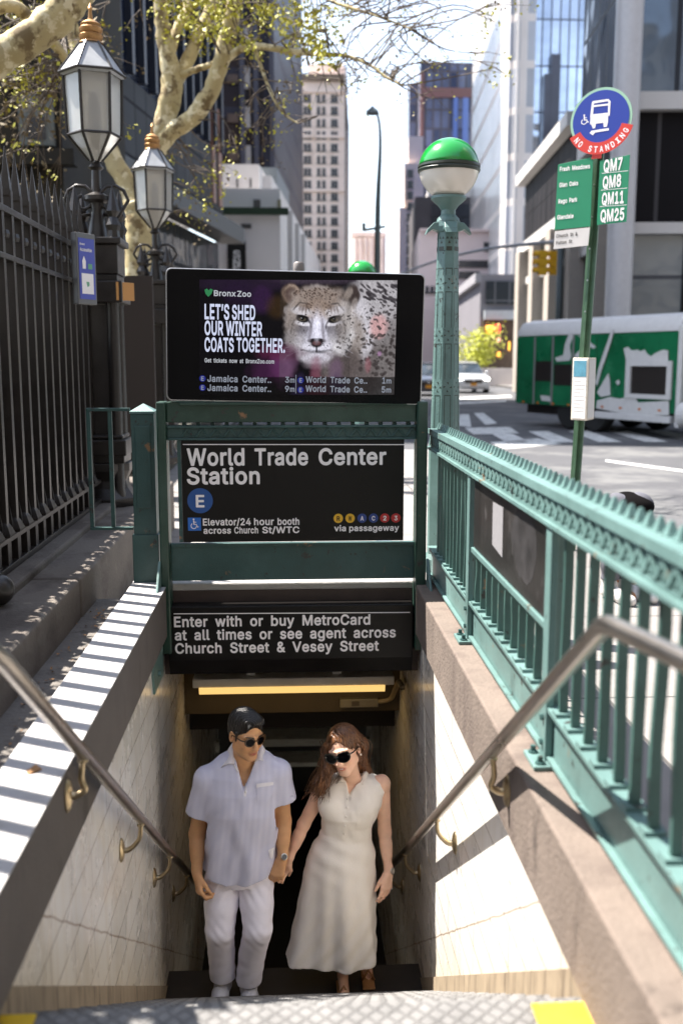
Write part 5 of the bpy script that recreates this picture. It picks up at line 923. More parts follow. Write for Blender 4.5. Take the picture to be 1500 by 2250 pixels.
tree('plane_tree', 'forked plane tree with mottled olive bark behind the farther lantern', [
    ('trunk', [(300,1000,66), (302,640,56), (306,520,58), (302,468,54), (296,440,50)], 14.5, 0),
    ('branch', [(300,480,46), (280,410,40), (240,330,38), (195,205,34), (165,90,28), (150,-10,25), (135,-120,22)], 14.5, .6),
    ('branch', [(305,480,48), (335,360,42), (352,300,42), (364,255,44), (378,195,46), (372,135,36), (358,60,30), (352,-10,27), (345,-120,22)], 14.5, 0),
    ('branch', [(342,335,38), (372,292,36), (415,265,36), (452,220,36), (478,160,34), (496,100,36), (516,0,31), (530,-110,25)], 14.5, -.5),
    ('branch', [(382,185,32), (408,142,28), (438,72,27), (472,-5,23), (500,-120,18)], 14.6, .5),
    ('branch', [(372,130,20), (390,60,19), (412,20,20), (408,-30,16), (415,-100,12)], 14.6, .7),
    ('branch', [(488,138,16), (520,112,16), (560,100,14), (640,112,13), (700,118,10), (760,122,7.5), (812,142,6.5), (850,170,5.5), (887,187,3)], 14.2, -1.2),
    ('branch', [(396,165,15), (430,152,13), (468,140,12), (492,118,12)], 14.5, -.2),
    ('branch', [(560,106,8), (590,190,7), (620,245,6), (655,270,3)], 14.0, -.6),
    ('branch', [(528,-90,14), (640,-40,10), (700,-12,8), (745,8,7), (800,25,6), (850,42,5), (905,64,2.5)], 14.0, -1.6)],
    [(370,-60,660,95,44,14.2,1.2,42,.17,.030,.10), (650,20,730,130,14,13.8,.5,45,.14,.034,.05), (690,-40,1000,230,52,13.2,1.2,10,.24,.022,.5), (500,150,660,330,16,13.8,.6,12,.14,.024,.4),
     (370,320,490,480,14,15,.6,20,.2,.030,.35), (180,0,340,140,10,14.5,.6,18,.18,.028,.4), (1060,-20,1120,150,7,12.6,.5,16,.12,.026,.2)], at(300,1000,14.5))
tree('plane_tree', 'thick leaning plane tree limb crossing the top left corner', [
    ('trunk', [(-420,1300,120), (-400,700,110), (-300,350,96), (-170,210,84), (-60,158,74), (5,122,70), (60,88,66), (118,44,68), (160,-5,72), (200,-90,66)], 9.6, 0),
    ('branch', [(-60,40,30), (20,10,27), (70,45,24), (130,108,20), (152,150,12)], 10.4, .6)],
    [(-30,-30,150,230,46,11.5,1.0,30,.2,.030,.55), (-20,200,140,420,14,12.5,.6,18,.22,.03,.7)], at(-400,1300,9.6))
# ================================================================== BUS STOP
t = thing('bus_stop', 'leaning bus stop pole with blue roundel and green route panels', 'bus stop sign', (2.36,8.2,0))
PB, PT = Vector((2.365,8.2,-.01)), Vector((2.485,8.2,3.30)); pd = (PT-PB).normalized()
th = math.radians(40); DU = Vector((math.cos(th), -math.sin(th), 0)); DN = Vector((-math.sin(th), -math.cos(th), 0)); DV = pd
M_pole = mat('green_sign_pole', (.055,.115,.065), .45, metal=.2, var=.25, scale=12); M_sg = mat('route_green', (.004,.20,.092), .5, var=.06, scale=4)
pm = MB(); sec = [(-.042,-.012), (.042,-.012), (.042,.012), (.014,.012), (.010,.040), (-.010,.040), (-.014,.012), (-.042,.012)]
pm.add([PB+DU*a-DN*b_*-1 for a, b_ in sec]+[PT+DU*a+DN*b_ for a, b_ in sec], [tuple(range(8)), tuple(range(8,16))]+[(k,(k+1)%8,8+(k+1)%8,8+k) for k in range(8)])
obj('pole', pm, M_pole, t, bevel=.002)
def bp_(px, py):
    "photo pixel -> (u, v) on the sign plane"
    d = _f + _r*((px-750)/FPX) - _u*((py-1125)/FPX); o = Vector((0,0,H_EYE)); Q = PB+DN*.045; s = (Q-o).dot(DN)/d.dot(DN); p = o+d*s-Q
    return p.dot(DU), p.z
OB = PB+DN*.045; BV = Vector((0,0,1))
def panel(name, px4, m, parent, th_=.004, bevel=.001): return obj(name, MB().prism([bp_(*p) for p in px4], OB, DU, BV, DN*th_), m, parent, bevel=bevel)
gp = panel('destination_panel', [(1218,505), (1297,497), (1303,344), (1226,361)], M_sg, t); rp_ = panel('route_panel', [(1311,494), (1376,487), (1384,339), (1318,353)], M_sg, t)
sp_ = panel('street_name_plate', [(1216,547), (1292,539), (1296,499), (1219,508)], mat('plate_white', (.60,.57,.55), .5, var=.08, scale=6), t)
def bl(mb, s, pa, pb, cap, lift=.006):
    a, b_ = bp_(*pa), bp_(*pb); U_ = (DU*(b_[0]-a[0])+BV*(b_[1]-a[1])); w_ = U_.length; U_.normalize(); V_ = BV
    letters(mb, s, 0, w_, 0, cap, OB+DU*a[0]+BV*a[1], U_, V_, DN, lift)
mb = MB(); bl(mb, 'Fresh  Meadows', (1230,376), (1296,369), .034); bl(mb, 'Glen  Oaks', (1229,411), (1270,406), .034); bl(mb, 'Rego  Park', (1227,447), (1268,442), .034); bl(mb, 'Glendale', (1224,482), (1260,478), .034)
obj('lettering', mb, M_white2, gp)
mb = MB(); bl(mb, 'QM7', (1326,378), (1367,371), .092); bl(mb, 'QM8', (1324,414), (1364,408), .092); bl(mb, 'QM11', (1322,450), (1370,445), .092); bl(mb, 'QM25', (1319,487), (1371,482), .092)
for pa, pb in (((1322,381),(1380,375)), ((1320,418),(1378,413)), ((1318,454),(1377,450))):
    a, b_ = bp_(*pa), bp_(*pb); poly(mb, [a, b_, (b_[0],b_[1]+.004), (a[0],a[1]+.004)], OB, DU, BV, DN, .0045)
obj('lettering', mb, M_white2, rp_)
mb = MB(); bl(mb, 'Church  St  &', (1222,522), (1269,517), .026); bl(mb, 'Fulton  St', (1222,537), (1257,533), .026); obj('lettering', mb, mat('print_black', (.03,.03,.03), .6), sp_)
cu, cv = bp_(1320,262); RR = .225
def cpt(r, a, sxx=1.0): return (cu+r*math.cos(a)*1.13, cv+r*math.sin(a)*1.06)
rim = obj('roundel', MB().prism([cpt(RR,a) for a in np.linspace(0,2*math.pi,49)[:-1]], OB, DU, BV, DN*.006), mat('roundel_rim', (.30,.50,.36), .5), t)
obj('roundel_face', MB().prism([cpt(RR*.915,a) for a in np.linspace(0,2*math.pi,49)[:-1]], OB+DN*.0062, DU, BV, DN*.002), mat('roundel_blue', (.004,.030,.29), .5), rim)
A0, A1 = math.radians(205), math.radians(343); arc = [cpt(RR*1.10,a) for a in np.linspace(A0,A1,26)]+[cpt(RR*.72,a) for a in np.linspace(A1,A0,26)]
M_red = mat('roundel_red', (.58,.030,.018), .5); mbk = MB(); oa, ia = arc[:26], arc[26:][::-1]
for k in range(25): mbk.prism([oa[k], oa[k+1], ia[k+1], ia[k]], OB+DN*.0085, DU, BV, DN*.003)
obj('red_band', mbk, M_red, rim)
obj('red_stem', MB().prism([bp_(1299,349), bp_(1321,347), bp_(1323,322), bp_(1306,324)], OB+DN*.002, DU, BV, DN*.005), M_red, t)
def P_(px, py): u, v = bp_(px, py); return (u, v)
mb = MB()
def pg(pts): poly(mb, [P_(*p) for p in pts], OB, DU, BV, DN, .0095)
pg([(1302,222),(1337,217),(1341,221),(1305,227)]); pg([(1301,224),(1306,222),(1303,256),(1297,257)]); pg([(1337,219),(1342,222),(1340,254),(1336,254)]); pg([(1304,231),(1338,227),(1338,231),(1304,235)])
pg([(1303,251),(1337,247),(1336,268),(1297,273),(1298,256)]); pg([(1299,272),(1310,271),(1308,281),(1303,282)]); pg([(1326,269),(1336,268),(1334,278),(1327,279)]); pg([(1300,287),(1338,281),(1338,286),(1308,291),(1303,297),(1296,292)])
obj('bus_pictogram', mb, M_white2, rim); mb = MB(); wheelchair(mb, 1285, 262, 24, lambda p: bp_(p,262)[0], lambda p: bp_(1285,p)[1], (OB, DU, BV, DN), .0095); obj('access_symbol', mb, M_white2, rim)
mb = MB()
for k, ch in enumerate('NO STANDING'):
    if ch == ' ': continue
    a = A0+math.radians(12)+(A1-A0-math.radians(24))*k/10.; p = cpt(RR*.86,a); tU = DU*(-math.sin(a))+BV*math.cos(a); tU = -tU if tU.dot(DU) < 0 else tU; tV = -(DU*math.cos(a)+BV*math.sin(a))
    letters(mb, ch, -.014, .014, 0, .045, OB+DU*cpt(RR*1.03,a)[0]+BV*cpt(RR*1.03,a)[1], tU, tV, DN, .0118)
obj('lettering', mb, M_white2, rim)
bo = MB()
for k in range(5): bo.cyl(PB+pd*(2.0+.25*k)+DN*.012, PB+pd*(2.0+.25*k)+DN*.05, .007, n=6)
obj('bolt', bo, M_grey, t)
# timetable box
bxu, bxz = PB+pd*1.0, 1.0; z0_, z1_ = at(1280,921,8.1).z, at(1280,786,8.1).z; cb = at(1285,850,8.05); cb.z = 0
th2 = math.radians(-24); tu = Vector((math.cos(th2), math.sin(th2)*-1, 0)); tv = Vector((-tu.y, tu.x, 0))
A_ = at(1256,850,8.03); B_ = at(1290,850,7.90); C_ = at(1307,850,8.12); D2 = Vector((A_.x+C_.x-B_.x, A_.y+C_.y-B_.y+.02, 0))
foot = [Vector((p.x,p.y,0)) for p in (A_,B_,C_,D2)]
M_cream = mat('cream_metal', (.62,.56,.46), .5, var=.15, scale=15); M_paper = mat('timetable_paper', (.64,.62,.60), .55, var=.06, scale=20)
mb = MB(); mb.add([p+Vector((0,0,z0_)) for p in foot]+[p+Vector((0,0,z1_)) for p in foot], [(3,2,1,0),(4,5,6,7)]+[(k,(k+1)%4,4+(k+1)%4,4+k) for k in range(4)])
bxo = obj('timetable_box', mb, M_cream, t, bevel=.004)
def facepanel(a, b_, name, m, u0, u1, v0, v1, lift=.003):
    e = (b_-a); n_ = Vector((e.y,-e.x,0)).normalized(); hgt = z1_-z0_
    q = [a+e*u+Vector((0,0,z0_+hgt*v)) for u, v in ((u0,v0),(u1,v0),(u1,v1),(u0,v1))]
    return obj(name, MB().add([p+n_*lift for p in q]+[p+n_*.0005 for p in q], [(0,1,2,3),(7,6,5,4)]+[(k,4+k,4+(k+1)%4,(k+1)%4) for k in range(4)]), m, bxo)
facepanel(foot[0],foot[1],'timetable',M_paper,.07,.93,.03,.97); facepanel(foot[1],foot[2],'timetable',M_paper,.12,.90,.03,.97)
facepanel(foot[0],foot[1],'timetable_header',mat('header_teal',(.07,.22,.30),.5,var=.3,scale=25),.1,.9,.70,.955,.005)
mbl = MB(); e = foot[1]-foot[0]; n_ = Vector((e.y,-e.x,0)).normalized()
for k in range(9):
    v = .62-.06*k; u1 = .85 if k % 3 else .6
    q = [foot[0]+e*u+n_*.004+Vector((0,0,z0_+(z1_-z0_)*vv)) for u, vv in ((.15,v),(u1,v),(u1,v+.010),(.15,v+.010))]; mbl.add(q, [(0,1,2,3)])
obj('timetable_rules', mbl, mat('faint_grey_print', (.38,.37,.37), .6), bxo)
# ================================================================== VEHICLES
M_tyre = mat('tyre_rubber', (.018,.018,.018), .8, var=.2); M_rim = mat('wheel_rim', (.35,.35,.36), .35, metal=.8)
def wheel(parent, c, ax, r, wdt):
    c, ax = Vector(c), Vector(ax).normalized(); R = ax.to_track_quat('Z','Y').to_matrix()
    wo = obj('wheel', MB().lathe([(r*.6,-wdt/2), (r*.93,-wdt/2), (r,-wdt*.35), (r,wdt*.35), (r*.93,wdt/2), (r*.6,wdt/2)], c, 28, R), M_tyre, parent, smooth='auto')
    obj('rim', MB().lathe([(0,-wdt*.42), (r*.25,-wdt*.46), (r*.5,-wdt*.38), (r*.62,-wdt*.49), (r*.62,wdt*.49), (r*.5,wdt*.38), (r*.25,wdt*.46), (0,wdt*.42)], c, 20, R), M_rim, wo, smooth='auto')
t = thing('delivery_truck', 'green and white bay sided delivery truck with worn panels and dark openings', 'truck', (6.2,27,-.15))
TA, TB = Vector((6.15,27,0)), Vector((8.44,21.5,0)); td = (TB-TA).normalized(); tn = Vector((-td.y,td.x,0)); tn = -tn if tn.dot(Vector((-1,-1,0))) < 0 else tn
TV = Vector((0,0,1)); TW = 2.35
def tp(px, py):
    d = _f + _r*((px-750)/FPX) - _u*((py-1125)/FPX); o = Vector((0,0,H_EYE)); s = (TA-o).dot(tn)/d.dot(tn); p = o+d*s
    return ((p-TA).dot(td), p.z)
M_tg = mat('truck_green', (.012,.17,.07), .3, var=.12, scale=2); overlay(M_tg, (.006,.10,.038), .8, .45, .7, seed=4); overlay(M_tg, (.06,.28,.14), 1.3, .55, .85, seed=7)
M_tw = mat('truck_white', (.66,.65,.64), .4, var=.07, scale=6); M_hole = mat('truck_bay_dark', (.015,.010,.008), .6)
ul = tp(1490,800)[0]; zt_, zb_ = 2.22, .42
def tbox(u0, u1, z0, z1, d0, d1): # box on the truck side, d measured inward
    return MB().prism([(u0,z0),(u1,z0),(u1,z1),(u0,z1)], TA-tn*d0, td, TV, -tn*(d1-d0))
obj('body', tbox(0, ul, zb_, zt_, .02, TW), M_tg, t, bevel=.02)
obj('roof', MB().add([TA+td*u+Vector((0,0,z))-tn*d for u in (0,ul) for d, z in ((0,2.225),(.02,2.36),(.16,2.56),(.5,2.64),(TW-.5,2.64),(TW-.02,2.36),(TW,2.225))],
     [(k,k+1,8+k,7+k) for k in range(6)]+[(0,7,13,6),(6,5,4,3,2,1,0),tuple(range(7,14))]), M_tw, t, smooth='auto')
for px0, px1, py0, py1 in ((1135,1174,737,883), (1176,1212,737,888), (1216,1258,738,893), (1261,1310,737,900)):
    u0, u1 = tp(px0,800)[0], tp(px1,800)[0]; obj('roller_door', tbox(u0, u1-.02, zb_+.03, zt_-.03, -.012, .019), M_tg, t, bevel=.006)
for px in (1174.5, 1214, 1259): 
    u = tp(px,800)[0]; obj('door_post', tbox(u-.03, u+.03, zb_+.02, zt_-.02, -.02, .018), mat('truck_grey', (.25,.24,.24), .5), t)
for a, b_, c, d in ((1177,1211,793,838), (1218,1258,800,848), (1262,1300,803,850)):
    (u0,z1), (u1,z0) = tp(a,c), tp(b_,d); obj('open_bay', tbox(u0, u1, z0, z1, -.0135, -.0125), M_hole, t)
(u0,z1), (u1,z0) = tp(1388,804), tp(1465,868)
fr = MB()
for q in ((u0-.16,u0,z0-.1,z1+.12), (u1,u1+.14,z0-.1,z1+.12), (u0,u1,z1,z1+.12), (u0,u1,z0-.1,z0)): fr.prism([(q[0],q[2]),(q[1],q[2]),(q[1],q[3]),(q[0],q[3])], TA, td, TV, tn*.05)
obj('bay_frame', fr, M_tw, t); obj('open_bay', tbox(u0, u1, z0, z1, -.004, .018), M_hole, t)
def splash(pts): obj('peeled_patch', MB().prism([tp(*p) for p in pts], TA, td, TV, tn*(.016+random.random()*.003)), M_tw, t)
splash([(1371,765),(1380,762),(1385,768),(1393,770),(1400,768),(1408,772),(1416,768),(1422,777),(1430,783),(1440,776),(1448,772),(1458,768),(1468,770),(1468,804),(1388,804),(1378,800)])
splash([(1345,722),(1350,724),(1341,756),(1330,790),(1322,812),(1312,848),(1308,840),(1316,806),(1326,776),(1336,748)]); splash([(1333,826),(1337,820),(1340,838),(1341,868),(1320,872),(1312,862)])
splash([(1312,880),(1340,872),(1362,876),(1380,872),(1398,874),(1402,884),(1440,882),(1470,880),(1470,912),(1390,912),(1310,897)]); splash([(1242,755),(1250,735),(1258,727),(1260,738),(1252,760),(1256,782),(1252,792),(1224,794),(1220,786),(1238,780)])
splash([(1264,778),(1280,764),(1286,772),(1276,784),(1262,788)]); splash([(1188,868),(1208,870),(1210,882),(1190,880)]); splash([(1353,838),(1360,834),(1362,842),(1357,846)])
splash([(1270,735),(1282,742),(1298,752),(1310,762),(1304,766),(1288,756)])
for k in range(9): u = .3+k*.64; obj('marker_lamp', MB().prism([(u,.455),(u+.09,.455),(u+.09,.50),(u,.50)], TA, td, TV, tn*.025), mat('amber_reflector', (.6,.16,.02), .3), t)
for k in range(12): z = .55+k*.13; obj('door_rib', MB().prism([(.04,z),(tp(1172,800)[0],z),(tp(1172,800)[0],z+.02),(.04,z+.02)], TA, td, TV, tn*.018), M_tg, t)
(ua,zz), (ub,_) = tp(1306,915), tp(1468,915)
obj('side_skirt', tbox(ua, ul-.15, .20, .36, -.03, .2), M_tw, t, bevel=.02); obj('end_frame', tbox(ul, ul+.14, .12, 2.36, -.05, TW+.03), M_tw, t, bevel=.03)
obj('chassis', tbox(.1, ul+2.0, .18, .419, .3, TW-.3), M_hole, t)
uw = tp(1243,900)[0]
for u in (uw, uw+1.0): 
    for d in (.22, TW-.22): wheel(t, TA+td*u-tn*d+Vector((0,0,.33)), tn, .48, .3)
cab = MB(); u0 = ul+.35
cab.prism([(u0,.35),(u0+2.0,.35),(u0+2.05,1.3),(u0+1.6,1.5),(u0+1.3,2.3),(u0+.1,2.4)], TA-tn*.08, td, TV, -tn*(TW-.16)); obj('cab', cab, M_tg, t, bevel=.05)
obj('cab_window', MB().prism([(u0+.7,1.45),(u0+1.45,1.45),(u0+1.2,2.15),(u0+.7,2.2)], TA-tn*.075, td, TV, tn*.01), M_glass, t)
obj('fuel_tank', MB().cyl(TA+td*(u0-.1)+Vector((0,0,.42)), TA+td*(u0+.7)+Vector((0,0,.42)), .28, n=20), M_tw, t)
for d in (.2, TW-.2): wheel(t, TA+td*(u0+1.3)-tn*d+Vector((0,0,.33)), tn, .48, .3)
# ------------------------------------------------------------------ cars
def car(label, c, rot, col, lit, grp=None):
    t = thing('parked_car' if not lit else 'moving_car', label, 'car', c, grp); R = Matrix.Rotation(rot,3,'Z'); C0 = Vector(c)
    def T(x, y, z): return C0 + R @ Vector((x,y,z))
    S = [ # y, half width low, half width belt, z low, z belt(top of body)
        (-2.25,.70,.74,.34,.62), (-2.15,.86,.86,.22,.80), (-1.75,.93,.92,.20,.93), (-.95,.95,.93,.20,1.04), (.3,.95,.93,.20,1.08), (1.6,.95,.92,.20,1.12), (2.1,.92,.88,.24,1.10), (2.25,.84,.80,.34,.95)]
    mb = MB(); prof = []
    for y, wl, wb, zl, zb in S:
        zm = (zl+zb)/2+.05; prof += [T(-wl*.9,y,zl), T(-wl,y,zl+.1), T(-wb-.02,y,zm), T(-wb,y,zb-.05), T(-wb+.10,y,zb), T(wb-.10,y,zb), T(wb,y,zb-.05), T(wb+.02,y,zm), T(wl,y,zl+.1), T(wl*.9,y,zl)]
    n = 10; mb.add(prof, [(i*n+k,(i+1)*n+k,(i+1)*n+(k+1)%n,i*n+(k+1)%n) for i in range(len(S)-1) for k in range(n)]+[tuple(range(n)), tuple(range(len(prof)-n,len(prof)))[::-1]])
    m = mat('car_paint_%s' % ('pale' if lit else 'dark'), col, .3, metal=.2, coat=.8)
    obj('body', mb, m, t, smooth='auto', bevel=.02)
    G = [(-1.05,.80,1.04,.80), (-.25,.66,1.56,.70), (.3,.66,1.62,.7), (1.3,.64,1.58,.68), (2.0,.74,1.12,.76)]
    gb = MB(); pr_ = []
    for y, wt, z, wl in G: pr_ += [T(-wl-.10,y,1.03), T(-wt,y,z-.03), T(-wt+.1,y,z), T(wt-.1,y,z), T(wt,y,z-.03), T(wl+.10,y,1.03)]
    gb.add(pr_, [(i*6+k,(i+1)*6+k,(i+1)*6+(k+1)%6,i*6+(k+1)%6) for i in range(4) for k in range(6)]+[tuple(range(6)), tuple(range(24,30))[::-1]])
    obj('cabin_glass', gb, mat('car_glass', (.03,.04,.05), .06), t, smooth='auto')
    rb = MB(); rb.add([T(x,y,z) for y, z in ((-.28,1.575),(.3,1.64),(1.3,1.60)) for x in (-.62,.62)], [(0,1,3,2),(2,3,5,4)]); rb.add([T(x,y,z) for y, z in ((-.28,1.56),(.3,1.60),(1.3,1.57)) for x in (-.68,.68)], [(0,1,3,2),(2,3,5,4)])
    obj('roof', rb, m, t, smooth=True)
    for s in (-1,1):
        obj('headlight', MB().ball(T(s*.70,-2.16,.74), (.17,.07,.085), 14, 8, R), mat('headlight_lit', (.8,.8,.8), .2, emit=(1,.93,.8), estr=5.0 if lit else 1.5), t, smooth=True)
        obj('wing_mirror', MB().ball(T(s*1.03,-.75,1.08), (.10,.06,.07), 10, 6, R), m, t, smooth=True)
        for y in (-1.45,1.42): wheel(t, T(s*.84,y,.34), R @ Vector((1,0,0)), .34, .22)
    obj('grille', MB().box(T(0,-2.262,.62), (.95,.03,.17), R), M_hole, t, bevel=.02); obj('bumper_intake', MB().box(T(0,-2.20,.36), (1.3,.06,.14), R), M_hole, t, bevel=.02)
    obj('number_plate', MB().box(T(0,-2.28,.47), (.32,.015,.16), R), mat('plate_orange', (.65,.28,.02), .5), t, bevel=.005); obj('badge', MB().ball(T(0,-2.275,.66), (.07,.02,.05), 10, 6, R), M_rim, t, smooth=True)
    return t
c = at(1020,866,54); car('silver car with lit headlights driving towards the crossing', (c.x,c.y,-.145), math.radians(2), (.62,.64,.68), True)
c = at(928,866,50); car('dark car half hidden between screen and teal lamp post', (c.x,c.y,-.145), math.radians(0), (.03,.035,.05), False)
# ================================================================== STREET FURNITURE FAR OFF
M_lp = mat('galvanised_grey', (.10,.12,.12), .5, metal=.4)
t = thing('street_lamp', 'tall slim hooked street lamp standing against the bright sky', 'street lamp', (0,0,0)); Yl = 30
lp = [at(828,800,Yl), at(829,520,Yl), at(831,420,Yl), at(835,330,Yl), at(834,280,Yl), at(829,252,Yl), at(821,239,Yl)]; lp[0].z = -.15
obj('pole', MB().tube(smooth_path(lp, 4), lerpr([.10,.085,.07,.05,.04,.035,.03], 4), 10), M_lp, t, smooth=True)
q = at(818,240,Yl); obj('lamp_head', MB().lathe([(.20,-.12), (.16,-.02), (.05,.06), (.03,.10)], q, 14), M_lp, t, smooth='auto')
obj('crossarm', MB().tube([at(800,505,Yl), at(846,497,Yl)], .04, 8).box(tuple(at(799,498,Yl)), (.1,.1,.22)), M_lp, t)
M_sig = mat('signal_yellow', (.90,.50,.02), .45, var=.08); 
def signal(label, px, py, Y, parts_n=3):
    c = at(px,py,Y); t = thing('traffic_light', label, 'traffic light', c, 'yellow traffic lights'); 
    for i in range(3):
        z = c.z+.32-.32*i
        h = obj('signal_section', MB().bx(c.x-.17,c.x+.17,c.y-.12,c.y+.12,z-.155,z+.155), M_sig, t, bevel=.02)
        obj('visor', MB().prism([(.16*math.cos(a),.15*math.sin(a)) for a in np.linspace(-.3,math.pi+.3,12)]+[(.13*math.cos(a),.12*math.sin(a)) for a in np.linspace(math.pi+.3,-.3,12)], (c.x-.171,c.y,z), (0,1,0), (0,0,1), (-.2,0,0)), M_sig, h)
        obj('lens', MB().cyl((c.x-.175,c.y,z), (c.x-.171,c.y,z), .12, n=16), M_hole, h)
    return t, c
t, c = signal('yellow three lamp traffic light hanging from the mast arm', 1191, 577, 40); signal('slimmer yellow traffic light close beside the hanging one', 1216, 577, 41); signal('yellow traffic light against the glass lobby behind the truck', 1493, 634, 36)
t = thing('signal_mast', 'thin grey mast arm stretching across the street to the signals', 'mast arm', (0,0,0))
pts = [at(880,602,46), at(960,572,44.5), at(1060,548,43), at(1150,537,41.5), at(1232,530,40)]; gpt = at(1232,530,40).copy(); gpt.z = -.15
obj('arm', MB().tube(smooth_path(pts, 4), lerpr([.05,.055,.065,.08,.09], 4), 8), mat('pale_grey_metal', (.34,.35,.38), .45), t, smooth=True); obj('pole', MB().tube([gpt, at(1232,526,40)], .13, 10), M_lp, t, smooth=True)
obj('hanger', MB().tube([at(1191,557,40), at(1191,534,40)], .03, 6).tube([at(1216,557,41), at(1216,532,40.6)], .03, 6), M_lp, t)
# ================================================================== BUILDINGS
def facade(name, glass, mull, pw, ph, ms=.12, rough=.12, metal=.0, c2=None, off=0.0, wave=None, spec=.6, emit=None):
    m = bpy.data.materials.new(name); m.use_nodes = True; n, L, b = nodes_of(m)
    co = n.new('ShaderNodeTexCoord'); s = n.new('ShaderNodeSeparateXYZ'); a = n.new('ShaderNodeMath'); cb = n.new('ShaderNodeCombineXYZ'); L.new(co.outputs['Object'], s.inputs[0])
    a.operation = 'ADD'; L.new(s.outputs[0], a.inputs[0]); L.new(s.outputs[1], a.inputs[1]); L.new(a.outputs[0], cb.inputs[0]); L.new(s.outputs[2], cb.inputs[1])
    bk = n.new('ShaderNodeTexBrick'); bk.offset = off; bk.inputs['Scale'].default_value = 1; bk.inputs['Brick Width'].default_value = pw; bk.inputs['Row Height'].default_value = ph; bk.inputs['Mortar Size'].default_value = ms; bk.inputs['Mortar Smooth'].default_value = .1
    c2 = c2 or tuple(min(1,x*1.6) for x in glass); bk.inputs['Color1'].default_value = (*glass,1); bk.inputs['Color2'].default_value = (*c2,1); bk.inputs['Mortar'].default_value = (*mull,1); L.new(cb.outputs[0], bk.inputs['Vector'])
    src = bk.outputs['Color']
    tn_ = n.new('ShaderNodeTexNoise'); tn_.inputs['Scale'].default_value = .09; tn_.inputs['Detail'].default_value = 3; L.new(co.outputs['Object'], tn_.inputs['Vector'])
    mr = n.new('ShaderNodeMapRange'); mr.inputs['From Min'].default_value = .3; mr.inputs['From Max'].default_value = .7; mr.inputs['To Min'].default_value = .72; mr.inputs['To Max'].default_value = 1.25; L.new(tn_.outputs['Fac'], mr.inputs[0])
    mx = n.new('ShaderNodeMixRGB'); mx.blend_type = 'MULTIPLY'; mx.inputs[0].default_value = 1; L.new(src, mx.inputs[1]); L.new(mr.outputs[0], mx.inputs[2]); L.new(mx.outputs[0], b.inputs['Base Color'])
    rg = n.new('ShaderNodeMapRange'); rg.inputs['To Min'].default_value = rough; rg.inputs['To Max'].default_value = .7; L.new(bk.outputs['Fac'], rg.inputs[0]); L.new(rg.outputs[0], b.inputs['Roughness'])
    b.inputs['Metallic'].default_value = metal; b.inputs['Specular IOR Level'].default_value = spec
    # slightly uneven panes break up the reflections
    t3 = n.new('ShaderNodeTexNoise'); t3.inputs['Scale'].default_value = .35; L.new(co.outputs['Object'], t3.inputs['Vector']); bp = n.new('ShaderNodeBump'); bp.inputs['Strength'].default_value = .25; bp.inputs['Distance'].default_value = .4; L.new(t3.outputs['Fac'], bp.inputs['Height']); L.new(bp.outputs[0], b.inputs['Normal'])
    return m
SD = Vector((.083,1,0)).normalized()                      # direction of the street
def foot4(xa, xb, Y, depth, d=SD):
    "front edge from photo column xa to xb at distance Y, running back along the street"
    A, B = at(xa,790,Y), at(xb,790,Y); A.z = B.z = 0; return [A, B, B+d*depth, A+d*depth]
def height_at(px, py, Y): return at(px,py,Y).z
def block(name, fp, z0, z1, m, parent, bevel=0): 
    n_ = len(fp); mb = MB(); mb.add([Vector((p.x,p.y,z0)) for p in fp]+[Vector((p.x,p.y,z1)) for p in fp], [tuple(range(n_))[::-1], tuple(range(n_,2*n_))]+[(k,(k+1)%n_,n_+(k+1)%n_,n_+k) for k in range(n_)])
    return obj(name, mb, m, parent, bevel=bevel)
def slab_on(A, B, z0, z1, m, name, parent, out=.3, back=.05):
    e = (B-A).normalized(); nrm = Vector((e.y,-e.x,0)); return block(name, [A+nrm*out, B+nrm*out, B-nrm*back, A-nrm*back], z0, z1, m, parent)
def win_grid(parent, A, B, us, zs, wu, hz, m, name='window', limit=100, dp=.12, shift=0.0):
    e = (B-A); Ln = e.length; e.normalize(); nrm = Vector((e.y,-e.x,0)); proto = None; cnt = 0
    for z in zs:
        for u in us:
            if cnt >= limit: return
            p = A+e*(u*Ln); p.z = z
            if proto is None:
                mb = MB().box((0,0,0), (wu,.08,hz), None); mb.box((0,-.06,-hz/2-.08), (wu+.3,.2,.14))
                a_ = math.atan2(e.y, e.x); mb.v = [tuple(Matrix.Rotation(a_,3,'Z') @ Vector(v)) for v in mb.v]
                proto = obj(name, mb, m, None); proto.location = p+nrm*.02; setparent(proto, parent)
            else:
                c = proto.copy(); COL.objects.link(c); c.location = p+nrm*.02
            cnt += 1
M_win = mat('dark_window', (.03,.03,.035), .2)
# brown stone chapel on the left behind the hedge
M_brs = mat('brown_chapel_stone', (.022,.017,.009), .9, var=.4, scale=.8, bump=.4, bscale=6); overlay(M_brs, (.010,.008,.005), .5, .5, .62, seed=3)
t = thing('chapel', 'brown stone chapel with a pale framed window behind the trees', 'church', (-10,21,0)); fp = [Vector((-24,21,0)), Vector((at(152,700,21).x,21,0)), Vector((at(152,700,21).x,29,0)), Vector((-24,29,0))]
block('wall', fp, 0, 13, M_brs, t); a, b_ = at(44,320,20.9), at(116,208,20.9)
f_ = obj('window', MB().bx(a.x,b_.x,20.86,20.99,a.z,b_.z), mat('pale_stone_frame', (.13,.14,.13), .8, var=.15), t, bevel=.02); obj('pane', MB().bx(a.x+.16,b_.x-.16,20.84,20.858,a.z+.12,b_.z-.42), M_win, f_)
obj('cornice', MB().bx(-24,fp[1].x+.3,20.6,20.98,5.4,5.7), M_brs, t); 
for px in (0, 88): 
    a, b_ = at(px,190,20.9), at(px+34,60,20.9); obj('window', MB().bx(a.x,b_.x,20.9,20.99,a.z,b_.z), M_win, t)
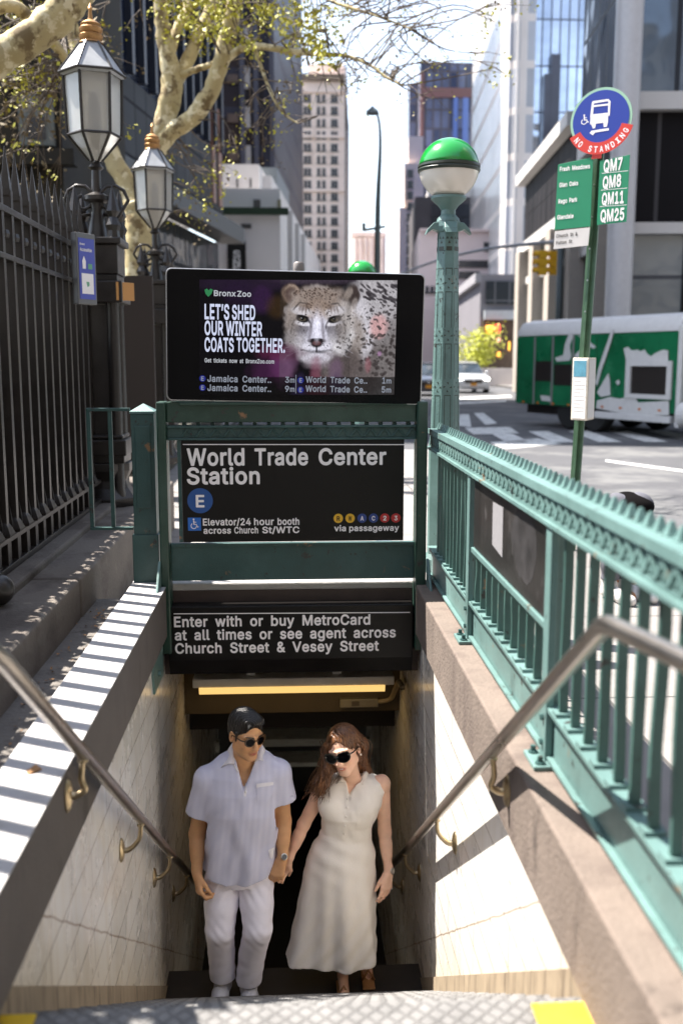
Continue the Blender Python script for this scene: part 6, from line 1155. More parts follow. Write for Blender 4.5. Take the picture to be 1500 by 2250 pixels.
# dark blue glass block along the left of the street
M_bg = facade('blue_black_glass', (.012,.018,.040), (.03,.035,.05), 1.5, 3.8, .06, .08, 0, (.02,.03,.07), spec=.15); M_shop = facade('shopfront_glass', (.04,.05,.055), (.03,.03,.035), 2.2, 5.5, .10, .08, 0, (.10,.11,.11), spec=.08)
t = thing('glass_office', 'dark blue glass office block with canopy on the left of the street', 'building', (-8,35,0))
P0, P1 = at(118,790,29), at(493,790,50); P0.z = P1.z = 0; back = Vector((-26,6,0)); e = (P1-P0).normalized(); nrm = Vector((e.y,-e.x,0))
block('tower', [P0,P1,P1+back,P0+back], 7.9, 46, M_bg, t); block('shopfront', [P0+nrm*-.2,P1+nrm*-.2,P1+back,P0+back], -.1, 7.15, M_shop, t)
slab_on(P0, P1, 7.15, 7.88, mat('canopy_charcoal', (.018,.019,.023), .5), 'canopy', t, 1.1); slab_on(P0,P1,8.6,11.2, facade('grey_spandrel', (.035,.037,.042), (.02,.02,.024), 1.5, 2.6, .05, .45, spec=.06), 'spandrel', t, .06)
for px, wpx, ya, yb in ((452,8,425,520), (476,18,420,500), (487,6,450,520)):
    k = (px-118)/375.; 
for k0, k1 in ((.90,.925), (.955,.985)): slab_on(P0.lerp(P1,k0), P0.lerp(P1,k1), 8.8, 13.2, mat('orange_panel', (.30,.14,.09), .5, var=.3, scale=.8), 'orange_banner', t, .12)
for k in range(16): q = P0.lerp(P1,(k+.5)/16); slab_on(q, q+e*.25, 11.3, 46, mat('fin_blue_grey', (.03,.035,.05), .4, metal=.2), 'fin', t, .25)
# black tower
M_bt = facade('black_tower_front', (.010,.010,.016), (.022,.022,.032), 9, 3.9, .55, .35, 0, (.02,.012,.010), spec=.12); M_bl = facade('black_tower_lattice', (.012,.012,.016), (.115,.11,.12), 2.6, 3.9, .5, .4, 0, spec=.15)
t = thing('black_tower', 'black high rise with banded windows and latticed side face', 'building', (0,110,0)); fp = foot4(478,598,110,46); block('tower', fp, -.2, 78, M_bt, t)
slab_on(fp[1], fp[2], 0, 78, M_bl, 'lattice_face', t, .3)
for k in (0,.48,.72,1.0): q = fp[0].lerp(fp[1],k); slab_on(q, q+Vector((.5,0,0)), 0, 78, mat('black_pier', (.02,.018,.03), .4), 'pier', t, .35)
for zz in (26.2,30.1,18.4,22.3,34,14.5): obj('lit_window_band', MB().bx(fp[0].lerp(fp[1],.25).x, fp[0].lerp(fp[1],.45).x, 109.7,109.95, zz,zz+.9), mat('dim_amber_window', (.035,.018,.010), .4, var=.6, scale=1.2), t); obj('blind', MB().bx(fp[0].lerp(fp[1],.55).x, fp[0].lerp(fp[1],.66).x, 109.7,109.95, zz-.5,zz+1.6), mat('grey_blind', (.16,.15,.15), .6), t)
# white stepped building with roof terrace
M_wh = mat('white_render', (.60,.57,.555), .8, var=.06, scale=.3); 
t = thing('white_building', 'stepped white building with green roof terrace and hanging black banner', 'building', (-2,60,0)); fp = foot4(478,618,60,44); zt = height_at(600,414,60); block('wall', fp, -.2, zt, M_wh, t)
fp2 = foot4(478,574,66,16); block('penthouse', fp2, zt, height_at(540,360,66), M_wh, t); fp3 = foot4(576,612,72,10); block('plant_room', fp3, zt, height_at(590,367,72), mat('louvred_grey', (.16,.18,.19), .5, var=.1), t)
fp4 = foot4(572,600,68,6); block('chimney', fp4, zt, height_at(580,385,68), M_wh, t)
obj('terrace_hedge', MB().bx(fp[0].x,at(634,470,59.6).x,59.3,59.7,height_at(560,471,59.5),height_at(560,456,59.5)), mat('dark_green_hedge', (.012,.03,.012), .8, var=.4), t)
for px0,px1,py0,py1,m_ in ((557,572,438,460,M_win), (610,626,438,460,mat('tan_window',(.2,.17,.08),.4)), (530,552,492,502,M_win), (549,552,392,412,M_win), (520,523,392,412,M_win)):
    if px1 > 618: px1 = 617
    yy = 66 if py1 < 414 else 60
    a, b_ = at(px0,py1,yy), at(px1,py0,yy); obj('window', MB().bx(a.x,b_.x,yy-.08,yy-.01,a.z,b_.z), m_, t)
for px in (624, 632, 640): 
    q = fp[1].lerp(fp[2],(px-617)/60.); slab_on(q, q+SD*.4, 0, zt-.5, mat('downpipe_grey', (.42,.40,.39), .6), 'downpipe', t, .3)
a, b_ = at(500,600,59.4), at(540,530,59.4); ban = obj('banner', MB().bx(a.x,b_.x,59.3,59.4,a.z-2,b_.z), M_black, None); group(ban, 'black vertical banner with white letters on the white building', 'banner')
mb = MB()
for ch, py in (('S',566), ('N',584), ('E',600)):
    q = at(512,py,59.28); letters(mb, ch, q.x, q.x+.42, q.z, .42, (0,59.28,0), UX, UZ, NY, .02)
obj('lettering', mb, mat('banner_white', (.55,.55,.55), .6), ban)
# beige stone towers
M_be = mat('beige_stone', (.84,.70,.62), .85, var=.09, scale=.25); overlay(M_be, (.66,.53,.45), .35, .55, .7, seed=2, stretch=(1,1,.25))
t = thing('stone_tower', 'tall beige stone office tower with paired dark windows', 'building', (5,170,0)); Yb = 170; fp = foot4(664,757,Yb,22); zt = height_at(710,165,Yb); block('wall', fp, -.2, zt, M_be, t)
A, B = fp[0], fp[1]; zs = [height_at(710,py,Yb) for py in range(215,606,27)]
us = [.10,.19,.40,.52,.72,.80]; win_grid(t, A, B, us, zs, .52, 1.15, M_win)
zc = zt
for py in (300,418,200): slab_on(A, B, height_at(710,py,Yb)-.2, height_at(710,py,Yb)+.25, M_be, 'string_course', t, .4)
slab_on(A, B, zt-.9, zt+.1, mat('dark_cornice', (.20,.15,.11), .8), 'cornice', t, .7); block('attic', foot4(680,748,Yb+3,14), zt, zt+2.6, M_be, t)
for px in (694,752): q = at(px,160,Yb+4); obj('pinnacle', MB().bx(q.x-.5,q.x+.5,q.y-.5,q.y+.5,zt,zt+2.2).lathe([(.6,zt+2.2),(0,zt+3.4)], (q.x,q.y,0), 4), M_be, t)
q = at(761,140,Yb+2); obj('flag_pole', MB().cyl((q.x,q.y,zt-8), (q.x,q.y,height_at(760,135,Yb)), .18, .1, 8), M_black, t)
for zq in zs: pass
slab_on(fp[1], fp[2], 10, zt-3, mat('dark_side_windows', (.14,.115,.10), .6, var=.5, scale=.5), 'side_bays', t, .2)
t = thing('columned_building', 'small distant beige columned building closing the street', 'building', (12,230,0)); fp = foot4(770,846,230,20); block('wall', fp, -.2, height_at(805,512,230), M_be, t); slab_on(fp[0],fp[1],height_at(800,520,230),height_at(800,510,230),M_be,'cornice',t,.8)
for k in range(6): q = fp[0].lerp(fp[1],.12+.15*k); obj('column', MB().cyl((q.x,q.y-.9,0),(q.x,q.y-.9,height_at(800,524,230)),.6,n=10), M_be, t)
win_grid(t, fp[0], fp[1], [.2,.35,.5,.65,.8], [height_at(800,py,230) for py in (540,565,590)], 1.0, 1.9, M_win)
t = thing('stone_setback_tower', 'slender pinkish stone tower with setbacks right of the street gap', 'building', (22,180,0)); fp = foot4(874,926,190,20); block('wall', fp, -.2, height_at(880,455,190), M_be, t); fp2 = foot4(884,926,191,14); block('upper_wall', fp2, 0, height_at(885,355,190), M_be, t); fp3 = foot4(892,924,192,12); block('top_wall', fp3, 0, height_at(885,293,190), M_be, t)
win_grid(t, fp[0], fp[1], [.38,.5], [height_at(880,py,190) for py in range(380,600,24)], .55, 1.3, M_win)
# blue glass tower and its neighbours on the right
M_b1 = facade('blue_tower_glass', (.06,.07,.12), (.10,.09,.11), 1.6, 3.6, .22, .15, 0, (.20,.22,.32)); M_b2 = facade('striped_tower_face', (.16,.17,.22), (.40,.36,.36), 1.1, 60, .30, .25)
t = thing('blue_tower', 'broad blue glass tower with pale striped right half', 'building', (32,205,0)); Yt = 205; fp = foot4(916,1066,Yt,40); zt = height_at(990,136,Yt); block('tower', fp, -.2, zt, M_b1, t)
slab_on(fp[0].lerp(fp[1],.72), fp[0].lerp(fp[1],.98), 0, zt-1, M_b2, 'striped_bay', t, .5); slab_on(fp[0].lerp(fp[1],.47), fp[0].lerp(fp[1],.53), 20, zt-5, mat('sky_blue_strip', (.16,.24,.55), .2), 'blue_strip', t, .4); slab_on(fp[0].lerp(fp[1],.60), fp[0].lerp(fp[1],.68), 20, zt-6, mat('sky_blue_strip', (.16,.24,.55), .2), 'blue_strip', t, .4)
slab_on(fp[0], fp[1], height_at(990,200,Yt)-1.2, height_at(990,200,Yt)+.6, mat('rust_band', (.22,.11,.10), .6), 'band_course', t, .45); slab_on(fp[0], fp[0].lerp(fp[1],.05), 0, zt-2, mat('rust_band', (.22,.11,.10), .6), 'corner_pier', t, .5)
side_foot = foot4(893,917,215,20); block('side_tower', side_foot, 0, height_at(900,182,215), M_b1, t)
M_gr = mat('charcoal_brick', (.075,.065,.07), .8, var=.2, scale=.4)
t = thing('dark_brick_building', 'low charcoal brick building below the blue tower', 'building', (25,140,0)); fp = foot4(908,1062,140,26); block('wall', fp, -.2, height_at(980,432,140), M_gr, t); block('roof_box', foot4(936,1040,146,12), height_at(980,432,140), height_at(980,412,146), M_wh, t); win_grid(t, fp[0], fp[1], [.3,.45,.6,.75], [height_at(980,py,140) for py in (460,490)], 1.5, 1.6, M_win)
M_pk = mat('pinkish_stone', (.70,.58,.56), .85, var=.07, scale=.3)
t = thing('pink_stone_building', 'pale pink stone building with small dark window rows', 'building', (20,105,0)); fp = foot4(918,1095,105,22); block('wall', fp, -.2, height_at(1000,505,105), M_pk, t); A, B = fp[0], fp[1]
for py, u0, u1, nn in ((578,.50,.82,12), (602,.50,.72,9), (635,.1,.9,14)): win_grid(t, A, B, list(np.linspace(u0,u1,nn)), [height_at(1000,py,105)], .35, .6, M_win)
qa, qb = at(1062,552,104.9), at(1076,532,104.9); obj('window', MB().bx(qa.x,qb.x,104.8,104.95,qa.z,qb.z), M_win, t); slab_on(A, B, height_at(1000,508,105), height_at(1000,503,105), M_pk, 'cornice', t, .5)
# very tall slabs on the right
M_w1 = facade('white_fin_face', (.30,.31,.34), (.72,.66,.62), 1.7, 3.9, .34, .2, 0); M_w2 = facade('mirror_glass', (.45,.52,.64), (.13,.14,.17), .8, 3.9, .07, .05, .8, (.55,.62,.74)); M_bl2 = facade('deep_blue_glass', (.012,.03,.11), (.03,.04,.08), 1.2, 4, .1, .12, 0, (.05,.09,.28))
t = thing('slender_blue_tower', 'narrow deep blue glass skyscraper running out of frame', 'building', (45,160,0)); fp = foot4(1066,1112,160,30); block('tower', fp, -.2, 120, M_bl2, t); slab_on(fp[0], fp[0].lerp(fp[1],.25), 0, 120, mat('pale_blue_edge', (.30,.36,.62), .3), 'pale_edge', t, .3)
t = thing('mirror_tower', 'tall mirrored glass skyscraper with pale ribbed left edge', 'building', (22,90,0)); Ym = 92; fp = foot4(1112,1262,Ym,34); block('tower', fp, -.2, 95, M_w2, t)
C0, C1 = at(1088,790,104), at(1150,790,Ym); C0.z = C1.z = 0; slab_on(fp[0], fp[0].lerp(fp[1],.28), 0, 95, M_w1, 'ribbed_bay', t, .5); C2 = fp[0]+SD*1
slab_on(fp[3], fp[0], 0, 62, M_w1, 'ribbed_side', t, .4); slab_on(fp[0].lerp(fp[1],.02), fp[0].lerp(fp[1],.05), 0, 60, M_wh, 'pale_pier', t, .8)
qa, qb = at(1186,560,Ym-.7), at(1232,120,Ym-.7); slab_on(Vector((qa.x,Ym,0)), Vector((qb.x,Ym,0)), 4, height_at(1200,165,Ym), mat('dark_reflected_bay', (.05,.052,.075), .12, var=.3, scale=.4), 'dark_bay', t, .55); slab_on(Vector((at(1212,0,Ym).x,Ym,0)), Vector((at(1232,0,Ym).x,Ym,0)), 4, height_at(1220,122,Ym), mat('dark_reflected_bay', (.05,.052,.075), .12), 'dark_bay', t, .6)
# dark podium with white roof lines on the right
M_lv = facade('louvre_dark', (.010,.009,.010), (.07,.066,.068), 1.5, 40, .06, .6, spec=.1); M_lob = facade('lobby_glass', (.20,.22,.23), (.10,.10,.11), 3.2, 4.2, .07, .07, .2, (.30,.32,.33)); M_topglass = facade('upper_curtain_glass', (.09,.12,.16), (.03,.033,.04), 1.5, 4.6, .08, .07, .35, (.20,.25,.31))
M_wl = mat('white_cornice', (.66,.63,.60), .5, var=.05, scale=.5)
t = thing('podium_building', 'dark louvred corner building with white cornices above a glass lobby', 'building', (14,34,0)); Yp = 32; K = at(1378,790,Yp); K.z = 0; KR = K+Vector((14,-1.2,0)); KL = K+SD*23.5; 
zA, zB, zC, zD = height_at(1440,222,Yp), height_at(1440,246,Yp), height_at(1440,491,Yp), height_at(1440,516,Yp)
fpw = [K, KR, KR+SD*30, KL]; block('lobby', fpw, -.1, zD, M_lob, t); block('lower_cornice', [K+Vector((-.25,-.3,0)), KR+Vector((0,-.3,0)), KR+SD*30, KL+Vector((-.25,0,0))], zD+.003, zC, M_wl, t); block('louvre_storey', fpw, zC+.003, zB, M_lv, t); block('upper_cornice', [K+Vector((-.3,-.35,0)), KR+Vector((0,-.35,0)), KR+SD*30, K+SD*8+Vector((-.3,0,0))], zB+.003, zA+.2, M_wl, t)
block('upper_glass', [K+SD*.8, KR+SD*.8, KR+SD*20, K+SD*9], zA+.203, 46, M_topglass, t)
for ax, ay, bx_, by_ in ((1402,196,1447,150), (1438,196,1470,165)): pass
br = MB()
for k in range(3): 
    q0 = at(1398+k*40,210,Yp+1.5); q1 = at(1452+k*40,140,Yp+1.5); br.tube([q0, q1], .12, 6)
obj('roof_line', MB().prism([(0,7.2),(23.5,7.2),(23.5,7.7),(0,7.7)], K+nrm*0+Vector((-.02,0,0)), SD, TV, Vector((-.35,.03,0))), M_wl, t); block('far_louvre', [K+SD*9.5+Vector((-.01,0,0)), K+SD*9.6+Vector((8,0,0)), KL+Vector((8,0,0)), KL+Vector((-.01,0,0))], zB+.01, 10.9, M_lv, t)
obj('far_roof_line', MB().prism([(9.3,10.905),(23.8,10.905),(23.8,11.45),(9.3,11.45)], K+Vector((-.5,0,0)), SD, TV, Vector((8,0,0))), M_wl, t)
qc = at(1352,790,Yp-1.2); obj('round_column', MB().cyl((qc.x,qc.y,-.1), (qc.x,qc.y,46), .40, n=24), mat('pale_grey_column', (.62,.60,.60), .4, var=.06), t, smooth='auto')
for k in range(5): q = K+SD*(3+4.6*k)+Vector((-.35,0,0)); obj('side_column', MB().bx(q.x-.3,q.x+.3,q.y-.4,q.y+.4,-.1,7.19), mat('beige_column', (.42,.37,.32), .7, var=.08), t)
for k in range(4): q = K.lerp(KR,.12+.25*k); obj('mullion', MB().bx(q.x-.08,q.x+.08,q.y-.16,q.y-.02,-.1,zD), M_black, t)
for k in range(4): 
    q0 = K+Vector((.6+1.5*k,-.0,1.0)); obj('lobby_brace', MB().tube([q0+Vector((0,.6,0)), q0+Vector((1.3,.6,4.6))], .10, 8), M_wl, t)
# low grey building with shop under the yellow-green street tree
t = thing('grey_corner_building', 'low grey corner building with dark windows above a bright shop', 'building', (15,75,0)); fp = foot4(1052,1150,76,30); zt = height_at(1090,602,76); block('wall', fp, -.2, zt, mat('grey_cladding', (.20,.19,.21), .7, var=.1, scale=.3), t); A, B = fp[0], fp[1]
slab_on(A.lerp(B,.12), B, height_at(1090,668,76), height_at(1090,618,76), facade('dark_office_glass', (.03,.035,.04), (.10,.10,.11), 1.1, 1.5, .06, .15), 'window_band', t, .15); slab_on(A.lerp(B,.08), B, height_at(1090,702,76), height_at(1090,682,76), mat('pale_sign_band', (.50,.53,.56), .5, var=.15, scale=2), 'fascia', t, .5)
slab_on(A.lerp(B,.1), B, -.1, height_at(1090,703,76), mat('shop_interior', (.09,.06,.04), .5, var=.8, scale=1.3), 'shop_window', t, .12); slab_on(fp[3], A, zt-.6, zt+.1, mat('grey_coping', (.3,.29,.31), .7), 'roof_edge', t, .4)
for px, py, w_, h_, c in ((1074,724,16,18,(.9,.35,.05)), (1092,722,12,18,(.9,.05,.04)), (1094,746,8,8,(.85,.3,.25)), (1095,778,7,10,(.9,.35,.05)), (1118,760,4,20,(.9,.4,.05))):
    q0, q1 = at(px-w_/2,py+h_/2,75.2), at(px+w_/2,py-h_/2,75.2); obj('neon_sign', MB().bx(q0.x,q1.x,75.1,75.2,q0.z,q1.z), mat('neon_%d' % int(c[1]*100), c, .5, emit=c, estr=1.0), t, bevel=.1)
t = thing('white_barrier', 'white slatted site barrier beside the far kerb', 'barrier', (12,66,0)); A, B = at(1056,850,66), at(1140,852,64); mb = MB()
for k in range(34): q = A.lerp(B,k/33.); mb.bx(q.x-.055,q.x+.055,q.y-.03,q.y+.03,-.1,1.05)
obj('slats', mb, mat('barrier_white', (.62,.58,.57), .6), t); obj('rails', MB().tube([A+Vector((0,.06,.9-A.z)), B+Vector((0,.06,.9-B.z))], .05, 6).tube([A+Vector((0,.06,.2-A.z)), B+Vector((0,.06,.2-B.z))], .05, 6), mat('barrier_white', (.62,.58,.57), .6), t)
t = thing('street_tree', 'small bright yellow green tree in front of the grey building', 'tree', at(1050,845,68)); mb = MB(); random.seed(3)
cl = [(at(1050+random.gauss(0,17),768+random.gauss(0,19),68+random.gauss(0,.6)), random.uniform(.3,.6)) for _ in range(26)]+[(at(1055,735,68),.4)]
for c, r in cl: leaf_cloud(mb, 70, lambda: c+Vector((random.gauss(0,r),random.gauss(0,r),random.gauss(0,r*.7))), .10, .6)
obj('crown', mb, mat('lime_leaf', (.50,.52,.06), .6, var=.3, scale=1), t); obj('trunk', MB().tube([Vector((at(1050,845,68).x,68,-.2)), at(1049,800,68), at(1052,760,68)], [.12,.1,.04], 8), M_twig, t)
# unseen blocks added behind the viewpoint: pale one bounces fill, dark one dims reflections
M_bh = facade('bounce_block_front', (.12,.115,.11), (.42,.39,.35), 3.2, 3.8, .75, .3)
t = thing('unseen_block', 'unseen pale block added behind the viewpoint to bounce fill light', 'building', (0,-30,0)); block('wall', [Vector((-60,-50,0)), Vector((60,-50,0)), Vector((60,-28,0)), Vector((-60,-28,0))], -.2, 30, M_bh, t)
M_bh2 = facade('dark_block_front', (.05,.045,.04), (.12,.10,.085), 3, 3.8, .5, .3)
t = thing('unseen_block', 'unseen dark block added behind the viewpoint to dim reflections', 'building', (30,-10,0)); block('wall', [Vector((24,-24,0)), Vector((60,-24,0)), Vector((60,10,0)), Vector((26,10,0))], -.2, 40, M_bh2, t)
# ================================================================== PEOPLE (solid fields meshed into one continuous skin)
class Field:
    def __init__(s, lo, hi, h):
        s.lo = np.array(lo, float); s.h = h; s.n = np.ceil((np.array(hi)-s.lo)/h).astype(int)+1
        s.F = np.full(s.n, .2, np.float32); s.ax = [s.lo[i]+h*np.arange(s.n[i]) for i in range(3)]
    def win(s, lo, hi, pad):
        a = np.clip(np.floor((np.array(lo)-pad-s.lo)/s.h).astype(int), 0, s.n); b = np.clip(np.ceil((np.array(hi)+pad-s.lo)/s.h).astype(int)+1, 0, s.n)
        if np.any(b <= a): return None
        sl = tuple(slice(a[i], b[i]) for i in range(3)); g = np.meshgrid(*[s.ax[i][sl[i]] for i in range(3)], indexing='ij'); return sl, g
    def join(s, sl, d, k):
        o = s.F[sl]
        if k > 0:
            h = np.clip(.5+.5*(o-d)/k, 0, 1); s.F[sl] = (o*(1-h)+d*h-k*h*(1-h)).astype(np.float32)
        else: s.F[sl] = np.minimum(o, d)
    def cut(s, sl, d, k=0.0):
        o = s.F[sl]; e = -d
        if k > 0:
            h = np.clip(.5-.5*(o-e)/k, 0, 1); s.F[sl] = (o*(1-h)+e*h+k*h*(1-h)).astype(np.float32)
        else: s.F[sl] = np.maximum(o, e)
    def cap(s, a, b, ra, rb, k=.02, sub=False):
        a, b = np.array(a, float), np.array(b, float); r = max(ra, rb)
        W = s.win(np.minimum(a,b)-r, np.maximum(a,b)+r, k+.03)
        if W is None: return
        sl, g = W; d = b-a; L = d@d+1e-12; t = np.clip(sum((g[i]-a[i])*d[i] for i in range(3))/L, 0, 1)
        D = np.sqrt(sum((g[i]-a[i]-d[i]*t)**2 for i in range(3))) - (ra+(rb-ra)*t)
        (s.cut if sub else s.join)(sl, D, k)
    def chain(s, pts, rs, k=.02):
        for i in range(len(pts)-1): s.cap(pts[i], pts[i+1], rs[i], rs[i+1], k)
    def ell(s, c, r, R=None, k=.02, sub=False):
        c = np.array(c, float); r = np.array(r, float); m = r.max()
        W = s.win(c-m, c+m, k+.03)
        if W is None: return
        sl, g = W; q = [g[i]-c[i] for i in range(3)]
        if R is not None: M = np.array(R); q = [sum(M[j][i]*q[j] for j in range(3)) for i in range(3)]
        k0 = np.sqrt(sum((q[i]/r[i])**2 for i in range(3))); k1 = np.sqrt(sum((q[i]/r[i]**2)**2 for i in range(3)))+1e-9
        (s.cut if sub else s.join)(sl, k0*(k0-1)/k1, k)
    def loft(s, rows, k=.02, fold=None, sq=2.0):
        "stacked ellipses: rows of z, cx, cy, a, b"
        rows = np.array(sorted(rows)); z = rows[:,0]; A = rows[:,3].max(); B = rows[:,4].max()
        W = s.win((rows[:,1].min()-A, rows[:,2].min()-B, z[0]), (rows[:,1].max()+A, rows[:,2].max()+B, z[-1]), k+.03)
        if W is None: return
        sl, g = W; zz = g[2][0,0,:]; f = lambda c: np.interp(zz, z, rows[:,c])[None,None,:]
        cx, cy, a, b = f(1), f(2), f(3), f(4)
        dx, dy = (g[0]-cx)/a, (g[1]-cy)/b
        rho = (np.abs(dx)**sq+np.abs(dy)**sq)**(1/sq); D = (rho-1)*np.minimum(a,b)
        if fold is not None: D = D - fold(g[0]-cx, g[1]-cy, g[2])
        D = np.maximum(D, np.maximum(z[0]-g[2], g[2]-z[-1])); s.join(sl, D, k)
    def mesh(s, smooth_n=1):
        F = s.F; n = s.n; S = F < 0; c = np.zeros(tuple(n-1), np.int8)
        for i in (0,1):
            for j in (0,1):
                for k in (0,1): c += S[i:n[0]-1+i, j:n[1]-1+j, k:n[2]-1+k]
        act = (c > 0) & (c < 8); I, J, K = np.nonzero(act); idx = -np.ones(tuple(n-1), np.int64); idx[I,J,K] = np.arange(len(I))
        acc = np.zeros((len(I),3)); cnt = np.zeros(len(I)); corners = [(i,j,k) for i in (0,1) for j in (0,1) for k in (0,1)]
        for a in corners:
            for ax in range(3):
                if a[ax] == 1: continue
                b = list(a); b[ax] = 1; fa = F[I+a[0],J+a[1],K+a[2]]; fb = F[I+b[0],J+b[1],K+b[2]]; m = (fa < 0) != (fb < 0)
                t = np.where(m, fa/np.where(m, fa-fb, 1), 0); p = np.tile(np.array(a, float), (len(I),1)); p[:,ax] += t
                acc[m] += p[m]; cnt[m] += 1
        V = s.lo + s.h*(np.stack([I,J,K],1) + acc/cnt[:,None]); Q = []
        for ax in range(3):
            sl0 = [slice(1,n[q]-1) for q in range(3)]; sl0[ax] = slice(0,n[ax]-1); sl1 = list(sl0); sl1[ax] = slice(1,n[ax])
            m = S[tuple(sl0)] != S[tuple(sl1)]; P = np.stack(np.nonzero(m),1) + np.array([s_.start for s_ in sl0]); inside = S[P[:,0],P[:,1],P[:,2]]
            u, v = [(1,2),(2,0),(0,1)][ax]; du = np.zeros(3,int); dv = np.zeros(3,int); du[u] = 1; dv[v] = 1
            q = np.stack([idx[tuple((P-o).T)] for o in (du+dv, dv, 0*du, du)], 1); q[~inside] = q[~inside][:,::-1]; Q.append(q)
        Q = np.concatenate(Q); Q = Q[(Q >= 0).all(1)]
        for _ in range(smooth_n):
            sm_ = np.zeros_like(V); ct = np.zeros(len(V))
            for a, b in ((0,1),(1,2),(2,3),(3,0)):
                np.add.at(sm_, Q[:,a], V[Q[:,b]]); np.add.at(sm_, Q[:,b], V[Q[:,a]]); np.add.at(ct, Q[:,a], 1); np.add.at(ct, Q[:,b], 1)
            V = V*.5 + .5*sm_/np.maximum(ct,1)[:,None]
        return V, Q
def field_obj(name, fld, m, parent, colfn=None, smooth_n=1, keep=None, label=None):
    V, Q = fld.mesh(smooth_n)
    if keep is not None:
        ok = keep(V)[Q].all(1); Q = Q[ok]; used = np.unique(Q); mp = -np.ones(len(V), int); mp[used] = np.arange(len(used)); V = V[used]; Q = mp[Q]
    me = bpy.data.meshes.new(name); me.vertices.add(len(V)); me.vertices.foreach_set('co', V.astype(np.float32).ravel()); me.loops.add(Q.size); me.loops.foreach_set('vertex_index', Q.astype(np.int32).ravel())
    me.polygons.add(len(Q)); me.polygons.foreach_set('loop_start', np.arange(0,Q.size,4,dtype=np.int32)); me.polygons.foreach_set('loop_total', np.full(len(Q),4,np.int32)); me.update(calc_edges=True); me.validate()
    me.polygons.foreach_set('use_smooth', [True]*len(me.polygons))
    if colfn is not None:
        C = colfn(V); ca = me.color_attributes.new('Col','FLOAT_COLOR','POINT'); ca.data.foreach_set('color', np.concatenate([C, np.ones((len(C),1))],1).astype(np.float32).ravel())
    o = bpy.data.objects.new(name, me); COL.objects.link(o); me.materials.append(m)
    if parent is not None: setparent(o, parent)
    if label: o['label'] = label
    return o
from mathutils.bvhtree import BVHTree
def bvh(o): me = o.data; return BVHTree.FromPolygons([wm(o) @ v.co for v in me.vertices], [tuple(p.vertices) for p in me.polygons])
def onto(T, px, py, lift=.0):
    d = (_f + _r*((px-750)/FPX) - _u*((py-1125)/FPX)).normalized(); h = T.ray_cast(Vector((0,0,H_EYE)), d)
    if h[0] is None: return None, None
    return h[0]+h[1]*lift, h[1]
def patch(T, pxpts, lift, thick, n=6):
    "small cloth patch pressed onto a surface: grid between 4 photo corners"
    mb = MB(); a, b, c, d = pxpts; G = []
    for j in range(n+1):
        for i in range(n+1):
            u, v = i/n, j/n; px = (a[0]*(1-u)+b[0]*u)*(1-v)+(d[0]*(1-u)+c[0]*u)*v; py = (a[1]*(1-u)+b[1]*u)*(1-v)+(d[1]*(1-u)+c[1]*u)*v
            p, nn = onto(T, px, py, lift); G.append(p if p is not None else (G[-1] if G else Vector((0,0,0))))
    vd = Vector((0,1,-.3)).normalized()*thick; N_ = (n+1)**2
    mb.add(G+[p+vd for p in G], [(j*(n+1)+i, j*(n+1)+i+1, (j+1)*(n+1)+i+1, (j+1)*(n+1)+i) for j in range(n) for i in range(n)]+
           [(N_+(j+1)*(n+1)+i, N_+(j+1)*(n+1)+i+1, N_+j*(n+1)+i+1, N_+j*(n+1)+i) for j in range(n) for i in range(n)]); return mb
def skin_mat(name):
    m = bpy.data.materials.new(name); m.use_nodes = True; n, L, b = nodes_of(m); vc = n.new('ShaderNodeVertexColor'); vc.layer_name = 'Col'
    t = n.new('ShaderNodeTexNoise'); t.inputs['Scale'].default_value = 28; co = n.new('ShaderNodeTexCoord'); L.new(co.outputs['Object'], t.inputs['Vector']); mr = n.new('ShaderNodeMapRange'); mr.inputs['To Min'].default_value = .88; mr.inputs['To Max'].default_value = 1.12; L.new(t.outputs['Fac'], mr.inputs[0])
    mx = n.new('ShaderNodeMixRGB'); mx.blend_type = 'MULTIPLY'; mx.inputs[0].default_value = 1; L.new(vc.outputs[0], mx.inputs[1]); L.new(mr.outputs[0], mx.inputs[2]); L.new(mx.outputs[0], b.inputs['Base Color'])
    b.inputs['Roughness'].default_value = .55; b.inputs['Specular IOR Level'].default_value = .35; b.inputs['Subsurface Weight'].default_value = .12; b.inputs['Subsurface Radius'].default_value = (.012,.005,.003); b.inputs['Subsurface Scale'].default_value = 1.0
    return m
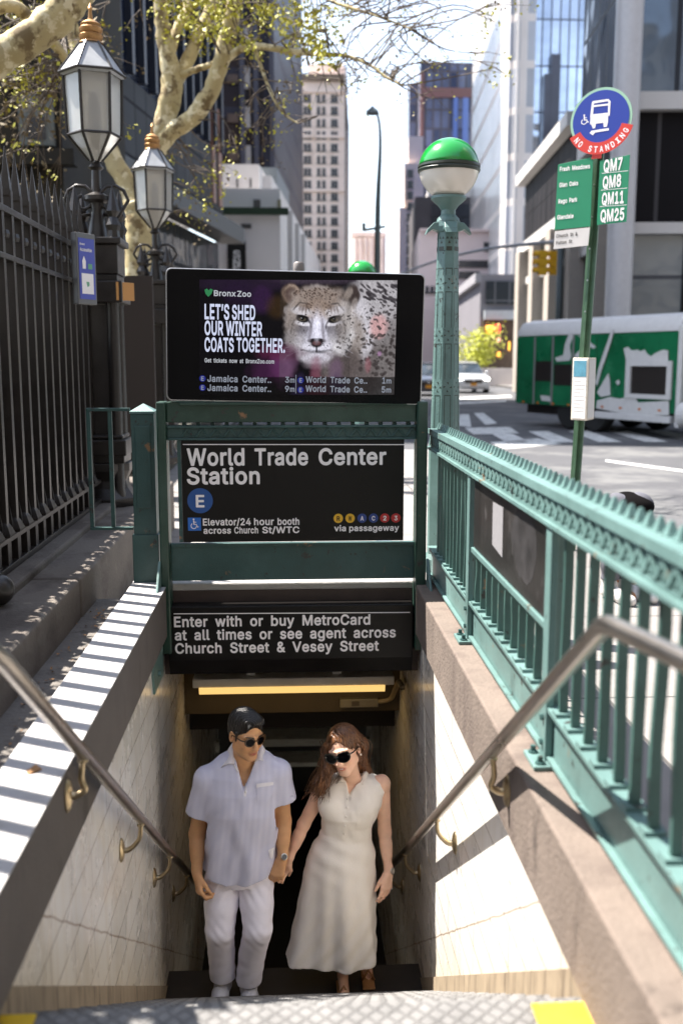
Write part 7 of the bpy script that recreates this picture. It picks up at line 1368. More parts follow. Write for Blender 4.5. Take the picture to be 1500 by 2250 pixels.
def head_field(f, O, R, s=1.0, female=False):
    "facial form in head space: face towards -y, origin between the eyes; O, R place it in the world"
    def W(p): return np.array(O + R @ Vector(p)*s)
    Rn = np.array(R); E = lambda c, r, k=.012, sub=False: f.ell(W(c), np.array(r)*s, Rn, k*s, sub); C = lambda a, b, ra, rb, k=.012: f.cap(W(a), W(b), ra*s, rb*s, k*s)
    E((0,.018,.035), (.076,.096,.084), .0); E((0,-.018,-.035), (.060 if female else .067,.070,.078), .03)
    C((0,-.060,-.100), (0,-.045,-.085), .020 if female else .024, .03, .02)
    for q in (-1,1):
        C((q*(.052 if female else .057),.0,-.062), (q*.015,-.064,-.102), .016, .017, .025); E((q*.036,-.058,-.028), (.026,.026,.022), .025); C((q*.012,-.086,.024), (q*.050,-.066,.022), .008, .009, .015)
        E((q*.031,-.083,.004), (.016,.012,.010), .01, True); E((q*.031,-.070,.002), (.013,.013,.012), .004)
        E((q*.079,.018,-.008), (.009,.019,.032), .006); E((q*.082,.012,-.006), (.004,.010,.018), .004, True); E((q*.012,-.098,-.040), (.009,.011,.008), .006)
    C((0,-.084,.012), (0,-.108,-.036), .008, .0125, .012); E((0,-.086,-.060), (.012,.010,.012), .012)
    if female: E((0,-.080,-.066), (.030,.014,.008), .006); E((0,-.078,-.077), (.024,.014,.007), .006)
    else: E((0,-.083,-.066), (.024,.012,.006), .007); E((0,-.081,-.077), (.021,.012,.007), .007)
    E((0,-.095,-.0715), (.025 if female else .019,.009,.0052 if female else .0028), .002, True)
def head_color(V, C, O, R, s, lip, cheek):
    L = (V-np.array(O)) @ np.array(R)/s
    def blob(c, r, col, a):
        d = np.sqrt((((L-np.array(c))/np.array(r))**2).sum(1)); m = np.clip(1.4-d*1.1,0,1)[:,None]*a; C[:] = C*(1-m)+np.array(col)*m
    blob((0,-.09,-.0715), (.027,.03,.013), lip, .95); [blob((q*.042,-.07,-.03), (.024,.03,.02), cheek, .35) for q in (-1,1)]; blob((0,-.11,-.035), (.014,.02,.012), cheek, .3); return C
def hand_field(f, O, d, n, sd, curl=(25,35,25), s=1.0, spread=.0, thumb=(.75,.55,.25), k=.006, fingers=(1,1,1,1)):
    "palm, four bent fingers and a thumb: d = finger direction, n = palm side, sd = thumb side"
    O, d, n, sd = [np.array(v, float) for v in (O,d,n,sd)]; d /= np.linalg.norm(d); n = n-d*(n@d); n /= np.linalg.norm(n); sd = sd-d*(sd@d)-n*(sd@n); sd /= np.linalg.norm(sd)
    K = [(.029,.086,(.042,.026,.020)), (.010,.090,(.046,.029,.021)), (-.009,.085,(.042,.027,.020)), (-.026,.077,(.034,.021,.018))]
    f.cap(O-d*.03*s, O+d*.012*s, .025*s, .023*s, .015)
    for i, (ls, ld, ph) in enumerate(K):
        kn = O+sd*ls*s+d*ld*s; f.cap(O+sd*ls*.62*s+d*.012*s, kn, .0155*s, .0120*s, .014)
        a = math.radians(curl[0]+5*i); p = kn; dd = d+sd*(ls*spread*10)
        for j, (l, r0, r1) in enumerate(zip(ph, (.0098,.0088,.0080), (.0088,.0078,.0066))):
            v = d*math.cos(a)+n*math.sin(a)+sd*(ls*spread*8); q = p+v*l*s; f.cap(p, q, r0*s, r1*s, k if j else .008); p = q; a += math.radians(curl[min(j+1,2)])
    b0 = O+d*.022*s+sd*.020*s+n*.006*s; v1 = sd*thumb[0]+d*thumb[1]+n*thumb[2]; v1 /= np.linalg.norm(v1); b1 = b0+v1*.046*s; v2 = sd*thumb[0]*.35+d*(thumb[1]+.5)+n*thumb[2]*1.3; v2 /= np.linalg.norm(v2); b2 = b1+v2*.030*s; v3 = v2*.9+n*.2; b3 = b2+v3*.022*s
    f.cap(b0, b1, .0165*s, .0115*s, .014); f.cap(b1, b2, .0105*s, .0096*s, .005); f.cap(b2, b3, .0096*s, .0078*s, .004)
def glasses(O, R, s, parent, mframe, round_, tilt=0):
    g = thing_part('sunglasses', parent); 
    def W(p): return O + R @ (Vector(p)*s)
    fr, ln = MB(), MB()
    for q in (-1,1):
        c = (q*.0335, -.099, .002); rx, rz = (.0255,.0235) if round_ else (.030,.0245)
        def rp(a, k, dy=0):
            x = math.cos(a)*rx*k; z = math.sin(a)*rz*k
            if not round_: z = z*(.92 if z > 0 else 1.0) + (.007 if (math.cos(a)*q > .5 and math.sin(a) > 0) else 0)
            return W((c[0]+x, c[1]+abs(c[0]+x)*.22-.0075+dy, c[2]+z))
        N = 28; P = [2*math.pi*i/N for i in range(N)]
        o_ = [rp(a,1.16) for a in P]; i_ = [rp(a,.93) for a in P]; ob = [rp(a,1.16,.005) for a in P]; ib = [rp(a,.93,.005) for a in P]
        fr.add(o_+i_+ob+ib, [(k,(k+1)%N,N+(k+1)%N,N+k) for k in range(N)]+[(2*N+(k+1)%N,2*N+k,3*N+k,3*N+(k+1)%N) for k in range(N)]+[((k+1)%N,k,2*N+k,2*N+(k+1)%N) for k in range(N)])
        ln.add([rp(a,.97,.002) for a in P], [tuple(range(N))])
        fr.tube([W((q*.060,-.0945,.010)), W((q*.077,-.070,.010)), W((q*.0815,.0,.006)), W((q*.080,.02,-.004))], [.0042,.0036,.003,.003], 6)
    fr.tube([W((-.011,-.106,.008)), W((0,-.108,.011)), W((.011,-.106,.008))], .0032, 6)
    obj('frame', fr, mframe, g, smooth='auto'); obj('lens', ln, mat('sunglass_lens', (.002,.002,.003), .08, spec=.12), g, smooth=True)
    return g
def thing_part(name, parent):
    o = bpy.data.objects.new(name, None); COL.objects.link(o); setparent(o, parent); o.empty_display_size = .05; return o
def watch(parent, c, axis, face, r, dial):
    axis, face = Vector(axis).normalized(), Vector(face).normalized(); face = (face-axis*face.dot(axis)).normalized(); e = axis.cross(face)
    w_ = obj('wristwatch', MB().add(*ring(c, face, e, axis, r, .0085, .0022)), mat('watch_steel', (.62,.60,.57), .28, metal=1.0), parent, smooth='auto')
    Rf = Matrix((e, axis, face)).transposed(); obj('watch_case', MB().lathe([(.0,-.004), (.017,-.004), (.019,.0), (.0185,.005), (.016,.007), (.0,.0072)], Vector(c)+face*(r+.002), 24, Rf), mat('watch_steel', (.6,.6,.6)), w_, smooth='auto')
    obj('watch_dial', MB().lathe([(0,0), (.0138,0), (.0138,.0006), (0,.0006)], Vector(c)+face*(r+.0093), 24, Rf), mat('watch_dial_%s' % dial, {'dark':(.06,.07,.09), 'pale':(.5,.45,.38)}[dial], .25), w_)
def ring(c, u, v, ax, r, hw, th, n=30):
    vs, fs = [], []
    for i in range(n):
        a = 2*math.pi*i/n; d = u*math.cos(a)+v*math.sin(a)*.86; j = .0006*(i % 2)
        vs += [Vector(c)+d*(r-.001)-ax*hw, Vector(c)+d*(r+th+j)-ax*hw, Vector(c)+d*(r+th+j)+ax*hw, Vector(c)+d*(r-.001)+ax*hw]
    for i in range(n):
        for k in range(4): fs.append((i*4+k, ((i+1)%n)*4+k, ((i+1)%n)*4+(k+1)%4, i*4+(k+1)%4))
    return vs, fs
A_ = lambda px, py, Y: np.array(at(px,py,Y))
M_skin1, M_skin2 = skin_mat('tan_skin'), skin_mat('fair_skin')
# ------------------------------------------------------------------ the man
Ym = 5.07
man = thing('person', 'man in striped pale blue polo, white trousers and round sunglasses on the stairs', 'person', (-.28,Ym,-1.925), 'couple walking up the stairs hand in hand')
mh = Vector(A_(541,1613,Ym-.05)); mR = Matrix.Rotation(math.radians(34),3,'Z') @ Matrix.Rotation(math.radians(2),3,'Y') @ Matrix.Rotation(math.radians(9),3,'X')
shL, shR = A_(455,1712,Ym+.02), A_(612,1697,Ym+.02); elL, wrL = A_(433,1832,Ym+.05), A_(433,1918,Ym-.03); elR, wrR = A_(622,1806,Ym+.05), A_(621,1884,Ym-.02)
lo = (A_(395,1700,Ym)[0], Ym-.30, A_(400,1990,Ym)[2]-.02); hi = (A_(660,1700,Ym)[0], Ym+.20, mh.z+.16)
f = Field(lo, hi, .0036)
head_field(f, mh, mR, 1.0)
neckb = A_(541,1700,Ym+.035); f.cap(np.array(mh+mR@Vector((0,.02,-.075))), neckb, .054, .060, .03)
ch = [(A_(540,py,Ym)[2], A_(cx,py,Ym)[0], Ym+.02, a, b) for py, cx, a, b in ((1690,540,.06,.055), (1703,538,.13,.075), (1722,535,.175,.09), (1770,533,.175,.10), (1830,530,.16,.10))]
f.loft(ch, .03)
f.chain([shL, elL, wrL], [.052,.043,.027], .02); f.cap(elL*.7+wrL*.3, elL*.4+wrL*.6, .040, .033, .02); f.chain([shR, elR, wrR], [.052,.043,.027], .02); f.cap(elR*.7+wrR*.3, elR*.4+wrR*.6, .040, .033, .02)
hdL = A_(440,1978,Ym-.10)-wrL; hand_field(f, wrL+hdL*.08, hdL, (.75,.35,.1), (.45,-.9,0), (34,58,40), 1.02, .0, (.35,.85,.45))
hd1 = A_(606,1930,Ym-.05)-wrR; hand_field(f, wrR+hd1*.12, hd1, (.35,.9,.1), (-1,-.2,-.3), (38,48,30), 1.0, .0, (.28,.95,.05))
base1 = np.array((.70,.38,.19))
def mcol(V):
    C = np.tile(base1,(len(V),1)); C *= (1+.10*np.clip((V[:,2:3]-mh.z)/.1,-1,.2)); L = (V-np.array(mh)) @ np.array(mR)
    st = np.clip(1.2-np.sqrt((L[:,0]/.05)**2+((L[:,2]+.085)/.035)**2+((L[:,1]+.07)/.05)**2),0,1)[:,None]*.25; C = C*(1-st)+np.array((.24,.14,.09))*st
    return head_color(V, C, mh, mR, 1.0, (.40,.12,.09), (.62,.26,.12))
field_obj('body', f, M_skin1, man, mcol, 1)
# hair
f = Field(np.array(mh)-.17, np.array(mh)+.19, .0028)
W = lambda p: np.array(mh+mR@Vector(p)); Rn = np.array(mR)
f.ell(W((0,.024,.047)), (.0835,.101,.088), Rn, 0); f.ell(W((.004,-.050,.096)), (.058,.044,.028), Rn, .03); f.ell(W((0,.07,.0)), (.066,.05,.07), Rn, .02)
f.ell(W((-.004,-.125,-.008)), (.078,.088,.098), Rn, .004, True); f.ell(W((0,-.06,-.10)), (.12,.10,.075), Rn, .004, True)
for q in (-1,1):
    f.cap(W((q*.077,-.022,.03)), W((q*.078,-.026,-.012)), .008, .004, .006); f.cap(W((q*.080,.015,-.01)), W((q*.09,.01,-.012)), .024, .026, .004, True)
    f.cap(W((q*.016,-.0975,.026)), W((q*.052,-.078,.028)), .004, .0028, .001)
g = np.meshgrid(*f.ax, indexing='ij'); L = [sum((g[j]-np.array(mh)[j])*Rn[j][i] for j in range(3)) for i in range(3)]
f.F += (.0022*np.sin(L[1]*330+L[0]*210+9*np.sin(L[0]*40))*np.clip((L[2]-.03)/.03,0,1)+.0012*np.sin(L[1]*700-L[0]*420)).astype(np.float32)
M_hair1 = mat('black_hair', (.010,.008,.007), .32, var=.4, scale=90, bump=.3, bscale=260)
field_obj('hair', f, M_hair1, man, None, 1)
st = MB(); random.seed(2)
for k in range(150):
    u = random.uniform(-.05,.045); v = random.uniform(-.02,.05); p0 = Vector((u*.7-.01,v*.6-.005,.128-u*u*4)); p1 = Vector((u+.008,-.06,.118-u*u*5)); p2 = Vector((u+random.gauss(0,.004),-.084+random.gauss(0,.004),.092-u*u*4+random.gauss(0,.004)))
    st.tube([mh+mR@p for p in smooth_path([p0,p1,p2],3)], lerpr([.0012,.0015,.0007],3), 4)
obj('hair_strands', st, M_hair1, man)
glasses(mh+mR@Vector((0,.003,-.001)), mR, .97, man, mat('tortoise_frame', (.07,.035,.015), .2, coat=.5, var=.6, scale=120), True)
# shirt
z_ = lambda py: A_(530,py,Ym)[2]; x_ = lambda px, py: A_(px,py,Ym)[0]
f = Field((x_(400,1700), Ym-.22, z_(1945)), (x_(650,1700), Ym+.24, z_(1625)), .0045)
def sfold(dx, dy, z):
    t = (z-z_(1925))/(z_(1700)-z_(1925)); a = np.arctan2(dy,dx)
    return (.010*np.clip(1-t*1.1,0,1)*(np.sin(a*5+1.2+z*6)+.6*np.sin(a*9-z*11)) + .002*np.sin(z*26+dx*34+np.sin(dx*22)*1.5) + .0012*np.sin(z*55-dx*75)).astype(np.float32)
rows = [(z_(py), x_(cx,py), Ym+dy, a, b) for py, cx, dy, a, b in ((1648,543,.045,.060,.060), (1657,542,.04,.098,.070), (1668,540,.035,.145,.082), (1682,537,.03,.182,.096), (1702,535,.02,.195,.110), (1735,533,.01,.197,.122), (1780,531,.01,.196,.132), (1850,527,.02,.193,.128), (1900,525,.02,.199,.128), (1934,524,.02,.202,.130))]
f.loft(rows, .0, sfold, 2.3)
f.chain([shL+np.array((.035,0,.012)), shL, A_(436,1788,Ym+.03)], [.060,.066,.072], .03); f.chain([shR+np.array((-.035,0,.012)), shR, A_(624,1758,Ym+.03)], [.060,.064,.069], .03)
for sh, end in ((shL, A_(436,1788,Ym+.03)), (shR, A_(624,1758,Ym+.03))):  # open sleeve ends
    ax = (end-sh)/np.linalg.norm(end-sh); Wn = f.win(end-.12, end+.12, .02); sl, g = Wn; D = -(sum((g[i]-end[i])*ax[i] for i in range(3)))
    rad = np.sqrt(sum((g[i]-end[i]-ax[i]*(-D))**2 for i in range(3))); f.F[sl] = np.where(rad < .10, np.maximum(f.F[sl], -D), f.F[sl]); f.cap(end-ax*.035, end+ax*.05, .062, .064, .0, True)
Wn = f.win((x_(500,1700),Ym-.3,z_(1740)), (x_(590,1700),Ym,z_(1630)), 0); sl, g = Wn                                     # open neck
apx, apz = x_(537,1719), z_(1721); top = z_(1662); t = np.clip((g[2]-apz)/(top-apz),0,1.6); D = np.abs(g[0]-apx-(x_(541,1690)-apx)*t)-.052*t**.9; D = np.maximum(D, apz-g[2]); D = np.maximum(D, g[1]-(Ym-.02)); f.cut(sl, D.astype(np.float32))
f.cap(neckb+np.array((0,-.02,-.02)), neckb+np.array((0,-.03,.08)), .060, .066, .0, True)
sc_z = z_(1922)
g = np.meshgrid(*f.ax, indexing='ij'); hem = z_(1925)+.018*np.cos((g[0]-x_(525,1900))*13)*-1 + .012; f.F = np.where(g[2] < z_(1880), np.maximum(f.F, (hem-g[2]).astype(np.float32)), f.F)
M_shirt = mat('seersucker_cotton', (.62,.63,.72), .85, bump=.06, bscale=170); n, L, b = nodes_of(M_shirt)
co = n.new('ShaderNodeTexCoord'); wv = n.new('ShaderNodeTexWave'); wv.bands_direction = 'X'; wv.inputs['Scale'].default_value = 50; wv.inputs['Distortion'].default_value = .0; wv.inputs['Detail Scale'].default_value = .6; L.new(co.outputs['Object'], wv.inputs['Vector'])
rp = n.new('ShaderNodeValToRGB'); rp.color_ramp.elements[0].color = (.40,.415,.60,1); rp.color_ramp.elements[0].position = .3; rp.color_ramp.elements[1].color = (.80,.79,.91,1); rp.color_ramp.elements[1].position = .6; L.new(wv.outputs['Fac'], rp.inputs[0]); L.new(rp.outputs[0], b.inputs['Base Color'])
shirt = field_obj('shirt', f, M_shirt, man, None, 2); TS = bvh(shirt)
M_cot = mat('white_cotton', (.80,.78,.84), .8, var=.04, scale=30, bump=.15, bscale=200)
def collar(O, pts_in, pts_out, thick, m, parent, n=5):
    "turned-down collar: strip from the neck line to the outer edge"
    a = smooth_path(pts_in, n); b = smooth_path(pts_out, n); N = len(a); vs = []; fs = []
    for i in range(N):
        mid = (a[i]+b[i])/2 + Vector((0,0,.012)); vs += [a[i], mid, b[i]]
    for i in range(N-1):
        for k in range(2): fs.append((i*3+k, i*3+k+1, (i+1)*3+k+1, (i+1)*3+k))
    o = obj('collar', MB().add(vs, fs), m, parent, smooth=True); sd = o.modifiers.new('thick','SOLIDIFY'); sd.thickness = thick; sd.offset = 0; return o
nc = Vector((x_(541,1680), Ym+.028, 0)); ci, co_ = [], []; angs = np.linspace(math.radians(32), math.radians(328), 11)
for q, a in enumerate(angs):
    d = Vector((math.sin(a), -math.cos(a), 0)); bk_ = .5-.5*math.cos(a)
    ci.append(nc+Vector((d.x*.066, d.y*.064, z_(1672)+(z_(1632)-z_(1672))*bk_**.7)))
    o_ = nc+Vector((d.x*.100, d.y*.094, 0)); h = TS.ray_cast(Vector((o_.x,o_.y,z_(1560))), Vector((0,0,-1))); co_.append(Vector((o_.x,o_.y,(h[0].z if h[0] else z_(1680))+.006)))
for i_, (px, py) in ((10,(487,1688)), (0,(578,1673))):
    p_, nn = onto(TS, px, py, .008)
    if p_: co_[i_] = p_
for i_, (px, py) in ((10,(515,1680)), (0,(560,1677))):
    p_, nn = onto(TS, px, py, .010)
    if p_: ci[i_] = p_
collar(nc, ci, co_, .004, M_cot, man)
pl_ = MB()
for (qa, qb) in (((514,1682),(536,1718)), ((559,1679),(538,1718))):
    pts = [onto(TS, qa[0]+(qb[0]-qa[0])*k/5, qa[1]+(qb[1]-qa[1])*k/5, .003)[0] for k in range(6)]; pts = [p for p in pts if p is not None and p.y < Ym+.02]
    if len(pts) > 2: pl_.tube(pts, .0055, 6)
obj('placket_edge', pl_, M_cot, man, smooth=True); obj('placket', patch(TS, [(533,1717),(542,1717),(541,1750),(536,1750)], .003, .003), M_cot, man, smooth=True)
pk_ = obj('pocket', patch(TS, [(564,1729),(599,1724),(596,1763),(565,1766)], .003, .003), M_shirt, man, smooth=True); obj('pocket_trim', patch(TS, [(562.5,1722.5),(599.5,1718),(600,1725),(563,1731)], .006, .004), M_cot, pk_, smooth=True)
bt = MB()
for px, py in ((538.5,1726),(539,1740)):
    p, nn = onto(TS, px, py, .008); 
    if p: bt.ball(p, .006, 10, 6)
obj('button', bt, mat('shell_button', (.8,.78,.75), .3), man, smooth=True)
tg_ = obj('side_tab', patch(TS, [(589,1868),(601,1862),(597,1888),(592,1884)], .004, .002, 2), M_cot, man)
# trousers
f = Field((x_(425,2000), Ym-.34, -1.99), (x_(625,2000), Ym+.24, z_(1880)), .0055)
hpL, knL, anL = A_(488,1935,Ym+.03), A_(483,2046,Ym-.06), A_(489,2128,Ym+.05); hpR, knR, anR = A_(562,1932,Ym+.03), A_(566,2044,Ym-.08), A_(544,2138,Ym+.02)
f.loft([(z_(1882),x_(525,1882),Ym+.02,.172,.112), (z_(1905),x_(525,1905),Ym+.02,.178,.115), (z_(1940),x_(525,1940),Ym+.03,.184,.115)], .0)
for hp, kn, an in ((hpL,knL,anL),(hpR,knR,anR)):
    f.chain([hp, hp*.5+kn*.5, kn, kn*.45+an*.55, an+np.array((0,0,-.09))], [.098,.091,.078,.073,.071], .012)
g = np.meshgrid(*f.ax, indexing='ij'); kz = (knL[2]+knR[2])/2
wr = 0.003*np.sin(g[2]*95+g[0]*40+3*np.sin(g[0]*31))*np.exp(-((g[2]-kz)/.09)**2) + 0.003*np.sin(g[2]*80-g[0]*55)*np.exp(-((g[2]-(anL[2]+.03))/.07)**2) + .004*np.sin(g[2]*70+np.abs(g[0]-x_(525,1950))*120)*np.exp(-((g[2]-z_(1950))/.06)**2)
f.F += (.55*wr).astype(np.float32)
for an in (anL, anR): f.F = np.maximum(f.F, np.where(np.hypot(g[0]-an[0],g[1]-an[1]) < .11, an[2]-.05-g[2], -1).astype(np.float32))
M_trou = mat('white_twill', (.88,.85,.95), .85, var=.04, scale=10, bump=.05, bscale=180); trou = field_obj('trousers', f, M_trou, man, None, 2); TT = bvh(trou)
# shoes
M_shoe = mat('white_canvas_shoe', (.62,.62,.68), .7, var=.08, scale=40); M_sole = mat('white_rubber_sole', (.72,.70,.68), .6)
for an, dx in ((anL,-.012),(anR,.012)):
    f = Field((an[0]-.09,an[1]-.24,-1.94), (an[0]+.09,an[1]+.13,an[2]+.03), .0045); fl = -1.922
    f.cap((an[0],an[1]+.055,fl+.050), (an[0]+dx,an[1]-.06,fl+.045), .044, .045, .0); f.cap((an[0]+dx,an[1]-.05,fl+.045), (an[0]+dx*1.6,an[1]-.165,fl+.036), .045, .038, .02); f.cap((an[0],an[1]+.03,fl+.06), (an[0],an[1]+.01,an[2]-.0), .042, .046, .03)
    g = np.meshgrid(*f.ax, indexing='ij'); f.F = np.maximum(f.F, (fl-g[2]).astype(np.float32)); so_ = field_obj('shoe', f, M_shoe, man, None, 1)
    lc = MB()
    for k in range(5): yk = an[1]-.045-.02*k; zk = fl+.097-.0085*k; lc.tube(smooth_path([(an[0]+dx-.022,yk,zk-.006), (an[0]+dx,yk-.006,zk+.004), (an[0]+dx+.022,yk,zk-.006)],3), .0032, 6)
    obj('laces', lc, M_sole, so_, smooth=True)
hdw = Vector(wrR-elR); watch(man, Vector(wrR)+hdw.normalized()*-.004, hdw, (.25,-.95,.1), .027, 'dark')
# ------------------------------------------------------------------ the woman
Yw = 5.13
wom = thing('person', 'woman with long auburn hair, sunglasses and sleeveless cream shirt dress on the stairs', 'person', (.28,Yw,-1.925), 'couple walking up the stairs hand in hand')
wh = Vector(A_(755,1648,Yw-.08)); wR = Matrix.Rotation(math.radians(-24),3,'Z') @ Matrix.Rotation(math.radians(-15),3,'Y') @ Matrix.Rotation(math.radians(4),3,'X')
SC_ = .98
x_ = lambda px, py: A_(px,py,Yw)[0]; z_ = lambda py, px=760: A_(px,py,Yw)[2]
wsL, wsR = A_(704,1742,Yw+.02), A_(838,1722,Yw+.02); weL, wwL = A_(667,1812,Yw+.03), A_(634,1889,Yw-.01); weR, wwR = A_(845,1828,Yw+.04), A_(853,1916,Yw-.03)
lo = (A_(600,1700,Yw)[0]-.03, Yw-.34, -1.95); hi = (A_(880,1700,Yw)[0]+.03, Yw+.22, wh.z+.16)
f = Field(lo, hi, .0038)
head_field(f, wh, wR, SC_, True)
nb_ = A_(775,1722,Yw+.035); f.cap(np.array(wh+wR@Vector((0,.02,-.07))*SC_), nb_, .043, .048, .03)
f.loft([(z_(1712),x_(774,1712),Yw+.03,.06,.05), (z_(1725),x_(773,1725),Yw+.02,.125,.065), (z_(1742),x_(771,1742),Yw+.02,.15,.08), (z_(1790),x_(766,1790),Yw+.01,.13,.085)], .03)
f.chain([wsL+np.array((.02,0,.0)), wsL, weL, wwL], [.042,.045,.034,.021], .02); f.cap(weL*.7+wwL*.3, weL*.45+wwL*.55, .032, .027, .02); f.chain([wsR+np.array((-.02,0,.0)), wsR, weR, wwR], [.042,.045,.035,.021], .02); f.cap(weR*.7+wwR*.3, weR*.45+wwR*.55, .033, .027, .02)
hdW = A_(846,1974,Yw-.08)-wwR; hand_field(f, wwR+hdW*.06, hdW, (-.35,.65,0), (-.75,-.55,0), (10,18,14), .93, .35, (.55,.8,.25))
hd2 = A_(612,1928,Yw+.01)-wwL; hand_field(f, wwL+hd2*.10, hd2, (-.25,-.95,-.2), (.55,-.2,.75), (42,52,34), .88, .0, (.5,.6,-.3))
for q, (kx, ky, ax_, ay_, yy) in enumerate(((748,2060,753,2138,Yw+.0), (800,2040,806,2120,Yw+.14))):
    kn, an = A_(kx,ky,yy), A_(ax_,ay_,yy+.02); f.chain([kn, kn*.6+an*.4, an], [.055,.050,.030], .02); f.cap(an+np.array((0,.01,-.03)), an+np.array((.005,-.11,-.075)), .030, .026, .02)
base2 = np.array((.84,.52,.37))
def wcol(V): return head_color(V, np.tile(base2,(len(V),1))*(1+0*V[:,:1]), wh, wR, SC_, (.60,.16,.14), (.78,.36,.26))
field_obj('body', f, M_skin2, wom, wcol, 1)
W = lambda p: np.array(wh+wR@Vector(p)*SC_); WV = lambda p: wh+wR@(Vector(p)*SC_); Rn = np.array(wR)
tm = MB()
for k in range(9):
    a0, a1 = -.017+k*.0038, -.017+(k+1)*.0038; y0, y1 = -.0915+abs(a0)*.30, -.0915+abs(a1)*.30; c0, c1 = a0*a0*14, a1*a1*14
    tm.quad(WV((a0,y0,-.0745+c0)), WV((a1,y1,-.0745+c1)), WV((a1,y1,-.0685+c1*.6)), WV((a0,y0,-.0685+c0*.6)))
obj('teeth', tm, mat('teeth_white', (.85,.82,.76), .25), wom)
# hair
random.seed(8)
f = Field(np.array(wh)+np.array((-.22,-.2,-.40)), np.array(wh)+np.array((.26,.26,.17)), .0036)
s = SC_
f.ell(W((0,.026,.045)), np.array((.088,.104,.092))*s, Rn, 0); f.ell(W((.0,.06,-.02)), np.array((.086,.07,.09))*s, Rn, .03)
f.ell(W((.004,-.135,-.012)), np.array((.064,.100,.112))*s, Rn, .006, True); f.ell(W((.0,-.07,-.10)), np.array((.066,.09,.08))*s, Rn, .006, True)
lockL = [W((-.070,-.040,.045)), W((-.083,-.030,-.02)), A_(722,1690,Yw-.09), A_(712,1722,Yw-.10), A_(700,1748,Yw-.11)]
f.chain(lockL, [.026,.030,.030,.026,.010], .02)
lockL2 = [W((-.075,.02,.0)), A_(716,1690,Yw-.03), A_(700,1720,Yw-.05), A_(688,1738,Yw-.05)]; f.chain(lockL2, [.035,.036,.032,.012], .02)
lockR = [W((.070,.02,.06)), W((.090,.055,-.01)), A_(793,1672,Yw+.02), A_(803,1698,Yw+.07), A_(812,1712,Yw+.09)]; f.chain(lockR, [.024,.030,.032,.030,.018], .02)
f.chain([W((0,.09,.0)), A_(765,1690,Yw+.11), A_(765,1730,Yw+.13)], [.075,.07,.05], .03)
g = np.meshgrid(*f.ax, indexing='ij'); f.F += (.0022*np.sin(g[0]*420+4*np.sin(g[2]*22)+g[1]*260)+.0014*np.sin(g[0]*820+g[1]*500+5*np.sin(g[2]*35))).astype(np.float32)
f.ell(W((.083,-.004,-.016)), np.array((.026,.040,.046))*s, Rn, .004, True)
M_hair2 = mat('auburn_hair', (.075,.031,.013), .38, col2=(.19,.08,.03), scale=40, fac=(.4,.62), stretch=(2.5,2.5,.35)); field_obj('hair', f, M_hair2, wom, None, 1)
st = MB()
def strands(path, n, r, w0, tipw):
    for _ in range(n):
        o0 = Vector((random.gauss(0,1), random.gauss(0,1), random.gauss(0,.4))); pts = []
        for i, p in enumerate(path):
            k = i/(len(path)-1); pts.append(Vector(p)+o0*r*(1-.2*k)+Vector((random.gauss(0,1),random.gauss(0,1),random.gauss(0,1)))*(.003+.010*k*tipw))
        pts[-1] += Vector((random.gauss(0,.012),random.gauss(0,.01),random.uniform(-.03,.02)))*tipw; st.tube(smooth_path(pts,4), lerpr([w0]*(len(path)-1)+[.0005],4), 4)
strands(lockL, 90, .020, .0016, 1.0); strands(lockL2, 80, .022, .0016, 1.4); strands(lockR, 80, .020, .0016, .7)
for k in range(70):
    q = random.choice((-1,1)); u = random.uniform(.0,.06); st.tube(smooth_path([WV((q*.004,-.03+u*.5,.132)), WV((q*(.03+u*.3),-.058+u,.108)), WV((q*(.062+u*.2),-.05+u,.06)), WV((q*.084,-.03+u,.0))],4), .0014, 4)
obj('hair_strands', st, M_hair2, wom, smooth=True)
glasses(WV((0,.003,-.002)), wR, SC_*1.10, wom, mat('black_frame', (.008,.008,.008), .15, coat=.6), False)
for q in (1,): obj('earring', MB().ball(WV((.085,.012,-.044)), .0058, 12, 8), mat('pearl', (.85,.8,.74), .2, coat=.5), wom, smooth=True)
# dress
M_dress = mat('cream_linen', (.90,.84,.77), .8, var=.04, scale=14, bump=.07, bscale=150, stretch=(1,1,.5)); n, L, b = nodes_of(M_dress); b.inputs['Sheen Weight'].default_value = .15
f = Field((x_(610,2100)-.05, Yw-.36, -1.93), (x_(890,2100), Yw+.42, z_(1690)), .0055)
rows = [(z_(py),x_(cx,py),Yw+dy,a,b_) for py,cx,dy,a,b_ in ((1706,776,.035,.056,.055), (1711,775,.03,.125,.070), (1720,774,.025,.178,.084), (1740,772,.02,.186,.098), (1765,770,.005,.168,.118), (1785,768,.0,.158,.120), (1810,764,.01,.143,.105), (1835,759,.015,.134,.098))]
f.loft(rows, .0, lambda dx,dy,z: (.0016*np.sin(z*75+dx*45+2*np.sin(dx*30))+.0015*np.sin(np.arctan2(dy,dx)*9+z*20)).astype(np.float32), 2.3)
for sh, sg in ((wsL,-1),(wsR,1)): f.cap(sh+np.array((sg*.050,0,-.055)), sh+np.array((sg*.075,-.0,.06)), .052, .030, .012, True); f.cap(sh+np.array((sg*.036,0,-.06)), sh+np.array((sg*.07,0,-.12)), .045, .06, .012, True)
f.ell(A_(724,1770,Yw-.062), (.052,.040,.055), None, .06); f.ell(A_(798,1766,Yw-.062), (.052,.040,.055), None, .06)
apx, apz = x_(765,1738), z_(1738); top = z_(1705); Wn = f.win((apx-.12,Yw-.4,apz), (apx+.12,Yw,top+.05), 0); sl, g = Wn; t = np.clip((g[2]-apz)/(top-apz),0,1.8); D = np.maximum(np.maximum(np.abs(g[0]-apx-.022*t)-.036*t, apz-g[2]), g[1]-(Yw-.02)); f.cut(sl, D.astype(np.float32)); f.cap(nb_+np.array((0,-.03,-.02)), nb_+np.array((0,-.04,.08)), .046, .052, .0, True)
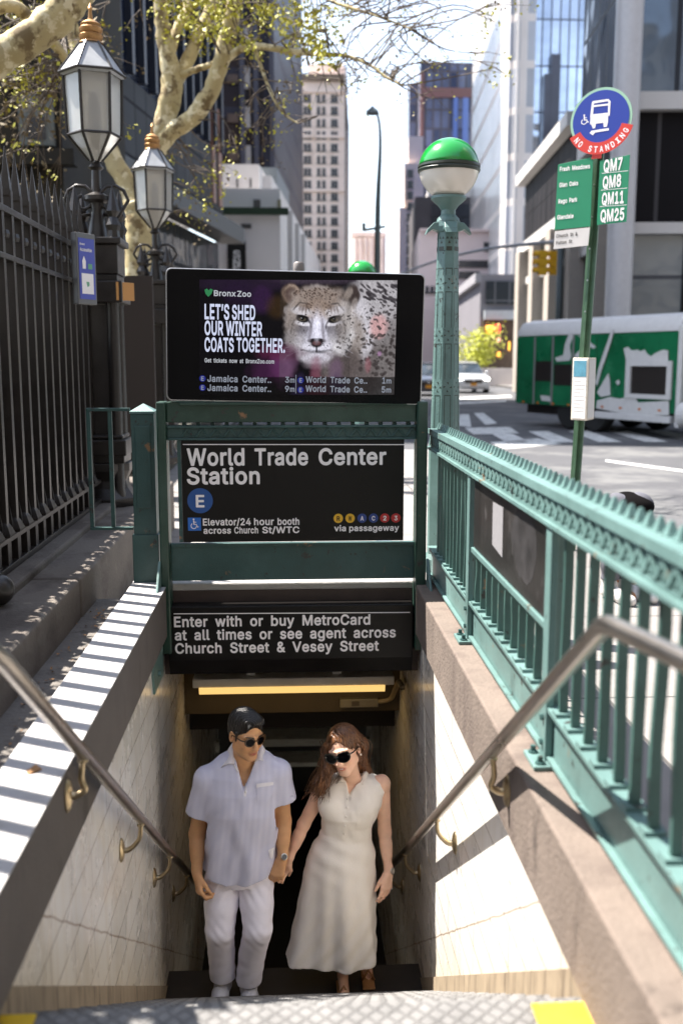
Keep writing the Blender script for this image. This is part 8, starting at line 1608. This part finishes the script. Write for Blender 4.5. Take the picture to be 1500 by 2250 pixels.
def skfold(dx, dy, z):
    t = np.clip((z_(1840)-z)/(z_(1840)-z_(2150)),0,1); a = np.arctan2(dy,dx)
    return (.040*t**1.2*np.sin(a*3+1.9+z*2.4) + .012*t*np.sin(a*9+z*3+dx*4) + .010*np.clip(.35-t,0,1)*np.sin(z*60+dx*25)+.004*np.sin(z*45-dx*60)*t).astype(np.float32)
sk = [(z_(py),x_(cx,py),Yw+dy,a,b_) for py,cx,dy,a,b_ in ((1830,759,.015,.135,.098), (1850,756,.02,.158,.118), (1880,752,.03,.186,.145), (1920,750,.03,.200,.160), (1980,748,.03,.214,.178), (2060,742,.04,.232,.20), (2160,734,.05,.268,.225))]
f.loft(sk, .015, skfold, 2.1)
g = np.meshgrid(*f.ax, indexing='ij'); xl, xr = x_(633,2150), x_(840,2098); zl, zr = A_(640,2146,Yw-.15)[2], A_(840,2092,Yw)[2]; hem = zl+(zr-zl)*np.clip((g[0]-xl)/(xr-xl),0,1)**1.6+.006*np.sin(g[0]*20)
f.F = np.maximum(f.F, (hem-g[2]).astype(np.float32))
inner = np.hypot((g[0]-x_(742,2100))/.155,(g[1]-Yw-.05)/.13)-1; f.F = np.where(g[2] < hem+.07, np.maximum(f.F, (-inner*.1).astype(np.float32)), f.F)
dress = field_obj('dress', f, M_dress, wom, None, 2); TD = bvh(dress)
obj('button_placket', patch(TD, [(759,1744),(772,1742),(763,1843),(750,1843)], .0015, .004, 9), M_dress, wom, smooth=True); obj('chest_pocket', patch(TD, [(784,1777),(818,1772),(813,1820),(783,1820)], .003, .003), M_dress, wom, smooth=True)
bt = MB()
for k in range(5):
    p, nn = onto(TD, 764-2.0*k, 1756+19*k, .008)
    if p: bt.ball(p, .0048, 10, 6)
obj('button', bt, mat('cream_button', (.8,.75,.68), .3), wom, smooth=True)
ci, co_ = [], []; nc = Vector((x_(775,1715),Yw+.028,0))
for q, a in enumerate(np.linspace(math.radians(30), math.radians(330), 11)):
    d = Vector((math.sin(a),-math.cos(a),0)); k_ = .5-.5*math.cos(a); ci.append(nc+Vector((d.x*.056,d.y*.055,z_(1714)+(z_(1692)-z_(1714))*k_**.7))); o_ = nc+Vector((d.x*.086,d.y*.082,0)); h = TD.ray_cast(Vector((o_.x,o_.y,z_(1640))), Vector((0,0,-1))); co_.append(Vector((o_.x,o_.y,(h[0].z if h[0] else z_(1715))+.005)))
for i_, (px,py) in ((10,(739,1724)),(0,(796,1726))):
    p, nn = onto(TD,px,py,.007)
    if p: co_[i_] = p
for i_, (px,py) in ((10,(756,1722)),(0,(776,1724))):
    p, nn = onto(TD,px,py,.009)
    if p: ci[i_] = p
collar(nc, ci, co_, .0035, M_dress, wom)
ax_ = Vector(wwR-weR); watch(wom, Vector(wwR)+ax_.normalized()*-.004, ax_, (.85,-.5,.1), .0215, 'pale')
kn_ = wwR+hdW*.06+hdW/np.linalg.norm(hdW)*.10
obj('ring', MB().ball(tuple(A_(861,1954,Yw-.075)), .0042, 8, 6), mat('watch_steel', (.6,.6,.6)), wom, smooth=True)
M_sandal = mat('tan_leather', (.42,.20,.08), .5)
for an in (A_(753,2138,Yw+.02), A_(806,2120,Yw+.16)):
    sb = obj('sandal', MB().prism([(.05,-1.922),(.05,-1.90),(-.16,-1.908),(-.16,-1.922)], (an[0]-.035,an[1],0), (0,1,0), (0,0,1), (.07,0,0)), M_sandal, wom, bevel=.005)
    obj('strap', MB().tube([(an[0]-.034,an[1]-.09,-1.905), (an[0],an[1]-.09,-1.845), (an[0]+.034,an[1]-.09,-1.905)], .008, 8), M_sandal, sb, smooth=True)
# ------------------------------------------------------------------ passer-by bending down beyond the railing
Yp_ = 6.45; pb = thing('person', 'passer-by in grey jeans and white trainers stooping beyond the teal railing', 'person', (1.98,Yp_,0))
P0 = A_(1372,1340,Yp_); px0 = P0[0]
f = Field((px0-.35,Yp_-.55,-.005), (px0+.55,Yp_+.75,1.0), .007)
hl, hr = np.array((px0-.07,Yp_+.04,.62)), np.array((px0+.09,Yp_+.07,.62)); kl, kr = A_(1342,1215,Yp_-.02), A_(1388,1215,Yp_+.02); al, ar = A_(1338,1300,Yp_), A_(1366,1300,Yp_+.06)
kl[2], kr[2] = .44, .44; al[2], ar[2] = .10, .11
f.chain([hl,kl,al], [.085,.060,.036], .02); f.chain([hr,kr,ar], [.085,.060,.036], .02); f.ell((px0+.01,Yp_+.09,.57), (.13,.10,.055), None, .03)
f.chain([(px0+.02,Yp_+.12,.58),(px0+.03,Yp_+.36,.52),(px0+.03,Yp_+.50,.45)], [.075,.075,.075], .03); f.ell((px0+.03,Yp_+.62,.36), (.085,.105,.10), None, .02); f.cap((px0+.03,Yp_+.5,.46),(px0+.03,Yp_+.58,.40), .055,.055,.02)
for q in (-1,1): f.chain([(px0+.03+q*.14,Yp_+.44,.48),(px0+.03+q*.15,Yp_+.32,.32),(px0+.03+q*.09,Yp_+.12,.20)], [.048,.038,.026], .02); hand_field(f, (px0+.03+q*.09,Yp_+.12,.20), (0,-.5,-.8), (-q,0,0), (0,-1,.3), (30,40,30), .95)
for an in (al, ar): f.cap((an[0],an[1]+.03,.05),(an[0]+.05,an[1]-.12,.035), .035,.03,.02)
field_obj('body', f, M_skin1, pb, lambda V: np.tile(np.array((.50,.24,.12)),(len(V),1)), 1)
f = Field((px0-.35,Yp_-.3,.10), (px0+.45,Yp_+.4,1.0), .007)
f.chain([hl,kl,al+np.array((0,0,.0))], [.098,.074,.056], .02); f.chain([hr,kr,ar+np.array((0,0,.0))], [.098,.074,.056], .02); f.ell((px0+.01,Yp_+.08,.615), (.155,.125,.07), None, .03)
g = np.meshgrid(*f.ax, indexing='ij'); f.F = np.maximum(f.F+.003*np.sin(g[2]*70+g[0]*40).astype(np.float32), (.135-g[2]).astype(np.float32)); field_obj('jeans', f, mat('washed_grey_denim', (.10,.10,.12), .85, var=.25, scale=9), pb, None, 1)
f = Field((px0-.35,Yp_-.25,.3), (px0+.45,Yp_+.75,1.05), .007); f.chain([(px0+.015,Yp_+.10,.62),(px0+.03,Yp_+.36,.54),(px0+.03,Yp_+.50,.47)], [.095,.095,.085], .03)
f.ell((px0+.01,Yp_+.065,.625), (.178,.150,.088), None, .03)
for q in (-1,1): f.chain([(px0+.03+q*.13,Yp_+.44,.50),(px0+.03+q*.16,Yp_+.33,.34)], [.065,.052], .03)
field_obj('jacket', f, mat('dark_jacket', (.0045,.004,.004), .85, var=.3, spec=.05), pb, None, 1)
f = Field((px0-.1,Yp_+.45,.18),(px0+.16,Yp_+.78,.6), .006); f.ell((px0+.03,Yp_+.645,.355), (.095,.11,.11), None, 0); field_obj('hair', f, M_hair1, pb, None, 1)
M_train = mat('white_trainer', (.72,.70,.68), .6, var=.06)
for an, dx in ((al,.05),(ar,.09)):
    f = Field((an[0]-.10,an[1]-.30,-.002),(an[0]+.22,an[1]+.12,.16), .005); f.cap((an[0],an[1]+.05,.05),(an[0]+dx,an[1]-.13,.045), .048,.046,.0); f.cap((an[0]+dx,an[1]-.12,.045),(an[0]+dx*1.6,an[1]-.20,.036), .046,.036,.02); f.cap((an[0],an[1]+.02,.06),(an[0],an[1]+.0,.115), .044,.048,.02)
    g = np.meshgrid(*f.ax, indexing='ij'); f.F = np.maximum(f.F, (.003-g[2]).astype(np.float32)); field_obj('trainer', f, M_train, pb, None, 1)
